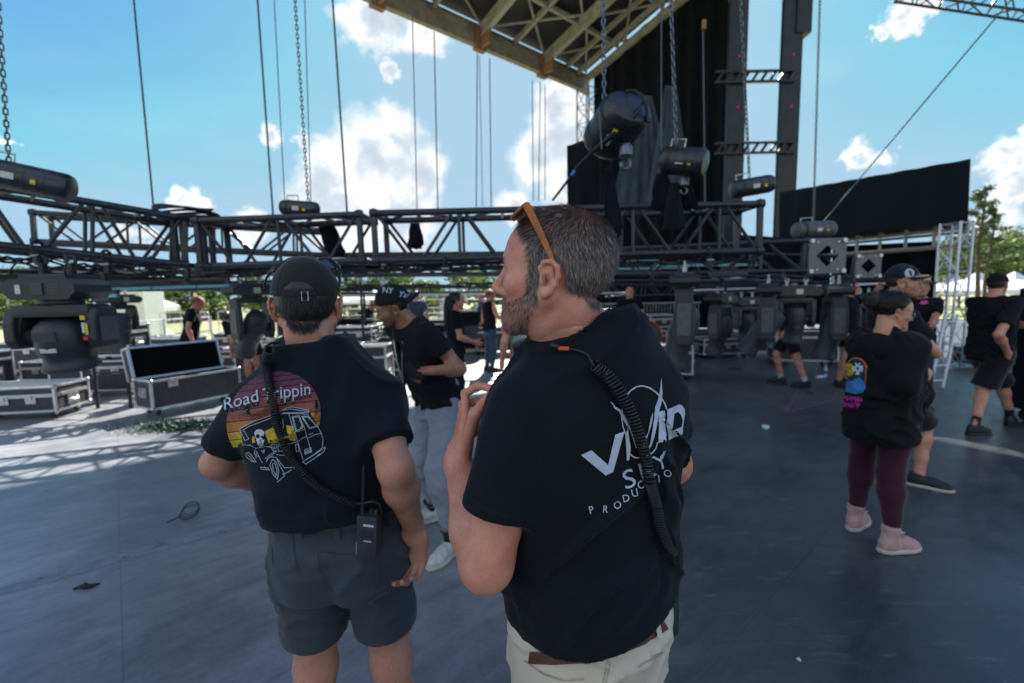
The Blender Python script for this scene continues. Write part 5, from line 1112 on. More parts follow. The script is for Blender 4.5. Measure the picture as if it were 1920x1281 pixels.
# ================================================================ PEOPLE
def fr(loc, yaw=0, pitch=0, roll=0, s=1.0):
    """yaw ccw degrees, pitch forward (nod) degrees"""
    return Matrix.Translation(loc) @ Matrix.Rotation(R(yaw), 4, 'Z') @ Matrix.Rotation(R(-pitch), 4, 'X') @ Matrix.Rotation(R(roll), 4, 'Y') @ Matrix.Scale(s, 4)
def head_sdf(o=None):
    """head space: x right, y forward, z up, origin between the ear canals"""
    o = o or {}
    fs = [ell((0, -.012, .036), (.0765, .100, .090)), ell((0, .034, .034), (.063, .062, .066)), ell((0, .030, -.035), (.060, .058, .075))]
    jw = o.get('jaw', 1.0)
    for s in (-1, 1):
        fs += [cap((s * .056 * jw, -.004, -.040), (s * .020, .066, -.094), .020, .020), ell((s * .043, .058, -.022), (.024, .026, .022)), cap((s * .012, .084, .020), (s * .042, .072, .020), .011, .012)]
    fs += [ell((0, .072, -.092), (.026, .020, .018)), ell((0, .070, -.060), (.032, .026, .030))]
    base = U(.022, *fs)
    nose = U(.010, cap((0, .088, .014), (0, .112, -.026), .0085, .0105), ell((0, .110, -.033), (.013, .013, .0105)), ell((-.013, .100, -.036), (.0085, .011, .008)), ell((.013, .100, -.036), (.0085, .011, .008)))
    lips = U(.004, cap((-.018, .084, -.058), (0, .0945, -.056), .005, .0065), cap((.018, .084, -.058), (0, .0945, -.056), .005, .0065), cap((-.015, .084, -.066), (0, .0935, -.0675), .0055, .0075), cap((.015, .084, -.066), (0, .0935, -.0675), .0055, .0075))
    f = U(.010, base, nose); f = U(.005, f, lips)
    if o.get('mouth', 0): f = SUB(.004, f, ell((0, .094, -.0615), (.014, .014, .0035 + o['mouth'])))
    sock = U(0, ell((-.031, .098, .002), (.018, .017, .0135)), ell((.031, .098, .002), (.018, .017, .0135))); f = SUB(.012, f, sock)
    lids = U(0, ell((-.031, .0775, .001), (.0148, .0140, .0135)), ell((.031, .0775, .001), (.0148, .0140, .0135))); lids = SUB(.002, lids, U(0, ell((-.031, .094, .0), (.0115, .012, .0042)), ell((.031, .094, .0), (.0115, .012, .0042)))); f = U(.003, f, lids)
    ears = []
    for s in (-1, 1):
        rim = [(s * (.076 + .011 * q), y * .92 - .003, z * .86 - .009) for q, y, z in ((.1, .006, .006), (.6, .010, .022), (1.0, .002, .034), (1.2, -.012, .036), (1.3, -.024, .026), (1.2, -.027, .008), (.9, -.022, -.010), (.5, -.012, -.024), (.25, -.002, -.030), (.1, .004, -.022))]
        ears.append(chainf(rim, [.0045, .0042, .0040, .0042, .0042, .0042, .0045, .0062, .0068, .0050], .004))
        ears.append(ell((s * .080, -.011, -.004), (.0055, .016, .024), Matrix.Rotation(s * R(-14), 3, 'Z')))
        ears.append(cap((s * .083, -.015, .010), (s * .082, -.016, -.016), .0045, .004)); ears.append(ell((s * .079, .002, -.012), (.005, .006, .007)))
    ear = U(.004, *ears)
    for s in (-1, 1): ear = SUB(.004, ear, ell((s * .086, -.006, -.012), (.008, .0085, .011)))
    return U(.006, f, ear)
def neck_sdf(r=.058):
    fs = [cap((0, -.026, -.035), (0, -.050, -.15), r, r * 1.04), cap((0, .02, -.10), (0, -.03, -.17), r * .55, r * .8)]
    for s in (-1, 1): fs.append(cap((s * .05, -.02, -.05), (s * .022, .015, -.17), .016, .014))
    return U(.03, *fs)
def hand_sdf(wrist, d, n, s_side, curl=(20, 35, 30), spread=4, thumb=(.75, .55, .25), sc_=1.0, tcurl=20, custom=None, bulk=1.0):
    """d: wrist to knuckles, n: palm normal, s_side: towards the thumb"""
    w = A3(wrist); d = A3(Vector(d).normalized()); n = A3(n); n = n - d * (n @ d); n /= np.linalg.norm(n); s = np.cross(d, n); 
    if s @ A3(s_side) < 0: s = -s
    k = sc_; rt = np.stack([s, d, n], 1)
    fs = [rbox(w + d * .052 * k, (.039 * k, .047 * k, .0135 * k * bulk), .012 * k, rt), ell(w + d * .030 * k + s * .024 * k + n * .006 * k, (.020 * k, .034 * k, .017 * k), rt), ell(w + d * .035 * k - s * .024 * k + n * .004 * k, (.017 * k, .036 * k, .015 * k), rt), cap(w - d * .02 * k, w + d * .02 * k, .026 * k, .027 * k)]
    palm = U(.016 * k, *fs); out = [palm]
    L = [(.030, .95, .0090), (.010, 1.06, .0094), (-.011, 1.0, .0090), (-.030, .80, .0080)]
    for i, (so, ls, rad) in enumerate(L):
        p = w + (d * .094 + s * so - n * .0005) * k; dd = d + s * math.tan(R(spread * (1.5 - i))); dd /= np.linalg.norm(dd); pts = [p - dd * .012 * k, p]; ang = 0; cj = curl[i] if isinstance(curl[0], (tuple, list)) else curl
        for ln, a in zip((.046, .027, .023), cj): ang += a; q_ = dd * math.cos(R(ang)) + n * math.sin(R(ang)); p = p + q_ * ln * ls * k; pts.append(p)
        if custom and custom.get(i): pts = [pts[0]] + [A3(c) for c in custom[i]]
        rr_ = [rad * 1.05 * k, rad * 1.12 * k, rad * k, rad * .92 * k, rad * .78 * k]; out.append(chainf(pts, rr_[:len(pts)], .003 * k))
    tb = w + (d * .022 + s * .028 + n * .006) * k; td = d * thumb[0] + s * thumb[1] + n * thumb[2]; td /= np.linalg.norm(td); p1 = tb + td * .038 * k; t2 = td * math.cos(R(tcurl)) + (n * .5 - s * .4 + d * .4) * math.sin(R(tcurl)); t2 /= np.linalg.norm(t2); p2 = p1 + t2 * .033 * k; p3 = p2 + t2 * .026 * k
    tp_ = [tb, p1, p2, p3]
    if custom and custom.get('t'): tp_ = [tb] + [A3(c) for c in custom['t']]
    th_ = chainf(tp_, [.0155 * k, .0125 * k, .0108 * k, .0088 * k][:len(tp_)], .008 * k)
    f = palm
    for g in out[1:]: f = U(.005 * k, f, g)
    return U(.010 * k, f, th_)
def arm_sdf(sh, el, wr, up=.050, elr=.041, fa=.043, wrr=.027, ty=1.0):
    sh, el, wr = A3(sh), A3(el), A3(wr); m1 = sh + (el - sh) * .5; q = wr - el; m2 = el + q * .3
    return U(.03, cap(sh, m1, up * .72, up * .97), cap(m1, el, up * .97, elr), cap(el, m2, elr, fa), cap(m2, wr, fa, wrr))
def leg_sdf(hip, knee, ank, th=.085, kn=.054, cf=.056, an=.036):
    hip, knee, ank = A3(hip), A3(knee), A3(ank); q = ank - knee
    return U(.03, cap(hip, knee, th, kn), ell(knee, (kn,) * 3), cap(knee, knee + q * .30 + np.array([0, 0, 0]), kn * .95, cf), cap(knee + q * .30, knee + q * .65, cf, an * 1.15), cap(knee + q * .65, ank, an * 1.15, an))
def shoe(th, ank, yawv, m, msole, L=.285, w=.052, boot=False, h=.006, name='shoe', label=None, pitch=0):
    """shoe below an ankle point; yawv: world direction of toes"""
    a = Vector(ank); f = Vector((yawv[0], yawv[1], 0)).normalized(); x = Vector((f.y, -f.x, 0)); Mx = Matrix.Translation(Vector((a.x, a.y, 0)))
    rt = Matrix((x, f, Vector((0, 0, 1)))).transposed().to_4x4(); X = Matrix.Translation(Vector((a.x, a.y, max(0, a.z - .095)))) @ rt
    if pitch: X = X @ Matrix.Translation((0, L * .5, 0)) @ Matrix.Rotation(R(-pitch), 4, 'X') @ Matrix.Translation((0, -L * .5, 0))
    up_ = U(.03, ell((0, L * .46, .035), (w * .92, .075, .036)), ell((0, L * .20, .055), (w * .80, .085, .042)), ell((0, -.035, .050), (w * .78, .052, .052)), cap((0, -.012, .06), (0, -.018, .115 if not boot else .165), .043, .044 if not boot else .048))
    up_ = INT(.006, up_, lambda p: .022 - p[:, 2]); up_ = INT(.004, up_, lambda p: p[:, 2] - (.112 if not boot else .165))
    o = obj_sdf(name, up_, (-.08, -.11, 0), (.08, L * .46 + .1, .20), h, m, th, X)
    sl = U(.04, ell((0, L * .43, .016), (w * 1.0, .092, .05)), ell((0, .06, .016), (w * .84, .10, .05)), ell((0, -.035, .016), (w * .86, .062, .05))); sl = INT(.004, sl, lambda p: np.abs(p[:, 2] - .015) - .0135)
    s = obj_sdf('sole', sl, (-.08, -.12, -.01), (.08, L * .46 + .11, .05), h, msole, o, X)
    lc = MB()
    for k in range(6):
        y = .055 + .022 * k; z = .102 - .0085 * k - .0005 * k * k; lc.sweep([X @ Vector((-.024, y, z - .008)), X @ Vector((0, y + .004, z + .001)), X @ Vector((.024, y, z - .008))], .0034, 5)
    if boot: 
        for k in range(2): lc.sweep([X @ Vector((-.03, .028 - .004 * k, .118 + .022 * k)), X @ Vector((0, .042 - .004 * k, .120 + .022 * k)), X @ Vector((.03, .028 - .004 * k, .118 + .022 * k))], .0028, 5)
    lc.build('laces', M['sole'] if boot else m, o); return o
def folds(p, sd_=0.0, a1=.007, a2=.005):
    q = p + sd_; z = p[:, 2]; x = p[:, 0]; y = p[:, 1]; ax_ = np.abs(x)
    w = vnoise(q * np.array([5, 5, 3.5])); w2 = vnoise(q[:, [1, 2, 0]] * 4.3 + 9)
    v = vnoise(np.stack([q[:, 0] * 15 + w * 1.6, q[:, 1] * 15 + w2 * 1.6, q[:, 2] * 3.0 + w], 1))
    def ridge(n): return np.maximum(0, 1 - np.abs(n) * 3.2) ** 1.6
    dg = np.sign(x) * (z * 9 - 9) ; r1 = ridge(vnoise(np.stack([q[:, 0] * 9 + dg + w * 1.2, q[:, 1] * 7 + w2 * 1.2, q[:, 2] * 4 + np.sign(x) * q[:, 0] * 4], 1)))
    r2 = ridge(vnoise(np.stack([q[:, 0] * 4 + w2, q[:, 1] * 4, q[:, 2] * 17 + w * 2.4 + q[:, 0] * 5], 1))) * np.clip((1.12 - z) / .15, 0, 1)
    fd = 1 - .82 * np.clip((ax_ - .17) / .06, 0, 1); return (a1 * (v * .8 - .45) - a2 * 1.6 * r1 - a2 * 1.3 * r2) * fd
EYES = [(-.031, .0775, .001), (.031, .0775, .001)]
def add_eyes(th, X):
    for e in EYES:
        g = MB(); c = X @ Vector(e); s_ = X.to_scale().x; g.ball(c, .0118 * s_, 14, 10); eb = g.build('eyeball', M['eye'], th, True); d = (X.to_3x3() @ Vector((0, 1, 0))).normalized(); MB().lathe([(.0052 * s_, 0), (.003 * s_, .0012 * s_), (.0005, .0014 * s_)], c + d * .0108 * s_, d.to_track_quat('Z', 'Y').to_matrix(), 12).build('iris', M['iris'], eb, True)
def cap_hat(th, X, m, yaw=0, bill_up=0, crown=.118, opening=False, flat=False, name='cap', h=.003, tilt=8, bill=True, grow=1.0):
    """baseball cap in head space; yaw 0 = bill forward"""
    C = X @ Matrix.Translation((0, -.010, .030)) @ Matrix.Rotation(R(yaw), 4, 'Z') @ Matrix.Rotation(R(tilt), 4, 'X')
    ro = (.086 * grow, .105 * grow, crown - .018); shell = SUB(.002, ell((0, 0, 0), ro), ell((0, 0, 0), (ro[0] - .006, ro[1] - .006, ro[2] - .006))) if True else None
    if flat: shell_o = rbox((0, 0, .0), (ro[0], ro[1], ro[2] * .93), .07); shell = SUB(.002, INT(.02, ell((0, 0, -.01), (ro[0] * 1.03, ro[1] * 1.03, ro[2] * 1.2)), lambda p: p[:, 2] - ro[2] * .93), ell((0, 0, -.01), (ro[0] * 1.03 - .006, ro[1] * 1.03 - .006, ro[2] * 1.15 - .006)))
    f = INT(.002, shell, lambda p: .004 - p[:, 2] + 0 * p[:, 0])
    if opening: f = SUB(.003, f, INT(0, ell((0, -.10, .000), (.043, .08, .040)), plane((0, 0, 0), (0, 1, 0))))
    seam_ = f
    def f2(p):
        a_ = np.arctan2(p[:, 1], p[:, 0]); return seam_(p) + .0012 * np.exp(-((np.abs(((a_ / (math.pi / 3)) % 1) - .5) - .5) / .03) ** 2)
    o = obj_sdf(name, f2, (-.10, -.125, -.01), (.10, .125, .115), h, m, th, C)
    MB().ball(C @ Vector((0, 0, ro[2] * (.98 if not flat else .96))), .007, 10, 6).build('button', m, o, True)
    if bill:
        V_ = []; nu, nv = 16, 8
        for side in (0, 1):
            for j in range(nv + 1):
                for i in range(nu + 1):
                    a_ = R(-62 + 124 * i / nu); rr0 = 1 + .78 * (j / nv) * math.cos(a_ * .98) ** .6; x = math.sin(a_) * ro[0] * (1 + .05 * j / nv); y = math.cos(a_) * ro[1] * .97 + (j / nv) * .070 * max(0, math.cos(a_ * 1.25)) ** .5
                    z = .008 - (.0 if flat else .020) * (x / .08) ** 2 * (j / nv + .3) - side * .004 + math.sin(R(bill_up)) * .07 * j / nv; V_.append(C @ Vector((x, y, z)))
        N = (nu + 1) * (nv + 1); F = []
        for j in range(nv):
            for i in range(nu): k = j * (nu + 1) + i; F += [(k, k + nu + 1, k + nu + 2, k + 1), (N + k, N + k + 1, N + k + nu + 2, N + k + nu + 1)]
        for i in range(nu): k = nv * (nu + 1) + i; F.append((k, N + k, N + k + 1, k + 1)); F.append((i, i + 1, N + i + 1, N + i))
        for j in range(nv): k = j * (nu + 1); F.append((k, N + k, N + k + nu + 1, k + nu + 1)); k += nu; F.append((k, k + nu + 1, N + k + nu + 1, N + k))
        mk('bill', V_, F, m, o, True)
    return o, C
def short_dir(p):
    c = np.array([0, -.045, .11]); q = p - c; return np.stack([q[:, 0], q[:, 1] * 1.0, q[:, 2] - .02], 1)
def hairline(p, low=-.050):
    """1 where short hair grows"""
    x, y, z = p.T; ax_ = np.abs(x)
    front = y < .062 - np.clip(.085 - z, 0, .2) * 1.05
    side = (z > .004 + np.clip(y + .02, 0, .1) * .9) | (y < -.024)
    nape = z > low + ax_ * .25 + np.clip(.0 - y - .09, 0, 1) * 0
    ear = ((y + .010) / .026) ** 2 + ((z + .004) / .040) ** 2 > 1
    burn = (ax_ > .050) & (y > .008) & (y < .034) & (z > -.045) & (z < .05)
    return ((front & side & nape & ear) | (burn & (y > .012))).astype(float)
def beardm(p, lo=-.2):
    x, y, z = p.T; ax_ = np.abs(x)
    cheek = (z < -.036 - .35 * np.clip(y - .03, 0, .1) + np.clip(.045 - y, 0, .04) * 1.1) & (y > .014 + .35 * np.clip(-.05 - z, 0, .1)) & (z > -.125)
    mous = (y > .078) & (z < -.040) & (z > -.054); lip = (ax_ < .020) & (z > -.072) & (z < -.054) & (y > .082)
    neckcut = (z > -.118)
    return ((cheek | mous) & ~lip & neckcut).astype(float)
def person(spec):
    s = spec; H = s['H']; k = H / 1.78; W_ = s.get('W', 1.0); loc = Vector(s['loc']); loc.z = s.get('z', 0.0); yaw = s['yaw']; B = Matrix.Translation(loc) @ Matrix.Rotation(R(yaw), 4, 'Z'); Bi = B.inverted()
    h = s.get('h', .012); th = thing('person', s['label'], 'person', loc, s.get('group')); L = lambda v: Vector(v) * k
    lean = s.get('lean', 0); pel = Vector((0, 0, .93)) * k; UP = Matrix.Translation(pel) @ Matrix.Rotation(R(-lean), 4, 'X') @ Matrix.Rotation(R(s.get('twist', 0)), 4, 'Z') @ Matrix.Rotation(R(s.get('side', 0)), 4, 'Y') @ Matrix.Translation(-pel)
    def wl(v): return Bi @ Vector(v)
    shw = s.get('shw', .185) * k; shz = s.get('shz', 1.445) * k; sh = {q: UP @ (Vector((sg * shw, -.01, shz)) + Vector(s.get('sho' + q, (0, 0, 0)))) for q, sg in (('L', -1), ('R', 1))}
    arms = {}
    for q, sg in (('L', -1), ('R', 1)):
        a = s.get('arm' + q)
        if a is None: a = (Vector((sg * .27, -.03, 1.16)) * k, Vector((sg * .27, .07, .92)) * k); a = (UP @ a[0], UP @ a[1])
        elif s.get('world'): a = (wl(a[0]), wl(a[1]))
        else: a = (L(a[0]), L(a[1]))
        arms[q] = a
    legs = {}
    for q, sg in (('L', -1), ('R', 1)):
        a = s.get('leg' + q)
        a = (wl(a[0]), wl(a[1])) if a and s.get('wleg') else ((L(a[0]), L(a[1])) if a else (Vector((sg * .11, .02, .49)) * k, Vector((sg * .12, -.03, .09)) * k)); legs[q] = a
    hip = {q: Vector((sg * .09, 0, .90)) * k for q, sg in (('L', -1), ('R', 1))}
    # head
    hz = s.get('headz', 1.63); HX = s.get('HX') or (B @ UP @ Matrix.Translation(Vector(s.get('headoff', (0, .03, 0))) * k + Vector((0, 0, hz * k))) @ Matrix.Rotation(R(s.get('hyaw', 0)), 4, 'Z') @ Matrix.Rotation(R(-s.get('hpitch', 0)), 4, 'X') @ Matrix.Scale(k * s.get('hs', 1.0), 4))
    hl = Bi @ HX; nb = s.get('neckbase') and wl(s['neckbase']) or UP @ Vector((0, -.02, 1.48)) * 1.0 if False else (UP @ (Vector((0, -.025, 1.47)) * k))
    hc = hl @ Vector((0, -.025, -.06)); NKc = U(.02, cap(hc, nb + (nb - hc) * .5, .056 * k * s.get('neck', 1) + .004, .062 * k * s.get('neck', 1) + .008)); NK = U(.05, cap(hc, nb, .056 * k * s.get('neck', 1), .062 * k * s.get('neck', 1)), cap(hl @ Vector((0, .015, -.09)), nb + (UP.to_3x3() @ Vector((0, .03, -.02))) * k, .035 * k, .045 * k))
    for sg in (-1, 1): NK = U(.06, NK, cap(nb + Vector((0, 0, -.01)), UP @ Vector((sg * .10 * k, -.02, shz - .01)), .042 * k, .034 * k))
    # torso base shape in the upright frame
    tl_ = s.get('torso') or [(.80, 0, 0, .155, .115), (.90, 0, -.005, .170, .125), (1.0, 0, 0, .160, .115), (1.10, 0, .005, .150, .108), (1.22, 0, .0, .163, .115), (1.32, 0, -.005, .178, .120), (1.385, 0, -.01, .165, .108), (1.435, 0, -.016, .125, .095), (1.49, 0, -.02, .088, .075)]
    tl_ = [(z * k, cx * k, cy * k, rx * k * W_, ry * k * W_ * s.get('depth', 1.0)) for z, cx, cy, rx, ry in tl_]
    core = U(.05, inframe(loft([(z, cx, cy, rx * (.86 if z < 1.38 * k else .96), ry * (.86 if z < 1.38 * k else .96)) for z, cx, cy, rx, ry in tl_ if z > .79 * k]), UP), cap(UP @ Vector((-.06 * k, -.025, shz + .012)), sh['L'], .036 * k, .036 * k), cap(UP @ Vector((.06 * k, -.025, shz + .012)), sh['R'], .036 * k, .036 * k))
    aw = s.get('armw', 1.0); AR = {q: arm_sdf(sh[q], arms[q][0], arms[q][1], .048 * k * aw, .038 * k * aw, .041 * k * aw, .0265 * k * (aw + 1) / 2) for q in 'LR'}
    lw = s.get('legw', 1.0); LE = {q: leg_sdf(hip[q], legs[q][0], legs[q][1], .083 * k * lw, .055 * k * lw, .056 * k * lw, .036 * k) for q in 'LR'}
    hands = []
    for q, sg in (('L', -1), ('R', 1)):
        hd = s.get('hand' + q, {})
        if hd is None: continue
        el, wr = arms[q]; d = (wr - el).normalized()
        if 'd' in hd: d = (Bi.to_3x3() @ Vector(hd['d'])) if s.get('world') else Vector(hd['d'])
        n_ = hd.get('n'); n_ = ((Bi.to_3x3() @ Vector(n_)) if s.get('world') else Vector(n_)) if n_ else Vector((-sg, .2, .0)); sd_ = hd.get('s'); sd_ = ((Bi.to_3x3() @ Vector(sd_)) if s.get('world') else Vector(sd_)) if sd_ else Vector((0, 1, 0.2))
        cu = hd.get('custom'); cu = {kk: [A3(wl(v)) for v in vv] for kk, vv in cu.items()} if cu else None
        hands.append((q, wr, hand_sdf(wr, d, n_, sd_, hd.get('curl', (25, 35, 25)), hd.get('spread', 3), hd.get('thumb', (.75, .5, .3)), k * hd.get('sc', 1.0), hd.get('tcurl', 20), cu)))
    skin = M[s.get('skin', 'skinB')]
    HD = inframe(head_sdf(s.get('face')), hl)
    legskin = U(.04, *[LE[q] for q in 'LR'])
    if s.get('fine'):
        parts_ = []; hh = s['fine']
        hf = U(.012, HD, NK); hf = INT(0, hf, (lambda p: (UP.inverted().to_3x3(),) and -(p[:, 2] - (1.40 * k)))); c = hl.to_translation(); lo = Vector((c.x - .17, c.y - .17, 1.41 * k)); hi = Vector((c.x + .17, c.y + .17, c.z + .15)); parts_.append(mesh_sdf(hf, lo, hi, hh))
        for q, sg in (('L', -1), ('R', 1)):
            hf = AR[q]
            for (qq, wr, hs_) in hands:
                if qq == q: hf = U(.012, hf, hs_)
            pts = np.array([list(sh[q]), list(arms[q][0]), list(arms[q][1])]); lo = pts.min(0) - .14; hi = pts.max(0) + .14; wv_ = np.array(list(arms[q][1])); lo = np.minimum(lo, wv_ - .23); hi = np.maximum(hi, wv_ + .23); parts_.append(mesh_sdf(hf, lo, hi, hh * 1.15))
        parts_.append(mesh_sdf(U(.05, core, legskin, NK), (-.35, -.35, .05), (.35, .35, 1.52 * k), .012))
        V = []; F = []; o_ = 0
        for v, f in parts_: V.append(v); F.append(f + o_); o_ += len(v)
        V = np.concatenate(V); F = np.concatenate(F); Rb = np.array(B.to_3x3()); V = V @ Rb.T + A3(B.to_translation()); body = mk('body', V, F, skin, th, True)
    else:
        f = U(.02, core, NK, *AR.values()); f = U(.012, f, HD); f = U(.012, f, *[x[2] for x in hands]) if hands else f; f = U(.03, f, legskin)
        pts = np.array([list(v) for v in [*sh.values(), arms['L'][0], arms['R'][0], arms['L'][1], arms['R'][1], legs['L'][0], legs['R'][0], legs['L'][1], legs['R'][1], hl.to_translation()]]); lo = pts.min(0) - .24; hi = pts.max(0) + .24
        body = obj_sdf('body', f, lo, hi, h, skin, th, B)
    if s.get('eyes', True): add_eyes(th, HX)
    # ---- top garment
    tf = s.get('tee_fit', .018) * k; hemz = s.get('hem', .88) * k; sd_ = s.get('seed', 1) * 3.7; fa = s.get('fold', 1.0)
    tt = s.get('tee_torso') or [(z, cx, cy, rx / W_ * 1.0, ry / W_) for z, cx, cy, rx, ry in [(a[0] / k, a[1] / k, a[2] / k, a[3] / k, a[4] / k) for a in tl_]]
    tt = [(z * k, cx * k, cy * k, rx * k * W_ + tf, ry * k * W_ * (s.get('depth', 1.0) if s.get('tee_torso') else 1) + tf) for z, cx, cy, rx, ry in tt]; zt = tt[0][0]
    TB = inframe(loft(tt), UP); sk = s.get('slk', .035)
    yoke = [cap(UP @ Vector((sg * .055 * k, -.028 * k, s.get('yz', 1.458) * k)), sh[q] + (UP.to_3x3() @ Vector((-sg * .012, 0, -.012))) * k, .046 * k, s.get('yr', .046) * k * aw) for q, sg in (('L', -1), ('R', 1))]
    TB = U(.045, TB, *yoke)
    slv = []; sl_len = s.get('sleeve', .62); sleeves = {}
    for q in 'LR':
        a, b, w2 = sh[q], arms[q][0], arms[q][1]
        if s.get('top') == 'tank': continue
        if s.get('long'):
            cu = b + (w2 - b) * .97; sf = U(.03, cap(a, b, .070 * k * aw, .058 * k * aw), cap(b, cu, .060 * k * aw, .040 * k * aw)); sleeves[q] = (sf, cu, (w2 - b))
        else:
            e = a + (b - a) * sl_len; so = s.get('slr', .070) * k * aw; sf = U(.03, cap(a, e, s.get('slr0', .060) * k * aw, so)); r_o = s.get('slr0', .060) * k * aw + (so * 1.05 - s.get('slr0', .060) * k * aw) * sl_len / (sl_len + .25) - .003; cn = (b - a).normalized(); cn2 = (cn + Vector((0, 0, -.25)) + Vector(s.get('slcut' + q, (0, 0, 0)))).normalized(); sf = INT(.008, cap(a, a + (b - a) * (sl_len + .25), s.get('slr0', .060) * k * aw, so * 1.05), plane(e, cn2)); pass; sleeves[q] = (sf, e, cn2)
        slv.append(sf)
    hemf = inframe(lambda p: hemz + s.get('hemtilt', 0) * p[:, 0] - p[:, 2], UP)
    neckc = s.get('collar', .066) * k; colc = UP @ Vector((s.get('colx', 0), -.012 * k + s.get('colf', .0), s.get('colz', 1.525) * k)); cut = INT(.004, NKc, plane(UP @ Vector((0, 0, s.get('colb', 1.43) * k)), UP.to_3x3() @ Vector((0, 0, -1))))
    if s.get('vneck'): cut = U(.01, cut, cap(colc, UP @ Vector((0, .12 * k, 1.36 * k)), .05 * k, .012))
    def tee(p):
        d = TB(p); 
        for f_ in slv: d = smin(d, f_(p), sk)
        hf_ = hemf(p); d = d + folds(p, sd_, .006 * fa, .005 * fa) * np.clip(-hf_ / .06, .15, 1); d = smax(d, hf_, .006); return smax(d, -cut(p), .006)
    inner = inframe(loft([(z, cx, cy, rx - 2.3 * s.get('ht', h), ry - 2.3 * s.get('ht', h)) for z, cx, cy, rx, ry in [(zt - .2,) + tuple(tt[0][1:])] + tt]), UP)
    hemb = inframe(lambda p: p[:, 2] - (hemz + .05), UP); full = tee
    pts = np.array([list(v) for v in [sh['L'], sh['R'], *[x[1] for x in sleeves.values()], UP @ Vector((0, 0, hemz)), UP @ Vector((0, 0, 1.5 * k))]]); lo = pts.min(0) - .12; hi = pts.max(0) + .12; lo[:2] = np.minimum(lo[:2], -.26 * k * W_); hi[:2] = np.maximum(hi[:2], .26 * k * W_); lo[2] = min(lo[2], hemz - .06)
    top = obj_sdf(s.get('topname', 'shirt'), full, lo, hi, s.get('ht', h), M[s.get('topm', 'teeC')], th, B)
    # ---- bottoms
    bl = s.get('bottomlen', .55); kind = s.get('bottom', 'shorts'); bw = s.get('bottomw', 1.0)
    btl = [(z * k, cx * k, cy * k, rx * k * W_ * bw, ry * k * W_ * bw * s.get('depth', 1.0)) for z, cx, cy, rx, ry in (s.get('pel') or [(.80, 0, 0, .168, .125), (.90, 0, -.008, .178, .138), (.98, 0, 0, .165, .123), (1.05, 0, .0, .158, .115)])]
    PB = loft(btl); bf = []; cuts = []
    for q in 'LR':
        kn, an = legs[q]; hp = hip[q]; hp2 = hp + Vector((0, 0, -.02))
        if kind == 'shorts':
            e = hp + (kn - hp) * bl; r0, r1 = s.get('thr', .094) * k * lw, s.get('shr', .098) * k * lw; dn_ = (kn - hp).normalized(); f_ = INT(.008, cap(hp2, hp + (kn - hp) * (bl + .2), r0, r1 * 1.02), plane(e, dn_)); pass; bf.append(f_)
        else:
            fit = s.get('pantfit', .014) * k; e = an + (kn - an) * s.get('ankle', .06); f_ = U(.04, cap(hp2, kn, .090 * k * lw, .058 * k * lw + fit), cap(kn, kn + (e - kn) * .3, .058 * k * lw + fit, .058 * k * lw + fit), cap(kn + (e - kn) * .3, e, .058 * k * lw + fit, s.get('cuff', .045) * k)); bf.append(f_)
    def bot(p):
        d = smin(bf[0](p), bf[1](p), .02); d = smin(d, PB(p), .05); f_ = vnoise(p * np.array([9, 9, 5.]) + sd_); f2 = vnoise(np.stack([p[:, 0] * 8 + p[:, 2] * 14, p[:, 1] * 8, p[:, 2] * 16 - p[:, 0] * 9], 1)); cr = np.exp(-((p[:, 0]) / .012) ** 2) * (p[:, 1] < 0) * (p[:, 2] < .95 * k); hd = np.clip((p[:, 2] - min(legs['L'][0].z, legs['R'][0].z) - .12) / .10, .15, 1) if kind == 'shorts' else 1.0
        return d + hd * (.004 * f_ - .005 * np.maximum(0, 1 - np.abs(f2) * 3) ** 1.5) * s.get('bfold', fa) + .006 * cr
    pts = np.array([list(v) for v in [legs['L'][0], legs['R'][0], legs['L'][1], legs['R'][1], hip['L'], hip['R'], Vector((0, 0, 1.05 * k))]]); lo = pts.min(0) - .16; hi = pts.max(0) + .16
    if kind == 'shorts': lo[2] = min(legs['L'][0].z, legs['R'][0].z) - .05
    bottom = obj_sdf('shorts' if kind == 'shorts' else 'trousers', bot, lo, hi, s.get('hb', h), M[s.get('botm', 'black_shorts')], th, B)
    # ---- feet
    for q, sg in (('L', -1), ('R', 1)):
        an = B @ legs[q][1]; kw = B @ legs[q][0]; toe = s.get('toe' + q, (sg * .25, 1, 0)); tw_ = B.to_3x3() @ Vector(toe) if not s.get('wtoe') else Vector(toe)
        if s.get('socks'):
            c1 = an.lerp(kw, s.get('sockh', .3)); MB().sweep([an + Vector((0, 0, -.02)), an.lerp(c1, .3), an.lerp(c1, .7), c1], [.042 * k, .040 * k, .046 * k, .055 * k * lw], 16).build('sock', M[s['socks']], th, True)
        shoe(th, an, tw_, M[s.get('shoem', 'shoeblack')], M[s.get('solem', 'soleblack')], L=.285 * k * s.get('foot', 1), boot=s.get('boot', False), h=max(.005, h * .7), pitch=s.get('pitch' + q, 0))
    # ---- hair
    hs_ = s.get('hair'); Hi = HX
    if s.get('longhair'): s['longhair'](th, HX)
    if s.get('scalp'):
        obj_sdf('hair_cap', INT(.004, ell((0, -.012, .034), (.079, .1025, .092)), lambda p: np.maximum(-(p[:, 2] + .062 - .2 * np.abs(p[:, 0]) - np.clip(p[:, 1] + .04, 0, .2) * 1.5), p[:, 1] - .03)), (-.10, -.13, -.09), (.10, .05, .14), .005, M['hairdark'], th, HX)
    if hs_:
        mt, ln, n_, wd_ = hs_; ms = s.get('hairmask') or hairline; strands('hair', body, HX, ms, s.get('hairdir') or short_dir, n_, ln, wd_, M[mt], th, seed=int(sd_ * 10), stand=s.get('stand', .35), curl=s.get('curl', .35))
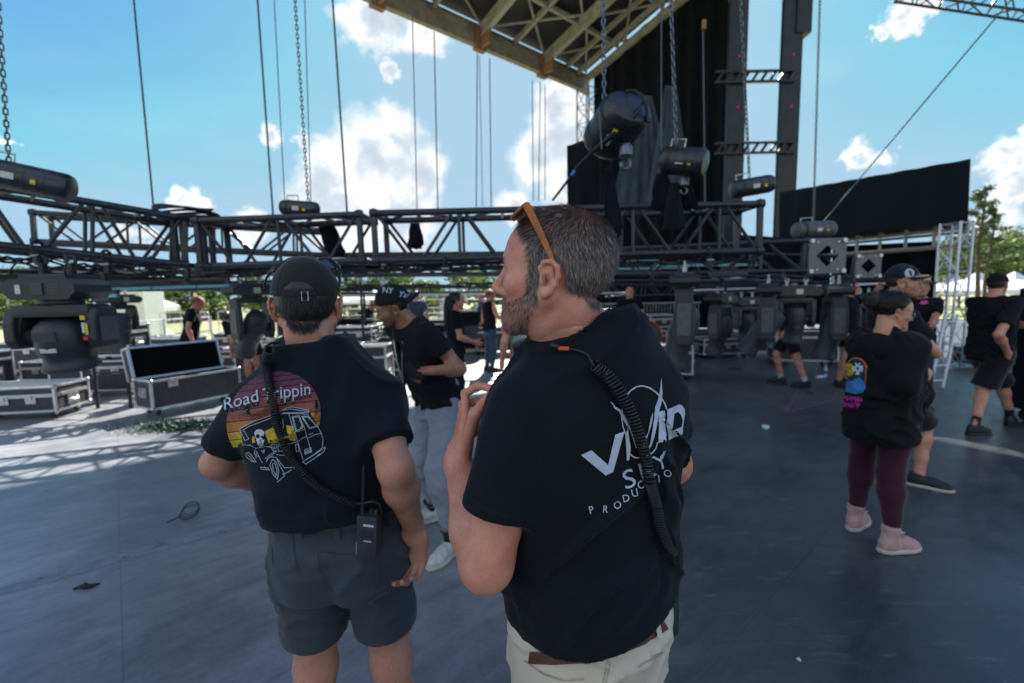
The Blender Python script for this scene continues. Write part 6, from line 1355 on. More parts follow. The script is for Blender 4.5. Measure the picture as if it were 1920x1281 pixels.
    if s.get('brows', s.get('eyes', True)): strands('eyebrows', body, HX, lambda p: ((np.abs(p[:, 2] - .021) < .0055) & (np.abs(np.abs(p[:, 0]) - .031) < .015) & (p[:, 1] > .055)).astype(float), lambda p: np.stack([np.sign(p[:, 0]), -.3 + 0 * p[:, 0], .25 + 0 * p[:, 0]], 1), 500, .009, .0008, M[s.get('browm', 'hairdark')], th, seed=3, stand=.25)
    if s.get('beard'): mt, ln, n_, wd_ = s['beard']; strands('beard', body, HX, s.get('beardmask') or beardm, lambda p: np.stack([p[:, 0] * .1, .25 + 0 * p[:, 0], -1 + 0 * p[:, 0]], 1), n_, ln, wd_, M[mt], th, curl=.6, seed=5, stand=.5)
    return dict(th=th, body=body, top=top, bottom=bottom, HX=HX, B=B, UP=UP, k=k, sh=sh, arms=arms, legs=legs)
def ribbon_print(bvh, name, polys, m, parent, sub=5.0, off=.0014, px=True, frame=None):
    """polys: closed outlines in photo coordinates, laid on the cloth surface"""
    bm = bmesh.new()
    for poly in polys:
        outer = poly[0] if isinstance(poly[0][0], (tuple, list)) else poly; holes = poly[1:] if isinstance(poly[0][0], (tuple, list)) else []
        es = []
        for lp in [outer] + list(holes):
            vs = [bm.verts.new((x, y, 0)) for x, y in lp]
            for i in range(len(vs)): es.append(bm.edges.new((vs[i], vs[(i + 1) % len(vs)])))
        bmesh.ops.triangle_fill(bm, use_beauty=True, use_dissolve=False, edges=es)
    for _ in range(4):
        lg = [e for e in bm.edges if (e.verts[0].co - e.verts[1].co).length > sub]
        if not lg: break
        bmesh.ops.subdivide_edges(bm, edges=lg, cuts=1); bmesh.ops.triangulate(bm, faces=bm.faces[:])
    bm.verts.index_update(); V = []; ok = []
    for v in bm.verts:
        p, n = hit(bvh, v.co.x, v.co.y)
        if p is None: V.append((0, 0, 0)); ok.append(False)
        else:
            if n.dot(p - CAMP) > 0: n = -n
            V.append(p + n * off); ok.append(True)
    F = []
    for f in bm.faces:
        ii = [v.index for v in f.verts]
        if not all(ok[i] for i in ii): continue
        a, b, c = (Vector(V[i]) for i in ii[:3])
        if max((a - b).length, (b - c).length, (a - c).length) > .06 * max(1, (a - CAMP).length): continue
        if (b - a).cross(c - a).dot(a - CAMP) > 0: ii = ii[::-1]
        F.append(ii)
    bm.free(); o = mk(name, V, F, m, parent, False)
    bm2 = bmesh.new(); bm2.from_mesh(o.data); bmesh.ops.delete(bm2, geom=[v for v in bm2.verts if not v.link_faces], context='VERTS'); bm2.to_mesh(o.data); bm2.free(); return o
def stroke(pts, w, closed=False):
    """polyline to thin polygon pieces in the plane"""
    out = []; n = len(pts)
    for i in range(n if closed else n - 1):
        a = Vector((*pts[i], 0)); b = Vector((*pts[(i + 1) % n], 0)); d = b - a
        if d.length < 1e-3: continue
        d.normalize(); nn = Vector((-d.y, d.x, 0)) * w / 2; a2 = a - d * w * .3; b2 = b + d * w * .3; out.append([tuple((a2 + nn)[:2]), tuple((b2 + nn)[:2]), tuple((b2 - nn)[:2]), tuple((a2 - nn)[:2])])
    return out
def text_polys(txt, x, y, size, bold=0.0, shear=0.0, rot=0.0, font=None, sx=1.0, curve=None):
    cu = bpy.data.curves.new('t', 'FONT'); cu.body = txt; cu.size = size; cu.offset = bold; cu.shear = shear; cu.resolution_u = 3; ob = bpy.data.objects.new('t', cu); COL.objects.link(ob); bpy.context.view_layer.update()
    me = ob.to_mesh(); out = []; ca, sa = math.cos(R(rot)), math.sin(R(rot))
    vs = [(v.co.x * sx, -v.co.y) for v in me.vertices]; vs = [(x + ca * a - sa * b, y + sa * a + ca * b) for a, b in vs]
    if curve: vs = [curve(a, b) for a, b in vs]
    for p in me.polygons: out.append([vs[i] for i in p.vertices])
    ob.to_mesh_clear(); bpy.data.objects.remove(ob); bpy.data.curves.remove(cu); return out
def coil_cord(name, pts, R0, r, pitch, m, parent=None, n=None, seg=12, k=6):
    """helical cord along a path; pts are Vectors"""
    P_ = [Vector(p) for p in pts]; L = [0]
    for i in range(1, len(P_)): L.append(L[-1] + (P_[i] - P_[i - 1]).length)
    T = L[-1]; N = int(T / pitch * seg); A_ = np.array([list(p) for p in P_]); s_ = np.linspace(0, T, N); C = np.stack([np.interp(s_, L, A_[:, i]) for i in range(3)], 1)
    for _ in range(12): C[1:-1] = (C[:-2] + 2 * C[1:-1] + C[2:]) / 4
    out = []; up = None
    for i in range(N):
        t = Vector(C[min(i + 1, N - 1)] - C[max(i - 1, 0)]).normalized()
        if up is None: up = Vector((0, 1, .2))
        x = t.cross(up).normalized(); up = x.cross(t).normalized(); a_ = 2 * math.pi * s_[i] / pitch; rr = R0(s_[i] / T) if callable(R0) else R0; out.append(Vector(C[i]) + (x * math.cos(a_) + up * math.sin(a_)) * rr)
    return MB().sweep(out, r, k).build(name, m, parent, True)
# ================================================================ THE CAST
def side_mask(p): return hairline(p) * (1 / (1 + np.exp((p[:, 2] - .052 - .25 * np.clip(-p[:, 1], 0, .1)) / .006)))
def top_mask(p): return hairline(p) * (1 - 1 / (1 + np.exp((p[:, 2] - .052 - .25 * np.clip(-p[:, 1], 0, .1)) / .006)) * .75)
def side_dir(p): return np.stack([p[:, 0] * .3, -.35 - p[:, 1] * 2, -1 + 0 * p[:, 0]], 1)
# --- bearded man, nearest
cA = Vector((.162, .93, 0)); yA = 38
HXA = fr(P(1040, 517, .865), 71, -5, 0, 1.0)
A = person(dict(label='bearded grey haired man in black shirt with white lettering, seen from behind', loc=cA, yaw=yA, H=1.82, W=1.08, depth=1.08, h=.008, ht=.0062, hb=.007, fine=.003, world=True, lean=2,
    HX=HXA, shw=.180, shz=1.42, shoL=(.012, 0, -.045), shoR=(.004, 0, -.022), armL=(P(912, 1058, .79), P(858, 862, .985)), armR=((.40, 1.12, 1.18), (.33, 1.34, 1.08)), armw=1.14, neck=.99, sleeve=.66, slr=.061, slr0=.056, yr=.043, slcutL=(-.1, 0, -.25),
    handL=dict(d=(P(876, 750, 1.04) - P(858, 862, .985)), n=(.95, .25, -.1), s=(.2, -1, .1), curl=((70, 55, 25), (75, 60, 30), (78, 62, 30), (80, 60, 30)), thumb=(.8, .5, .35), tcurl=25,
        custom={0: [P(872, 738, 1.02), P(897, 723, .99), P(922, 729, .965), P(936, 741, .955)], 't': [P(890, 778, .945), P(910, 753, .935), P(930, 728, .935)], 1: [P(868, 758, 1.04), P(895, 752, 1.03), P(912, 766, 1.02), P(905, 780, 1.01)], 2: [P(866, 778, 1.05), P(890, 776, 1.05), P(905, 790, 1.04), P(897, 802, 1.03)], 3: [P(864, 796, 1.06), P(884, 796, 1.06), P(896, 808, 1.05), P(889, 816, 1.04)]}),
    handR=dict(curl=(25, 35, 25)), skin='skinA', topm='tee', hem=.955, hemtilt=.12, armhairA=1, collar=.055, colz=1.545, colh=.048, yz=1.478, seed=2, fold=1.9, browm='beard', tee_fit=.020, colx=-.012, tee_torso=[(.80, 0, 0, .155, .124), (.90, 0, -.005, .156, .126), (1.0, 0, 0, .154, .118), (1.10, 0, .002, .157, .113), (1.22, 0, -.002, .176, .118), (1.32, .004, -.006, .192, .124), (1.385, .008, -.012, .176, .112), (1.435, .008, -.016, .135, .098), (1.485, 0, -.022, .094, .077), (1.535, 0, -.022, .070, .066)],
    bottom='trousers', botm='khaki', legw=1.05, bottomw=.90, pantfit=.03, cuff=.075, shoem='leather', solem='sole',
    hair=('hairgrey', lambda p: .012 + .05 * np.clip(p[:, 2] - .03, 0, .12), 20000, .0011), hairmask=top_mask, beard=('beard', .0085, 8000, .0008), stand=.30))
strands('side_hair', A['body'], HXA, side_mask, side_dir, 20000, .014, .0010, M['hairside'], A['th'], seed=77, stand=.28, curl=.3)
# --- man in grey cap
cB = Vector((-.520, 1.30, 0)); yB = 8
HXB = fr(P(577, 574, 1.27), 14, 0, 0, 1.02)
Bp = person(dict(label='man in charcoal cap and faded van print shirt with radio, back turned', loc=cB, yaw=yB, H=1.74, W=1.15, depth=1.12, h=.009, ht=.007, hb=.008, fine=.004, world=True, side=-4,
    HX=HXB, shw=.176, shz=1.385, shoR=(-.026, 0, -.032), shoL=(-.012, 0, -.010), tee_torso=[(.80, 0, 0, .155, .115), (.90, 0, -.005, .170, .125), (1.0, 0, 0, .165, .120), (1.10, 0, .005, .162, .115), (1.22, 0, .0, .172, .120), (1.32, 0, -.005, .180, .120), (1.385, 0, -.01, .165, .108), (1.435, 0, -.016, .125, .095), (1.485, 0, -.02, .092, .077), (1.53, 0, -.02, .070, .066)], scalp=True, armL=(P(408, 868, 1.32), P(505, 915, 1.55)), armR=(P(742, 880, 1.13), P(776, 990, 1.27)), armw=1.10, neck=1.10, sleeve=.68, slr=.064, slr0=.056, yr=.044, yz=1.450, seed=4, fold=2.0, tee_fit=.024, skin='skinB', topm='teeB',
    handR=dict(d=(-.05, .12, -1), n=(-.35, -1, 0), s=(-1, .2, 0), curl=((35, 45, 30), (45, 50, 30), (50, 50, 30), (55, 50, 30)), thumb=(.8, .45, .45), tcurl=15, sc=1.12), handL=dict(curl=(25, 35, 25)),
    hem=1.036, collar=.066, colz=1.525, bottom='shorts', botm='shortsB', bottomlen=.70, thr=.102, shr=.086, legw=1.08, bottomw=.98, shoem='shoegrey', solem='sole', socks='sock', sockh=.2,
    legL=((-.11, .02, .49), (-.13, -.02, .09)), legR=((.125, .02, .49), (.15, -.03, .09)),
    hairmask=lambda p: hairline(p, -.070) * ((p[:, 2] < .012) | ((np.abs(p[:, 0]) < .038) & (p[:, 1] < -.05) & (p[:, 2] < .055))), hair=('hairdark', .018, 9000, .0013), beard=('hairdark', .010, 3500, .0012)))

# --- the others
def cap_mask(p): return hairline(p) * (p[:, 2] < .010)
def strand_mass(name, m, th, pts, rads, n=60, wd=.006, seed=0, jit=1.0):
    rr = np.random.default_rng(seed); g = MB(); pts = [Vector(p) for p in pts]
    for i in range(n):
        a_ = rr.random() * 6.283; u = rr.random() ** .5; g.sweep([p + Vector((math.cos(a_ + .5 * k * jit * (rr.random() - .5)) * r_ * u, math.sin(a_) * r_ * u, 0)) for k, (p, r_) in enumerate(zip(pts, rads))], [wd * (1 if k < len(pts) - 1 else .3) for k in range(len(pts))], 5)
    g.build(name, m, th, True)
mC = Vector((-.50, 3.02, 0))
C_ = person(dict(label='man in backwards lettered cap and grey joggers leaning to read his phone', loc=mC, yaw=134, H=1.78, W=.96, h=.008, ht=.008, world=True, lean=24, hpitch=0, hyaw=-30,
    armL=(P(862, 692, 2.78), P(812, 695, 2.66)), armR=(P(772, 668, 3.20), P(752, 722, 2.98)), handL=dict(d=(-.9, -.1, .05), n=(0, .2, -1), s=(0, .9, .3), curl=((50, 55, 30), (60, 60, 30), (65, 60, 30), (70, 60, 30))), handR=dict(d=(-.4, -.5, -.6), n=(.3, 0, 1), curl=(20, 25, 20)),
    legL=(G(838, 1030) + Vector((-.02, .06, .52)), G(845, 1040) + Vector((0, 0, .09))), legR=(G(806, 975) + Vector((.02, -.12, .52)), G(812, 975) + Vector((0, 0, .09))), wleg=True, skin='skinC', face=dict(mouth=.004), topm='teeC', vneck=True, hem=.86, sleeve=.55, seed=7, fold=1.4, collar=.066,
    bottom='trousers', botm='joggers', ankle=.22, cuff=.045, pantfit=.034, legw=1.12, shoem='shoegrey', solem='sole', socks='sock', sockh=.15, beard=('hairdark', .008, 3500, .0012), hair=('hairdark', .006, 3000, .0012), hairmask=cap_mask, scalp=True))
capC, CX = cap_hat(C_['th'], C_['HX'], M['capblack'], 180, crown=.128, flat=False, h=.004, tilt=-4, grow=1.03)
bvc = bvh_of(capC); ribbon_print(bvc, 'lettering', text_polys('NY', 716, 549, 15, .03, .1, 4) + text_polys('Yank', 746, 556, 15, .02, .2, 8), M['ink'], capC, 3, .002)
MB().sweep([C_['UP'] and (C_['B'] @ C_['UP'] @ (Vector(v) * C_['k'])) for v in ((-.07, -.01, 1.50), (-.055, .10, 1.42), (-.03, .15, 1.30), (0, .19, 1.16), (.03, .15, 1.30), (.055, .10, 1.42), (.07, -.01, 1.50))], .003, 6).build('necklace', M['gold'], C_['th'], True)
ph = P(786, 688, 2.62); phn = thing('mobile_phone', 'dark mobile phone in the hand of the man in the lettered cap', 'phone', ph); rm = Matrix.Rotation(R(25), 3, 'Z') @ Matrix.Rotation(R(35), 3, 'X'); MB().box(ph + Vector((-.03, 0, -.02)), (.075, .15, .009), rm, .003).build('body', M['gloss'], phn)
bg = P(742, 716, 2.93); tag(MB().box(bg, (.15, .07, .05), Matrix.Rotation(R(-35), 3, 'Y'), .02).build('tool_pouch', M['plastic']), 'dark pouch held low by the man in the lettered cap', 'pouch')
# woman in hoodie
mD = (G(1615, 992) + G(1683, 1030)) / 2 + Vector((-.03, 0, 0))
def bun(th, HX):
    rr = np.random.default_rng(8)
    def cur(c, rad, n, ln, seed):
        g = MB(); rr = np.random.default_rng(seed)
        for i in range(n):
            d = rr.normal(size=3); d /= np.linalg.norm(d); t_ = np.cross(d, rr.normal(size=3)); t_ /= np.linalg.norm(t_); pts = []
            for k in range(6):
                a_ = k / 5 * ln; pts.append(HX @ Vector(tuple(c + (d * math.cos(a_) + t_ * math.sin(a_)) * rad * rr.uniform(.85, 1.05))))
            g.sweep(pts, [.0038] * 5 + [.001], 5)
        return g
    c = np.array([0, -.140, .055]); g = cur(c, .056, 190, 1.6, 1); g.ball(HX @ Vector(tuple(c)), .050, 14, 10); g.build('hair_bun', M['hairdark'], th, True)
    f = INT(.004, ell((0, -.016, .040), (.0835, .106, .095)), lambda p: -(p[:, 2] + .055 - 1.15 * np.clip(p[:, 1] + .05, 0, .2))); obj_sdf('hair_cap', lambda p: f(p) + .0016 * vnoise(p * np.array([60, 25, 25])), (-.10, -.14, -.08), (.10, .11, .16), .005, M['hairdark'], th, HX)
    strands('swept_hair', th.children[-1] if False else [c_ for c_ in th.children if c_.name.startswith('hair_cap')][0], HX, lambda p: (p[:, 2] > -.03).astype(float), lambda p: np.array([0, -.14, .05]) - p, 5000, .045, .0022, M['hairdark'], th, seed=4, stand=.06, curl=.25)
def hairband(p): return ((p[:, 2] > -.02) & (p[:, 1] < .06)).astype(float)
D_ = person(dict(label='woman in black hoodie, maroon leggings and pink boots with a hair bun', loc=mD, yaw=-68, H=1.60, W=.98, depth=1.22, h=.008, ht=.009, world=True, lean=0, hpitch=12, hyaw=-38, headoff=(0, .045, 0), shw=.165, shz=1.40,
    armR=(P(1700, 722, 2.58), P(1728, 742, 2.86)), armL=(P(1735, 700, 3.15), P(1712, 728, 2.80)), handR=dict(d=(.5, .8, .1), n=(.2, .6, 0), curl=(30, 40, 20)), handL=dict(d=(-.75, -.6, -.1), n=(.1, .4, -1), s=(-.3, -.3, .8), curl=((25, 30, 20),) * 4), long=True, topname='hoodie', topm='hood', hem=.74, bfold=.6, seed=9, fold=2.2, tee_fit=.035, slk=.08, collar=.060, colz=1.50,
    torso=[(.62, 0, 0, .165, .13), (.75, 0, -.01, .172, .142), (.90, 0, -.005, .170, .14), (1.0, 0, 0, .155, .13), (1.15, 0, .005, .155, .125), (1.30, 0, .0, .160, .12), (1.40, 0, -.01, .15, .105), (1.46, 0, -.02, .10, .075)],
    legR=(G(1672, 1030) + Vector((0, .05, .46)), G(1672, 1034) + Vector((0, 0, .085))) , legL=(G(1612, 990) + Vector((0, .02, .46)), G(1604, 990) + Vector((0, 0, .085))), bottom='trousers', botm='leggings', ankle=.10, pantfit=.004, cuff=.046, legw=1.22, skin='skinD', shoem='shoepink', solem='sole', boot=True, socks='whitesock', sockh=.12, wleg=True, longhair=bun, foot=.92))

HDd = D_['UP']; hf_ = U(.03, ell((0, -.135, 1.40), (.125, .055, .090)), cap((-.10, -.09, 1.44), (.10, -.09, 1.44), .04), cap((-.11, -.05, 1.45), (-.06, .06, 1.40), .035, .025), cap((.11, -.05, 1.45), (.06, .06, 1.40), .035, .025))
hf2 = SUB(.02, hf_, ell((0, -.05, 1.50), (.075, .075, .07))); kD = D_['k']; BX = D_['B'] @ D_['UP'] @ Matrix.Scale(kD, 4); hv, hF = mesh_sdf(lambda p: hf2(p) + folds(p, 2, .006, .006), (-.2, -.25, 1.25), (.2, .15, 1.55), .009); hv = np.array([list(BX @ Vector(v)) for v in hv]); mk('hood', hv, hF, M['hood'], D_['top'], True)
bvD = bvh_of(D_['top']); zd = Zc_(1500, 480, 4.571) if 'Zc_' in globals() else (lambda L: [(1524 + x / 4.571, 480 + y / 4.571) for x, y in L])
def inkm(c): return mat('print_ink', c, .85, var=.15, vscale=60)
for nm, col, polys, off in (('arch_print', (.55, .16, .05), [zd([(375 + 92 * math.cos(a_), 965 + 95 * math.sin(a_)) for a_ in [math.pi + math.pi * k / 12 for k in range(13)]] + [(455, 1140), (290, 1130)])], .003), ('arch_print', (.01, .03, .07), [zd([(375 + 80 * math.cos(a_), 965 + 83 * math.sin(a_)) for a_ in [math.pi + math.pi * k / 12 for k in range(13)]] + [(445, 1130), (298, 1122)])], .004),
    ('face_print', (.65, .42, .03), [zd([(320 + 38 * math.cos(a_), 975 + 55 * math.sin(a_)) for a_ in [6.283 * k / 14 for k in range(14)]])], .005), ('ball_print', (.62, .65, .68), [zd([(390 + 46 * math.cos(a_), 965 + 55 * math.sin(a_)) for a_ in [6.283 * k / 16 for k in range(16)]])], .0052), ('wave_print', (.04, .20, .50), [zd([(280, 1060), (330, 1080), (400, 1040), (440, 1070), (465, 1120), (440, 1170), (370, 1185), (290, 1165)])], .006),
    ('ball_print', (.012, .012, .015), [zd([(cx + 11 * math.cos(a_), cy + 13 * math.sin(a_)) for a_ in [6.283 * k / 6 for k in range(6)]]) for cx, cy in ((390, 965), (365, 935), (415, 935), (415, 1000), (368, 998), (392, 915))], .0062), ('face_print', (.012, .012, .015), [zd([(cx + 6 * math.cos(a_), cy + 11 * math.sin(a_)) for a_ in [6.283 * k / 6 for k in range(6)]]) for cx, cy in ((308, 960), (330, 965))], .0062)):
    ribbon_print(bvD, nm, polys, inkm(col), D_['top'], 4, off)
rl_ = random.Random(4); blk = []
for row, n_ in ((743, 5), (755, 4)):
    for k in range(n_):
        x0 = 1582 + k * 7.4 + (row - 743) * .25; y0 = row + .5 * k + rl_.uniform(-.6, .6); blk += stroke([(x0, y0), (x0 + rl_.uniform(-.5, .8), y0 + 8.5)], 2.4) + stroke([(x0, y0 + rl_.choice((1, 4, 7.5))), (x0 + 4.6, y0 + rl_.choice((1, 4, 7.5)))], 2.2) + stroke([(x0 + 4.4, y0 + 1), (x0 + 4.4, y0 + rl_.choice((4, 8)))], 2.2)
ribbon_print(bvD, 'lettering', blk, inkm((.55, .03, .30)), D_['top'], 3, .004)
g = MB(); HD_ = D_['HX']
for sx in (-1, 1): g.sweep([HD_ @ Vector((sx * .031 + .023 * math.cos(a_), .102, -.004 + .019 * math.sin(a_))) for a_ in [6.283 * k / 14 for k in range(14)]], .0016, 5, True); g.sweep([HD_ @ Vector((sx * .055, .098, .004)), HD_ @ Vector((sx * .078, .05, .008)), HD_ @ Vector((sx * .080, -.005, .004))], .0014, 5)
g.build('eyeglasses', M['steel'], D_['th'], True)
# man in navy cap behind her
mE = (G(1740, 925) + G(1633, 905)) / 2
E_ = person(dict(label='smiling man in navy cap with white badge, standing behind the woman', loc=(mE.x - .14, mE.y, 0), yaw=-118, H=1.80, W=1.06, h=.009, ht=.010, world=True, hyaw=-18, headoff=(0, .045, 0), armR=(P(1752, 662, 3.45), P(1690, 622, 3.30)), armL=(P(1640, 660, 3.9), P(1680, 690, 3.6)), handR=dict(d=(-.5, -.2, .5), curl=(40, 50, 30)), legR=(G(1725, 905) + Vector((0, 0, .5)), G(1722, 912) + Vector((0, 0, .09))), legL=(G(1622, 900) + Vector((0, 0, .5)), G(1612, 900) + Vector((0, 0, .09))), wleg=True,
    skin='skinB', topm='teeC', seed=11, fold=1.4, hem=.84, bottom='shorts', botm='black_shorts', bottomlen=.95, shoem='shoeblack', solem='sole', beard=('hairdark', .006, 2500, .0012), hair=('hairdark', .008, 2500, .0014), hairmask=cap_mask, scalp=True))
capE, _ = cap_hat(E_['th'], E_['HX'], M['capblue'], 0, crown=.128, h=.005, tilt=2, grow=1.03); bve = bvh_of(capE)
ribbon_print(bve, 'badge', [[(1705 + 9 * math.cos(a_), 513 + 9 * math.sin(a_)) for a_ in [6.283 * k / 14 for k in range(14)]]], M['ink'], capE, 3, .003); ribbon_print(bve, 'badge_mark', [[(1702, 507), (1709, 509), (1710, 516), (1706, 519), (1705, 512)]], M['capblue'], capE, 3, .005)
# man in straw hat
pF = P(1722, 600, 5.9); F_ = person(dict(label='man in straw brimmed hat and black shirt with pink chest logo', loc=(pF.x, pF.y, 0), yaw=150, H=1.74, h=.012, world=True, armL=(P(1752, 600, 5.7), P(1748, 612, 5.5)), skin='skinB', seed=13, hem=.85, topm='teeC', bottom='trousers', botm='denim', beard=('hairdark', .007, 1200, .0018), eyes=False))
hx = F_['HX']; MB().lathe([(.17, 0), (.172, .004), (.09, .012), (.088, .085), (.07, .105), (.01, .108)], hx @ Vector((0, -.01, .055)), hx.to_3x3().normalized() @ Matrix.Rotation(R(6), 3, 'X'), 28).build('straw_hat', M['straw'], F_['th'], True); MB().lathe([(.0905, .013), (.0895, .035)], hx @ Vector((0, -.01, .055)), hx.to_3x3().normalized() @ Matrix.Rotation(R(6), 3, 'X'), 28).build('hat_band', M['cable'], F_['th'], True)
ribbon_print(bvh_of(F_['top']), 'chest_logo', [[(1724, 570), (1728, 563), (1732, 566), (1736, 562), (1741, 569), (1732, 571)]], M['hotpink'], F_['top'], 3, .004)
# man at the right edge
mG = (G(1830, 815) + G(1900, 800)) / 2
G_ = person(dict(label='man in all black with black cap walking away at right, pushing the cabinet', loc=(mG.x - .14, mG.y, 0), yaw=-68, H=1.76, W=1.06, depth=1.1, h=.010, world=True, lean=0, armR=(P(1872, 628, 4.62), P(1890, 662, 4.72)), armL=(P(1915, 610, 5.3), P(1930, 625, 5.6)), legL=(G(1890, 800) + Vector((-.06, .06, .5)), G(1893, 797) + Vector((0, 0, .10))), legR=(G(1832, 812) + Vector((.08, .05, .5)), G(1826, 815) + Vector((0, 0, .09))), wleg=True, skin='skinB', topm='teeC', seed=15, hem=.80, fold=1.6, sleeve=.7, bottom='shorts', botm='black_shorts', bottomlen=.98, thr=.11, shr=.12, shoem='shoeblack', socks='sock', sockh=.72, hair=('hairdark', .004, 2500, .0014), hairmask=cap_mask, scalp=True))
cap_hat(G_['th'], G_['HX'], M['capblack'], 0, crown=.122, h=.006, tilt=2, grow=1.03)
pH = P(1935, 560, 6.2); H_ = person(dict(label='second man in black cap mostly hidden by the cabinet at right', loc=(pH.x, pH.y, 0), yaw=-70, H=1.74, h=.013, seed=17, skin='skinB', topm='teeC', eyes=False)); cap_hat(H_['th'], H_['HX'], M['capblack'], 0, crown=.120, h=.007)
# people in the middle distance
def long_hair(m, L=.42, seed=0, w_=.075):
    def f(th, HX):
        b = [HX @ Vector(v) for v in ((0, -.03, .09), (0, -.085, .05), (0, -.10, -.05))]; e = b[-1]; pts = b + [e + Vector((0, 0, -L * .5)), e + Vector((0, 0, -L))]; strand_mass('long_hair', M[m], th, pts, [.05, w_ * .9, w_, w_ * 1.15, w_ * .8], 150, .0065, seed, .6)
        obj_sdf('hair_cap', lambda p: smax(ell((0, -.018, .034), (.084, .105, .098))(p) + .003 * vnoise(p * np.array([50, 20, 20])), (p[:, 1] - .055 + .9 * np.clip(p[:, 2] - .03, -.2, .2) * -1.0), .006), (-.11, -.14, -.09), (.11, .11, .16), .007, M[m], th, HX)
    return f
M['redshirt'] = cloth_mat('red_cotton', (.35, .05, .03))
def extra(label, px, yy, yaw, H=1.72, **kw):
    p = P(px, 600, yy); d = dict(label=label, loc=(p.x, p.y, 0), yaw=yaw, H=H, h=.013, skin='skinB', topm='teeC', eyes=False, seed=px * .01, group='crew working in the distance'); d.update(kw); return person(d)
extra('auburn haired person with an arm raised behind the open flight case', 352, 8.2, -60, 1.73, lean=12, armL=((-.34, .05, 1.62), (-.16, .12, 1.70)), skin='skinA', hair=('hairblond', .03, 2200, .003), topm='teeC', seed=21)
extra('crouching woman with brown hair behind the tilted left light', 468, 8.0, 75, 1.66, lean=48, hpitch=10, armL=((-.22, .22, .95), (-.12, .35, .72)), armR=((.22, .22, .95), (.1, .38, .72)), longhair=long_hair('hairbrown', .28, 2), seed=22)
extra('woman with long dark hair facing the cases behind the bent man', 853, 6.0, -75, 1.68, W=.88, longhair=long_hair('hairdark', .40, 3, .07), armR=((.22, .03, 1.14), (.16, .24, 1.06)), bottom='trousers', botm='black_shorts', seed=23)
extra('person in sleeveless black top and dark jeans farther back', 918, 9.5, -60, 1.74, W=.9, top='tank', topname='tank_top', armR=((.25, .05, 1.18), (.16, .26, 1.14)), skin='skinA', hair=('hairdark', .02, 1500, .004), bottom='trousers', botm='denim', seed=24)
tie = bpy.data.materials.new('tie_dye_cotton'); tie.use_nodes = True; t = NT(tie.node_tree); co = t.new('ShaderNodeTexCoord').outputs['Object']; sp = t.vmath('SUBTRACT', co, (0, -.1, 1.18)).outputs[0]; ds = t.new('ShaderNodeVectorMath', {0: sp}, operation='LENGTH').outputs['Value']; nz_ = t.new('ShaderNodeTexNoise', {'Vector': co, 'Scale': 9.0, 'Detail': 3.0}).outputs['Fac']; fz = t.math('FRACT', t.math('MULTIPLY_ADD', nz_, .5, t.math('MULTIPLY', ds, 3.0))); t.l.new(t.ramp(fz, [(0, (.5, .10, .12)), (.2, (.55, .5, .12)), (.42, (.55, .55, .5)), (.6, (.12, .36, .34)), (.8, (.5, .42, .1)), (1, (.4, .12, .2))]), t.n['Principled BSDF'].inputs['Base Color']); t.n['Principled BSDF'].inputs['Roughness'].default_value = .9; M['tie'] = tie
extra('person in rainbow tie dye shirt half hidden by the beard', 985, 5.0, 20, 1.70, topm='tie', bottom='trousers', botm='black_shorts', hair=('hairdark', .02, 1500, .003), seed=25)
extra('crew member in black shorts and white socks behind the stage lights', 1482, 7.6, 60, 1.78, legL=((-.10, -.10, .50), (-.16, -.24, .10)), legR=((.06, .18, .50), (.10, .10, .09)), socks='whitesock', sockh=.18, bottomlen=.85, seed=26, W=1.05)
extra('worker in the dark with a hand raised left of the navy cap', 1590, 7.4, -150, 1.75, armL=((-.30, .1, 1.34), (-.24, .28, 1.60)), seed=27, hair=('hairdark', .02, 1200, .003))
extra('worker standing far behind in front of the pale rail', 905, 12.5, 100, 1.7, seed=28, skin='skinA', topm='denim', bottom='shorts', botm='black_shorts', hair=('hairdark', .02, 800, .005))
extra('worker in blue seen between the bent man and the truss', 782, 11.5, 0, 1.76, seed=29, topm='denim', bottom='trousers', hair=('hairdark', .02, 800, .005))

extra('blue shirted crew member standing left of the grey cap', 545, 10.5, 40, 1.74, seed=31, topm='denim', bottom='trousers', hair=('hairdark', .02, 800, .005))
extra('crew member in shorts bending by the barrier left of the leaning man', 672, 11.0, -100, 1.7, lean=35, seed=32, skin='skinA', hair=('hairbrown', .02, 800, .005))
extra('crew member in white shirt in front of the far pale rail', 838, 14.0, 150, 1.72, seed=33, topm='whitesock', bottom='trousers', botm='denim', hair=('hairdark', .02, 800, .006))
extra('crew member standing beyond the bass drum', 1180, 9.5, 170, 1.75, seed=34, bottom='trousers', botm='black_shorts', hair=('hairdark', .02, 800, .005))
extra('crew member in a red shirt far behind the stacked cases', 600, 15.0, 10, 1.72, seed=35, topm='redshirt', bottom='trousers', hair=('hairbrown', .02, 800, .006))
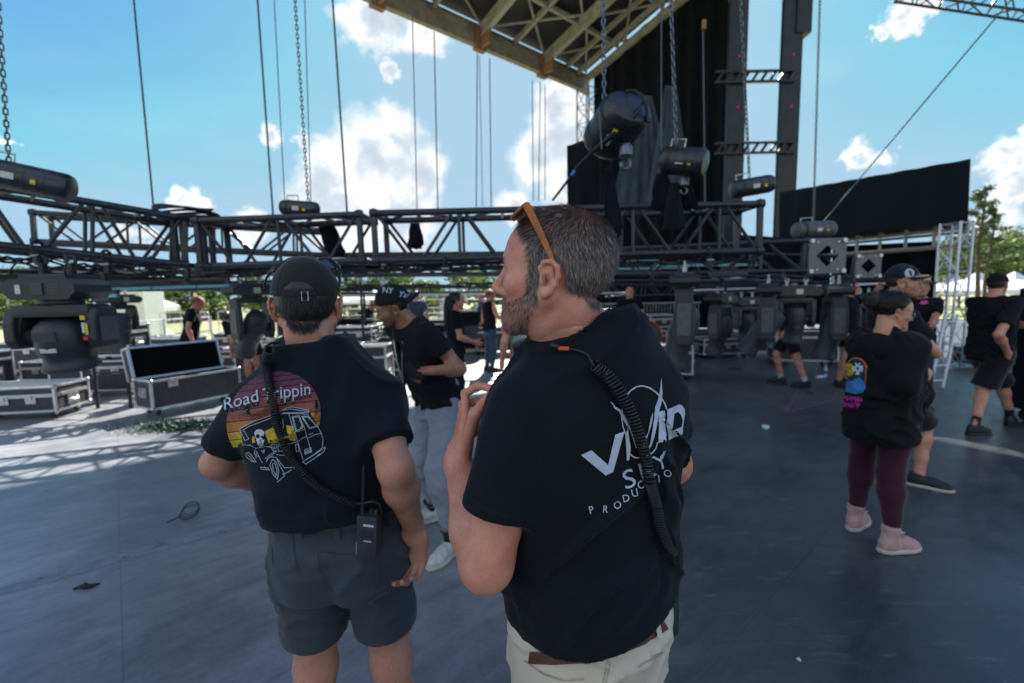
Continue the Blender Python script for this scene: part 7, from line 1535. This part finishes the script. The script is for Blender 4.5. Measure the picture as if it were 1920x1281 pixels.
# ================================================================ DETAILS ON THE TWO NEAREST MEN
bvA = bvh_of(A['top']); bvAh = bvh_of(A['body'])
def Zc(ox, oy, s_): return lambda L: [(ox + x / s_, oy + y / s_) for x, y in L]
z2 = Zc(1070, 690, 4.271)
def band(pts, w): return stroke(pts, w)
logo = [z2(l) for l in (
    [(80, 695), (163, 658), (295, 775), (352, 535), (425, 507), (335, 830), (275, 858)],
    [(432, 545), (450, 478), (474, 640), (464, 735), (443, 742), (440, 640)],
    [(310, 266), (335, 282), (352, 310), (388, 330), (418, 372), (450, 415), (500, 520), (530, 640), (516, 640), (470, 500), (438, 455), (402, 392), (384, 352), (345, 325), (330, 292)],
    [(717, 80), (726, 200), (722, 262), (702, 340), (690, 420), (668, 530), (640, 620), (605, 680), (632, 590), (650, 480), (660, 400), (668, 315), (688, 262), (702, 205)],
    [(652, 350), (643, 440), (605, 560), (585, 640), (570, 650), (575, 580), (612, 520), (634, 400)],
    [(697, 350), (744, 342), (760, 590), (702, 600)])]
dD = [z2([(762, 335), (860, 292), (885, 302), (904, 335), (907, 370), (893, 450), (888, 530), (830, 545), (775, 580)]), z2([(822, 368), (850, 352), (872, 372), (888, 420), (880, 468), (845, 488), (805, 500)])]
arcs = stroke(z2([(440, 222), (480, 178), (520, 152), (565, 145), (620, 160), (670, 195), (715, 240), (745, 290), (757, 328)]), 2.6) + stroke(z2([(408, 310), (402, 400), (412, 470), (440, 550)]), 2.0) + stroke(z2([(470, 690), (500, 712), (560, 722)]), 2.4) + stroke(z2([(692, 600), (680, 645), (645, 685), (600, 698)]), 2.6)
ribbon_print(bvA, 'logo_print', logo + [dD], M['ink'], A['top'], 7, .0024)
ribbon_print(bvA, 'logo_arc', arcs, M['ink'], A['top'], 6, .0028)
def gl(ch, zx, zy, zh, rot, bold=0.0, sx=1.0, sh=0.0):
    x, y = z2([(zx, zy)])[0]; s_ = zh / 4.271 / .70; ca, sa = math.cos(R(rot)), math.sin(R(rot)); return text_polys(ch, x - (s_ * .30 * sx) * ca + sa * (-zh / 4.271 / 2), y - (s_ * .30 * sx) * sa + ca * (zh / 4.271 / 2), s_, bold, sh, rot, sx=sx)
lt = gl('S', 470, 880, 150, -22, .030, 1.15, .1) + gl('K', 590, 815, 140, -24, .028, 1.1, .1) + gl('Y', 710, 748, 125, -26, .028, 1.15, .1)
for ch, x, y, r_ in (('P', 165, 1130, -14), ('R', 275, 1128, 2), ('O', 365, 1100, -14), ('D', 435, 1045, -12), ('U', 505, 1000, -12), ('C', 552, 938, -22), ('T', 640, 888, -20), ('I', 712, 880, -8), ('O', 762, 842, -22)): lt += gl(ch, x, y, 62, r_, .004, .9)
ribbon_print(bvA, 'lettering', lt, M['ink'], A['top'], 7, .0024)
def on(bv, px, py, off=.01, fallback=1.0):
    p, n = hit(bv, px, py)
    if p is None: return P(px, py, fallback)
    if n.dot(p - CAMP) > 0: n = -n
    return p + n * off
# speaker microphone cord of the bearded man
cdA = thing('microphone_cord', 'coiled black microphone cord running down the white lettered shirt', 'coiled cord', on(bvA, 1108, 684))
path = [on(bvA, x, y, .0115) for x, y in ((1108, 684), (1130, 702), (1150, 728), (1168, 758), (1182, 790), (1194, 825), (1204, 862), (1212, 900), (1220, 940), (1230, 975), (1243, 1005))] + [on(bvA, 1250, 1018, .014), on(bvA, 1257, 1027, .014)]
coil_cord('coil', path, lambda u: .0088 + .0020 * math.exp(-((u - .12) / .10) ** 2) if u < .9 else .0088 * (1 - (u - .9) * 4), .0021, .0060, M['cable'], cdA)
MB().sweep([on(bvA, 1056, 653, .006), on(bvA, 1075, 658, .006), on(bvA, 1092, 663, .006), on(bvA, 1104, 672, .008), on(bvA, 1110, 686, .010)], .0026, 8).build('lead', M['cable'], cdA, True)
MB().tube(on(bvA, 1047, 651, .006), on(bvA, 1067, 655, .006), .0042, 12).build('tape', mat('orange_tape', (.75, .10, .02), .5), cdA, True)
MB().sweep([on(bvA, 1257, 1027, .012), on(bvA, 1256, 1050, .012), P(1262, 1085, .99), P(1266, 1120, .98), P(1265, 1150, .97)], .0026, 8).build('tail', M['cable'], cdA, True)
# shoulder microphone on the collar bone
mc = P(992, 668, .93); sm = thing('speaker_microphone', 'black handheld speaker microphone clipped at the bearded man\'s collar', 'microphone', mc); rm = Matrix.Rotation(R(50), 3, 'Z') @ Matrix.Rotation(R(-12), 3, 'Y')
MB().box(mc, (.040, .052, .070), rm, .010).build('housing', M['plastic'], sm, True); g = MB()
for k in range(7): g.box(mc + rm @ Vector((-.0205, -.018 + .006 * k, .006)), (.002, .0022, .04), rm)
g.build('grille', M['gloss'], sm); g = MB(); g.sweep([mc + Vector((.015, -.01, .03)), P(1010, 652, .90), P(1028, 649, .885), on(bvA, 1040, 650, .008), on(bvA, 1048, 651, .006)], .0042, 8); g.build('strain_relief', M['cable'], sm, True)
# radio at the bearded man's right hip
rp = P(1262, 1135, .985); rp = rp + (A['B'].to_translation() + Vector((0, 0, rp.z)) - rp).normalized() * .022; rd = thing('belt_radio', 'black radio clipped at the bearded man\'s right hip', 'radio', rp); rm = Matrix.Rotation(R(40), 3, 'Z'); MB().box(rp, (.035, .055, .12), rm, .008).build('case', M['plastic'], rd, True); MB().tube(rp + Vector((0, 0, .06)), rp + Vector((0, .01, .16)), .006, 8).build('antenna', M['cable'], rd, True)
# sunglasses pushed up on the head
sg = thing('sunglasses', 'wood toned sunglasses pushed up on the grey hair', 'sunglasses', P(1015, 440, .82))
def headplane(px, py, xx=-.083):
    hi = HXA.inverted(); o_ = hi @ CAMP; d_ = (hi.to_3x3() @ ray(px, py)); return HXA @ (o_ + d_ * ((xx - o_.x) / d_.x))
tp_ = [(986, 383), (998, 405), (1010, 430), (1022, 455), (1032, 478), (1040, 500), (1045, 515), (1047, 528)]
pts = [headplane(x, y, -.086 + .004 * (k > 5)) for k, (x, y) in enumerate(tp_)]; V_ = []
for i, p in enumerate(pts):
    t = (pts[min(i + 1, len(pts) - 1)] - pts[max(i - 1, 0)]).normalized(); n = (HXA.to_3x3() @ Vector((-1, 0, 0))).normalized(); n = (n - t * n.dot(t)).normalized(); s_ = t.cross(n); w_ = (.0062, .0062, .0058, .0050, .0042, .0036, .0036, .004)[i]; V_ += [p + s_ * w_ + n * .0018, p - s_ * w_ + n * .0018, p - s_ * w_ - n * .0018, p + s_ * w_ - n * .0018]
F = [(i * 4 + a, i * 4 + (a + 1) % 4, i * 4 + 4 + (a + 1) % 4, i * 4 + 4 + a) for i in range(len(pts) - 1) for a in range(4)] + [(0, 3, 2, 1), tuple(range(len(V_) - 4, len(V_)))]
mk('temple', V_, F, M['woodframe'], sg)
hr = ((HXA.to_3x3() @ Vector((1, 0, 0))).normalized() * .5 + ray(975, 395).normalized() * .5).normalized(); q0 = pts[0] + Vector((0, 0, .002)); q1 = q0 + (P(957, 409, q0.y + .012) - q0) * 1.0; dv = (q1 - q0)
def lensq(o_): return [o_ + dv * 0 + hr * .006, o_ + dv * .15 + hr * 0, o_ + dv * .8, o_ + dv * 1.0 + hr * .012, o_ + dv * 1.02 + hr * .040, o_ + dv * .75 + hr * .056, o_ + dv * .2 + hr * .058, o_ + hr * .05]
for k, o_ in enumerate((q0, q0 + hr * .075)):
    L_ = lensq(o_); MB().sweep(L_, .0026, 8, True).build('frame', M['woodframe'], sg, True); mk('lens', [v for v in L_], [tuple(range(8))], M['lens'], sg)
pr = [p + hr * .150 for p in pts[:1]] + [HXA @ Vector((.079, .03 - .012 * i, .085 - .022 * i)) for i in range(4)]; MB().sweep(pr, .003, 8).build('temple', M['woodframe'], sg, True)
# belt and pocket details on khaki trousers
bvK = bvh_of(A['bottom'])
def cloth_strip(name, bv, pts, w, m, parent, off=.003, sub=8):
    o = ribbon_print(bv, name, [[tuple(p) for p in q] for q in stroke(pts, w)], m, parent, sub, off); return o
cloth_strip('belt', bvK, [(1000, 1232), (1040, 1234), (1100, 1231), (1160, 1214), (1205, 1196), (1240, 1174)], 22, M['leather'], A['bottom'], .004)
M['khakid'] = cloth_mat('khaki_seam', (.34, .30, .24), var=.1, sheen=.1)
for pp in ([(1150, 1208), (1144, 1240)], [(1226, 1165), (1232, 1196)]): cloth_strip('belt_loop', bvK, pp, 9, M['khaki'], A['bottom'], .008)
cloth_strip('stitching', bvK, [(1137, 1245), (1130, 1281)], 1.6, M['khakid'], A['bottom'], .002); cloth_strip('stitching', bvK, [(1143, 1245), (1136, 1281)], 1.6, M['khakid'], A['bottom'], .002)
cloth_strip('pocket_edge', bvK, [(985, 1238), (1020, 1262), (1060, 1276), (1095, 1272)], 2, M['khakid'], A['bottom'], .004); cloth_strip('pocket_edge', bvK, [(1195, 1250), (1220, 1236), (1240, 1222)], 2, M['khakid'], A['bottom'], .004)
# ---------------------------------------------------------------- man in the grey cap
capB, CXB = cap_hat(Bp['th'], HXB, M['cap'], 0, crown=.122, opening=True, h=.0032, tilt=6, grow=1.0)
bvC = bvh_of(capB); bvB = bvh_of(Bp['top']); bvS = bvh_of(Bp['bottom'])
g = MB(); bp_ = CXB @ Vector((.012, -.104, .012)); rm = CXB.to_3x3().normalized() 
g.sweep([CXB @ Vector((.040 * math.sin(a_) * 1.0, -.1035 * math.cos(a_ * .42) + .001, .008)) for a_ in [-1.4 + 2.8 * k / 10 for k in range(11)]], .0045, 6); g.build('strap', M['cap'], capB, True)
bx, by = 588, 572; c0 = on(bvC, 589, 571, .005, 1.2); g = MB()
ux = (ray(600, 571) - ray(580, 571)).normalized(); uz = Vector((0, 0, 1)); c0 = CXB @ Vector((.016, -.109, .008))
g.sweep([c0 + ux * x * .008 + uz * z * .011 for x, z in ((-1, -1), (1, -1), (1, 1), (-1, 1))], .0016, 6, True); g.build('buckle', M['steel'], capB)
# sunglasses sitting on the front of the cap
s2 = thing('sunglasses', 'black sunglasses resting on the front of the charcoal cap', 'sunglasses', CXB @ Vector((0, .1, .05)))
for sg_ in (-1, 1):
    MB().sweep([CXB @ Vector((sg_ * x, y, z)) for x, y, z in ((.066, .090, .084), (.083, .055, .074), (.0895, .01, .057), (.090, -.03, .038), (.088, -.05, .020))], .0032, 8).build('temple', M['gloss'], s2, True)
    L_ = [CXB @ Vector((sg_ * (.040 + .032 * math.cos(a_)), .108 - .012 * abs(math.cos(a_)), .076 + .020 * math.sin(a_))) for a_ in [6.283 * k / 12 for k in range(12)]]; MB().sweep(L_, .003, 6, True).build('frame', M['gloss'], s2, True); mk('lens', L_, [tuple(range(12))], M['lens'], s2)
# print on the shirt
z1 = Zc(400, 680, 5.3375)
def circ(cx, cy, r0, y0, y1, tilt=-.12, n=14):
    pts = []
    for yy in np.linspace(y0, y1, n): dx = math.sqrt(max(0, r0 * r0 - (yy - cy) ** 2)); pts.append((cx + dx, yy + tilt * dx))
    for yy in np.linspace(y1, y0, n): dx = math.sqrt(max(0, r0 * r0 - (yy - cy) ** 2)); pts.append((cx - dx, yy - tilt * dx))
    return pts
bands = [(95, 140, (.10, .035, .075)), (146, 190, (.115, .04, .08)), (197, 250, (.12, .04, .075)), (258, 330, (.15, .045, .07)), (338, 430, (.20, .06, .07)), (438, 540, (.28, .09, .06)), (548, 640, (.46, .19, .05)), (648, 720, (.55, .36, .04)), (728, 800, (.50, .48, .02))]
for k, (y0, y1, c_) in enumerate(bands): ribbon_print(bvB, 'sunset_band', [z1(circ(605, 560, 468, y0, y1))], mat('print_ink', c_, .85, var=.35, vscale=90), Bp['top'], 8, .0012)
vanfill = z1([(280, 665), (420, 590), (600, 520), (700, 470), (790, 440), (965, 480), (1000, 560), (1060, 650), (1105, 760), (1110, 850), (900, 1000), (720, 1110), (650, 1180), (590, 1090), (480, 1060), (420, 1000), (340, 940), (300, 800)])
ribbon_print(bvB, 'van_print', [vanfill], M['teeB'], Bp['top'], 8, .0020)
ribbon_print(bvB, 'window_print', [z1([(520, 690), (620, 640), (650, 640), (650, 790), (560, 800)]), z1([(735, 630), (810, 640), (830, 780), (760, 770)]), z1([(395, 740), (420, 740), (430, 800), (400, 800)])], mat('print_ink', (.5, .36, .03), .85, var=.4, vscale=90), Bp['top'], 8, .0026)
ln = []
for pts in ([(275, 665), (350, 620), (440, 575), (600, 520)], [(300, 682), (360, 642), (600, 545)], [(670, 490), (740, 450), (800, 442), (960, 480), (965, 500), (700, 502)], [(690, 478), (770, 462), (955, 492)], [(680, 512), (760, 506), (960, 520)], [(280, 670), (330, 780), (368, 762), (318, 680)],
            [(795, 540), (868, 534), (915, 655), (830, 690), (795, 540)], [(805, 550), (862, 545), (900, 648), (838, 676), (805, 550)], [(890, 540), (960, 538), (1045, 635), (962, 655), (890, 540)], [(902, 548), (955, 548), (1030, 630), (965, 642), (902, 548)],
            [(760, 508), (800, 640), (840, 760), (870, 860), (905, 965)], [(915, 660), (955, 780), (985, 890)], [(860, 780), (900, 745), (940, 735)], [(960, 745), (1020, 715), (1090, 705)], [(1045, 640), (1080, 700), (1102, 760), (1096, 832)], [(960, 715), (998, 700)],
            [(900, 990), (1000, 930), (1100, 840), (1125, 845), (1112, 882), (1010, 960), (930, 1012), (900, 990)], [(910, 985), (1108, 855)], [(540, 985), (560, 950), (600, 938), (640, 945), (670, 1020), (720, 1112), (790, 1070)], [(650, 960), (720, 1050), (830, 1045)],
            [(575, 1020), (600, 965), (640, 990), (662, 1080), (650, 1165), (605, 1110), (575, 1020)], [(600, 1010), (625, 1000), (645, 1080), (640, 1130), (610, 1080), (600, 1010)], [(650, 1190), (725, 1125), (700, 1110)], [(640, 915), (700, 925), (780, 905)], [(640, 805), (740, 812), (840, 790)],
            [(652, 828), (698, 828), (702, 882), (656, 882), (652, 828)], [(722, 835), (745, 838), (750, 875), (724, 875), (722, 835)], [(826, 815), (852, 812), (866, 882), (836, 885), (826, 815)], [(320, 820), (380, 822), (430, 845), (420, 900), (440, 945)], [(330, 900), (360, 885), (400, 930), (440, 990), (400, 985), (345, 940), (330, 900)], [(350, 905), (385, 945), (415, 985)],
            [(435, 850), (520, 832), (600, 838)], [(440, 880), (470, 940), (500, 1000)], [(530, 955), (640, 870)], [(545, 965), (640, 885)], [(490, 875), (510, 900), (520, 860)], [(505, 870), (522, 892)], [(445, 890), (438, 920), (460, 940)], [(485, 1040), (560, 1050), (570, 1070), (490, 1060), (485, 1040)], [(520, 1035), (545, 1072)],
            [(570, 810), (600, 800), (640, 815), (635, 850), (600, 862), (570, 830), (570, 810)], [(590, 805), (595, 855)], [(612, 805), (616, 858)], [(600, 875), (620, 885)], [(920, 870), (985, 850), (990, 890), (925, 915), (920, 870)], [(930, 885), (980, 868)], [(930, 900), (982, 882)], [(700, 560), (708, 640), (700, 690)], [(620, 580), (615, 640), (640, 690)]):
    ln += stroke(z1(pts), 1.0)
ln += [z1([(470 + 55 * math.cos(a_) * (1 if math.sin(a_) < 0 else .8), 725 + 58 * math.sin(a_)) for a_ in [6.283 * k / 16 for k in range(16)]]), z1([(440, 770), (520, 775), (505, 820), (470, 838), (450, 815)])]
ribbon_print(bvB, 'line_art', ln, M['ink'], Bp['top'], 8, .0032)
ribbon_print(bvB, 'eye_sockets', [z1([(458 + 20 * math.cos(a_), 738 + 22 * math.sin(a_)) for a_ in [6.283 * k / 10 for k in range(10)]]), z1([(502 + 13 * math.cos(a_), 745 + 15 * math.sin(a_)) for a_ in [6.283 * k / 10 for k in range(10)]]), z1([(482, 765), (490, 785), (474, 785)])], M['teeB'], Bp['top'], 8, .0042)
for k, (dx, dy, bold, m_, off) in enumerate(((3, 42, .075, M['ink'], .0030), (3, 40, .052, M['teeB'], .0036), (0, 0, .090, M['teeB'], .0044), (0, 0, .058, M['ink'], .0052))):
    t1 = text_polys('Road', *z1([(118 + dx, 475 + dy)])[0], 31, bold, .15, -13, sx=1.06); t2 = text_polys('Trippin', *z1([(505 + dx, 385 + dy)])[0], 31, bold, .15, -8.5, sx=1.0)
    ribbon_print(bvB, 'lettering', t1 + t2, m_, Bp['top'], 8, off)
# coiled cord and radio
cdB = thing('microphone_cord', 'coiled black cord down the back of the van print shirt', 'coiled cord', on(bvB, 508, 700)); path = [on(bvB, x, y, .0125) for x, y in ((505, 656), (505, 680), (508, 705), (512, 735), (517, 765), (524, 795), (536, 828), (552, 858), (575, 886), (603, 910), (632, 928), (662, 942))]
coil_cord('coil', path, .0088, .0022, .0062, M['cable'], cdB)
MB().sweep([on(bvB, 505, 658, .012), on(bvB, 500, 650, .012), P(508, 644, 1.20), P(522, 642, 1.24)], .004, 8).build('lead', M['cable'], cdB, True)
rp = P(692, 1003, 1.135); MB().sweep([path[-1], P(680, 944, 1.12), P(700, 940, 1.11), P(712, 946, 1.11), P(716, 962, 1.12)], .0032, 8).build('tail', M['cable'], cdB, True)
rd = thing('belt_radio', 'black two way radio clipped to the belt over slate shorts', 'radio', rp); rm = Matrix.Rotation(R(-8), 3, 'Z') @ Matrix.Rotation(R(4), 3, 'Y'); MB().box(rp, (.056, .034, .118), rm, .007).build('case', M['plastic'], rd, True)
for dx in (.006, .018): MB().tube(rp + rm @ Vector((dx, 0, .058)), rp + rm @ Vector((dx, 0, .073)), .0055, 12).build('knob', M['plastic'], rd, True)
MB().sweep([rp + rm @ Vector((-.018, 0, .055)), rp + rm @ Vector((-.018, 0, .10)), rp + rm @ Vector((-.017, 0, .19))], [.0065, .0052, .0042], 10).build('antenna', M['cable'], rd, True)
MB().box(rp + rm @ Vector((-.0285, -.004, -.035)), (.0015, .018, .034), rm, .0005).build('sticker', M['label'], rd); MB().box(rp + rm @ Vector((.006, -.0175, .035)), (.028, .0015, .006), rm, .0004).build('badge', M['ink'], rd); MB().box(rp + rm @ Vector((.004, -.0172, -.008)), (.020, .0015, .003), rm, .0004).build('badge', M['ink'], rd)
g = MB()
for k in range(5): g.box(rp + rm @ Vector((.004, -.0172, .020 - .005 * k)), (.034, .001, .0015), rm)
g.build('grille', M['gloss'], rd)
cloth_strip('belt', bvS, [(548, 990), (600, 990), (640, 988), (675, 984), (720, 976)], 22, M['blackleather'], Bp['bottom'], .006)
for pp in ([(634, 976), (632, 1008)], [(566, 985), (562, 1003)]): cloth_strip('belt_loop', bvS, pp, 12, M['shortsB'], Bp['bottom'], .010)
M['seamB'] = cloth_mat('shorts_seam', (.04, .05, .065), var=.1)
for pp in ([(596, 1036), (600, 1070), (622, 1108)], [(596, 1034), (650, 1040), (706, 1038)], [(706, 1038), (714, 1080), (708, 1104)], [(486, 1012), (510, 1024), (512, 1060)], [(492, 1076), (505, 1082), (525, 1084)], [(550, 1004), (552, 1040), (562, 1080)]): cloth_strip('stitching', bvS, pp, 1.5, M['seamB'], Bp['bottom'], .0018)
ribbon_print(bvS, 'dirt_smudge', [[(640 + 36 * math.cos(a_) * (1 + .12 * math.sin(3 * a_)), 1088 + 14 * math.sin(a_)) for a_ in [6.283 * k / 16 for k in range(16)]]], cloth_mat('smudge', (.048, .060, .078), var=.3), Bp['bottom'], 8, .0016)

M['seamA'] = cloth_mat('shirt_seam', (.014, .019, .027), var=.1, sheen=.1)
for pp in ([(866, 915), (885, 934), (915, 954), (955, 968), (1004, 975)], [(866, 919), (885, 938), (915, 958), (955, 972), (1004, 979)], [(915, 735), (940, 757), (972, 800), (1000, 852), (1012, 900)], [(950, 1206), (1000, 1226), (1060, 1232), (1130, 1222), (1200, 1190), (1248, 1158)]): cloth_strip('seam', bvA, pp, 1.1, M['seamA'], A['top'], .0012)
for pp in ([(690, 846), (715, 826), (740, 802), (757, 784)], [(386, 838), (410, 852), (452, 860)], [(700, 705), (708, 740), (700, 790), (690, 830)], [(492, 972), (540, 980), (600, 978), (660, 972)]): cloth_strip('seam', bvB, pp, 1.0, M['seamA'], Bp['top'], .0012)
def limb(a, b, r=.075):
    a = A3(a); ab = A3(b) - a; L2 = ab @ ab
    def f(p): t_ = ((p - a) @ ab) / L2; return ((np.linalg.norm(p - a - np.clip(t_, 0, 1)[:, None] * ab, axis=1) < r) & (t_ > .05) & (t_ < 1.0)).astype(float)
    return f, (lambda p: np.tile(ab, (len(p), 1)))
for D__, el, wr in ((A, P(912, 1058, .79), P(858, 862, .985)), (Bp, P(742, 880, 1.13), P(776, 990, 1.27)), (Bp, P(408, 868, 1.32), P(505, 915, 1.55))):
    f_, d_ = limb(el, wr); strands('arm_hair', D__['body'], Matrix.Identity(4), f_, d_, 2200, .012, .00035, M['armhair'], D__['th'], seed=6, stand=.25, curl=.8)
for q in 'LR':
    kn_ = Bp['B'] @ Bp['legs'][q][0]; an_ = Bp['B'] @ Bp['legs'][q][1]; f_, d_ = limb(kn_ + Vector((0, 0, .15)), an_, .1); strands('leg_hair', Bp['body'], Matrix.Identity(4), f_, d_, 2500, .013, .0004, M['hairbrown'], Bp['th'], seed=8, stand=.25, curl=.8)
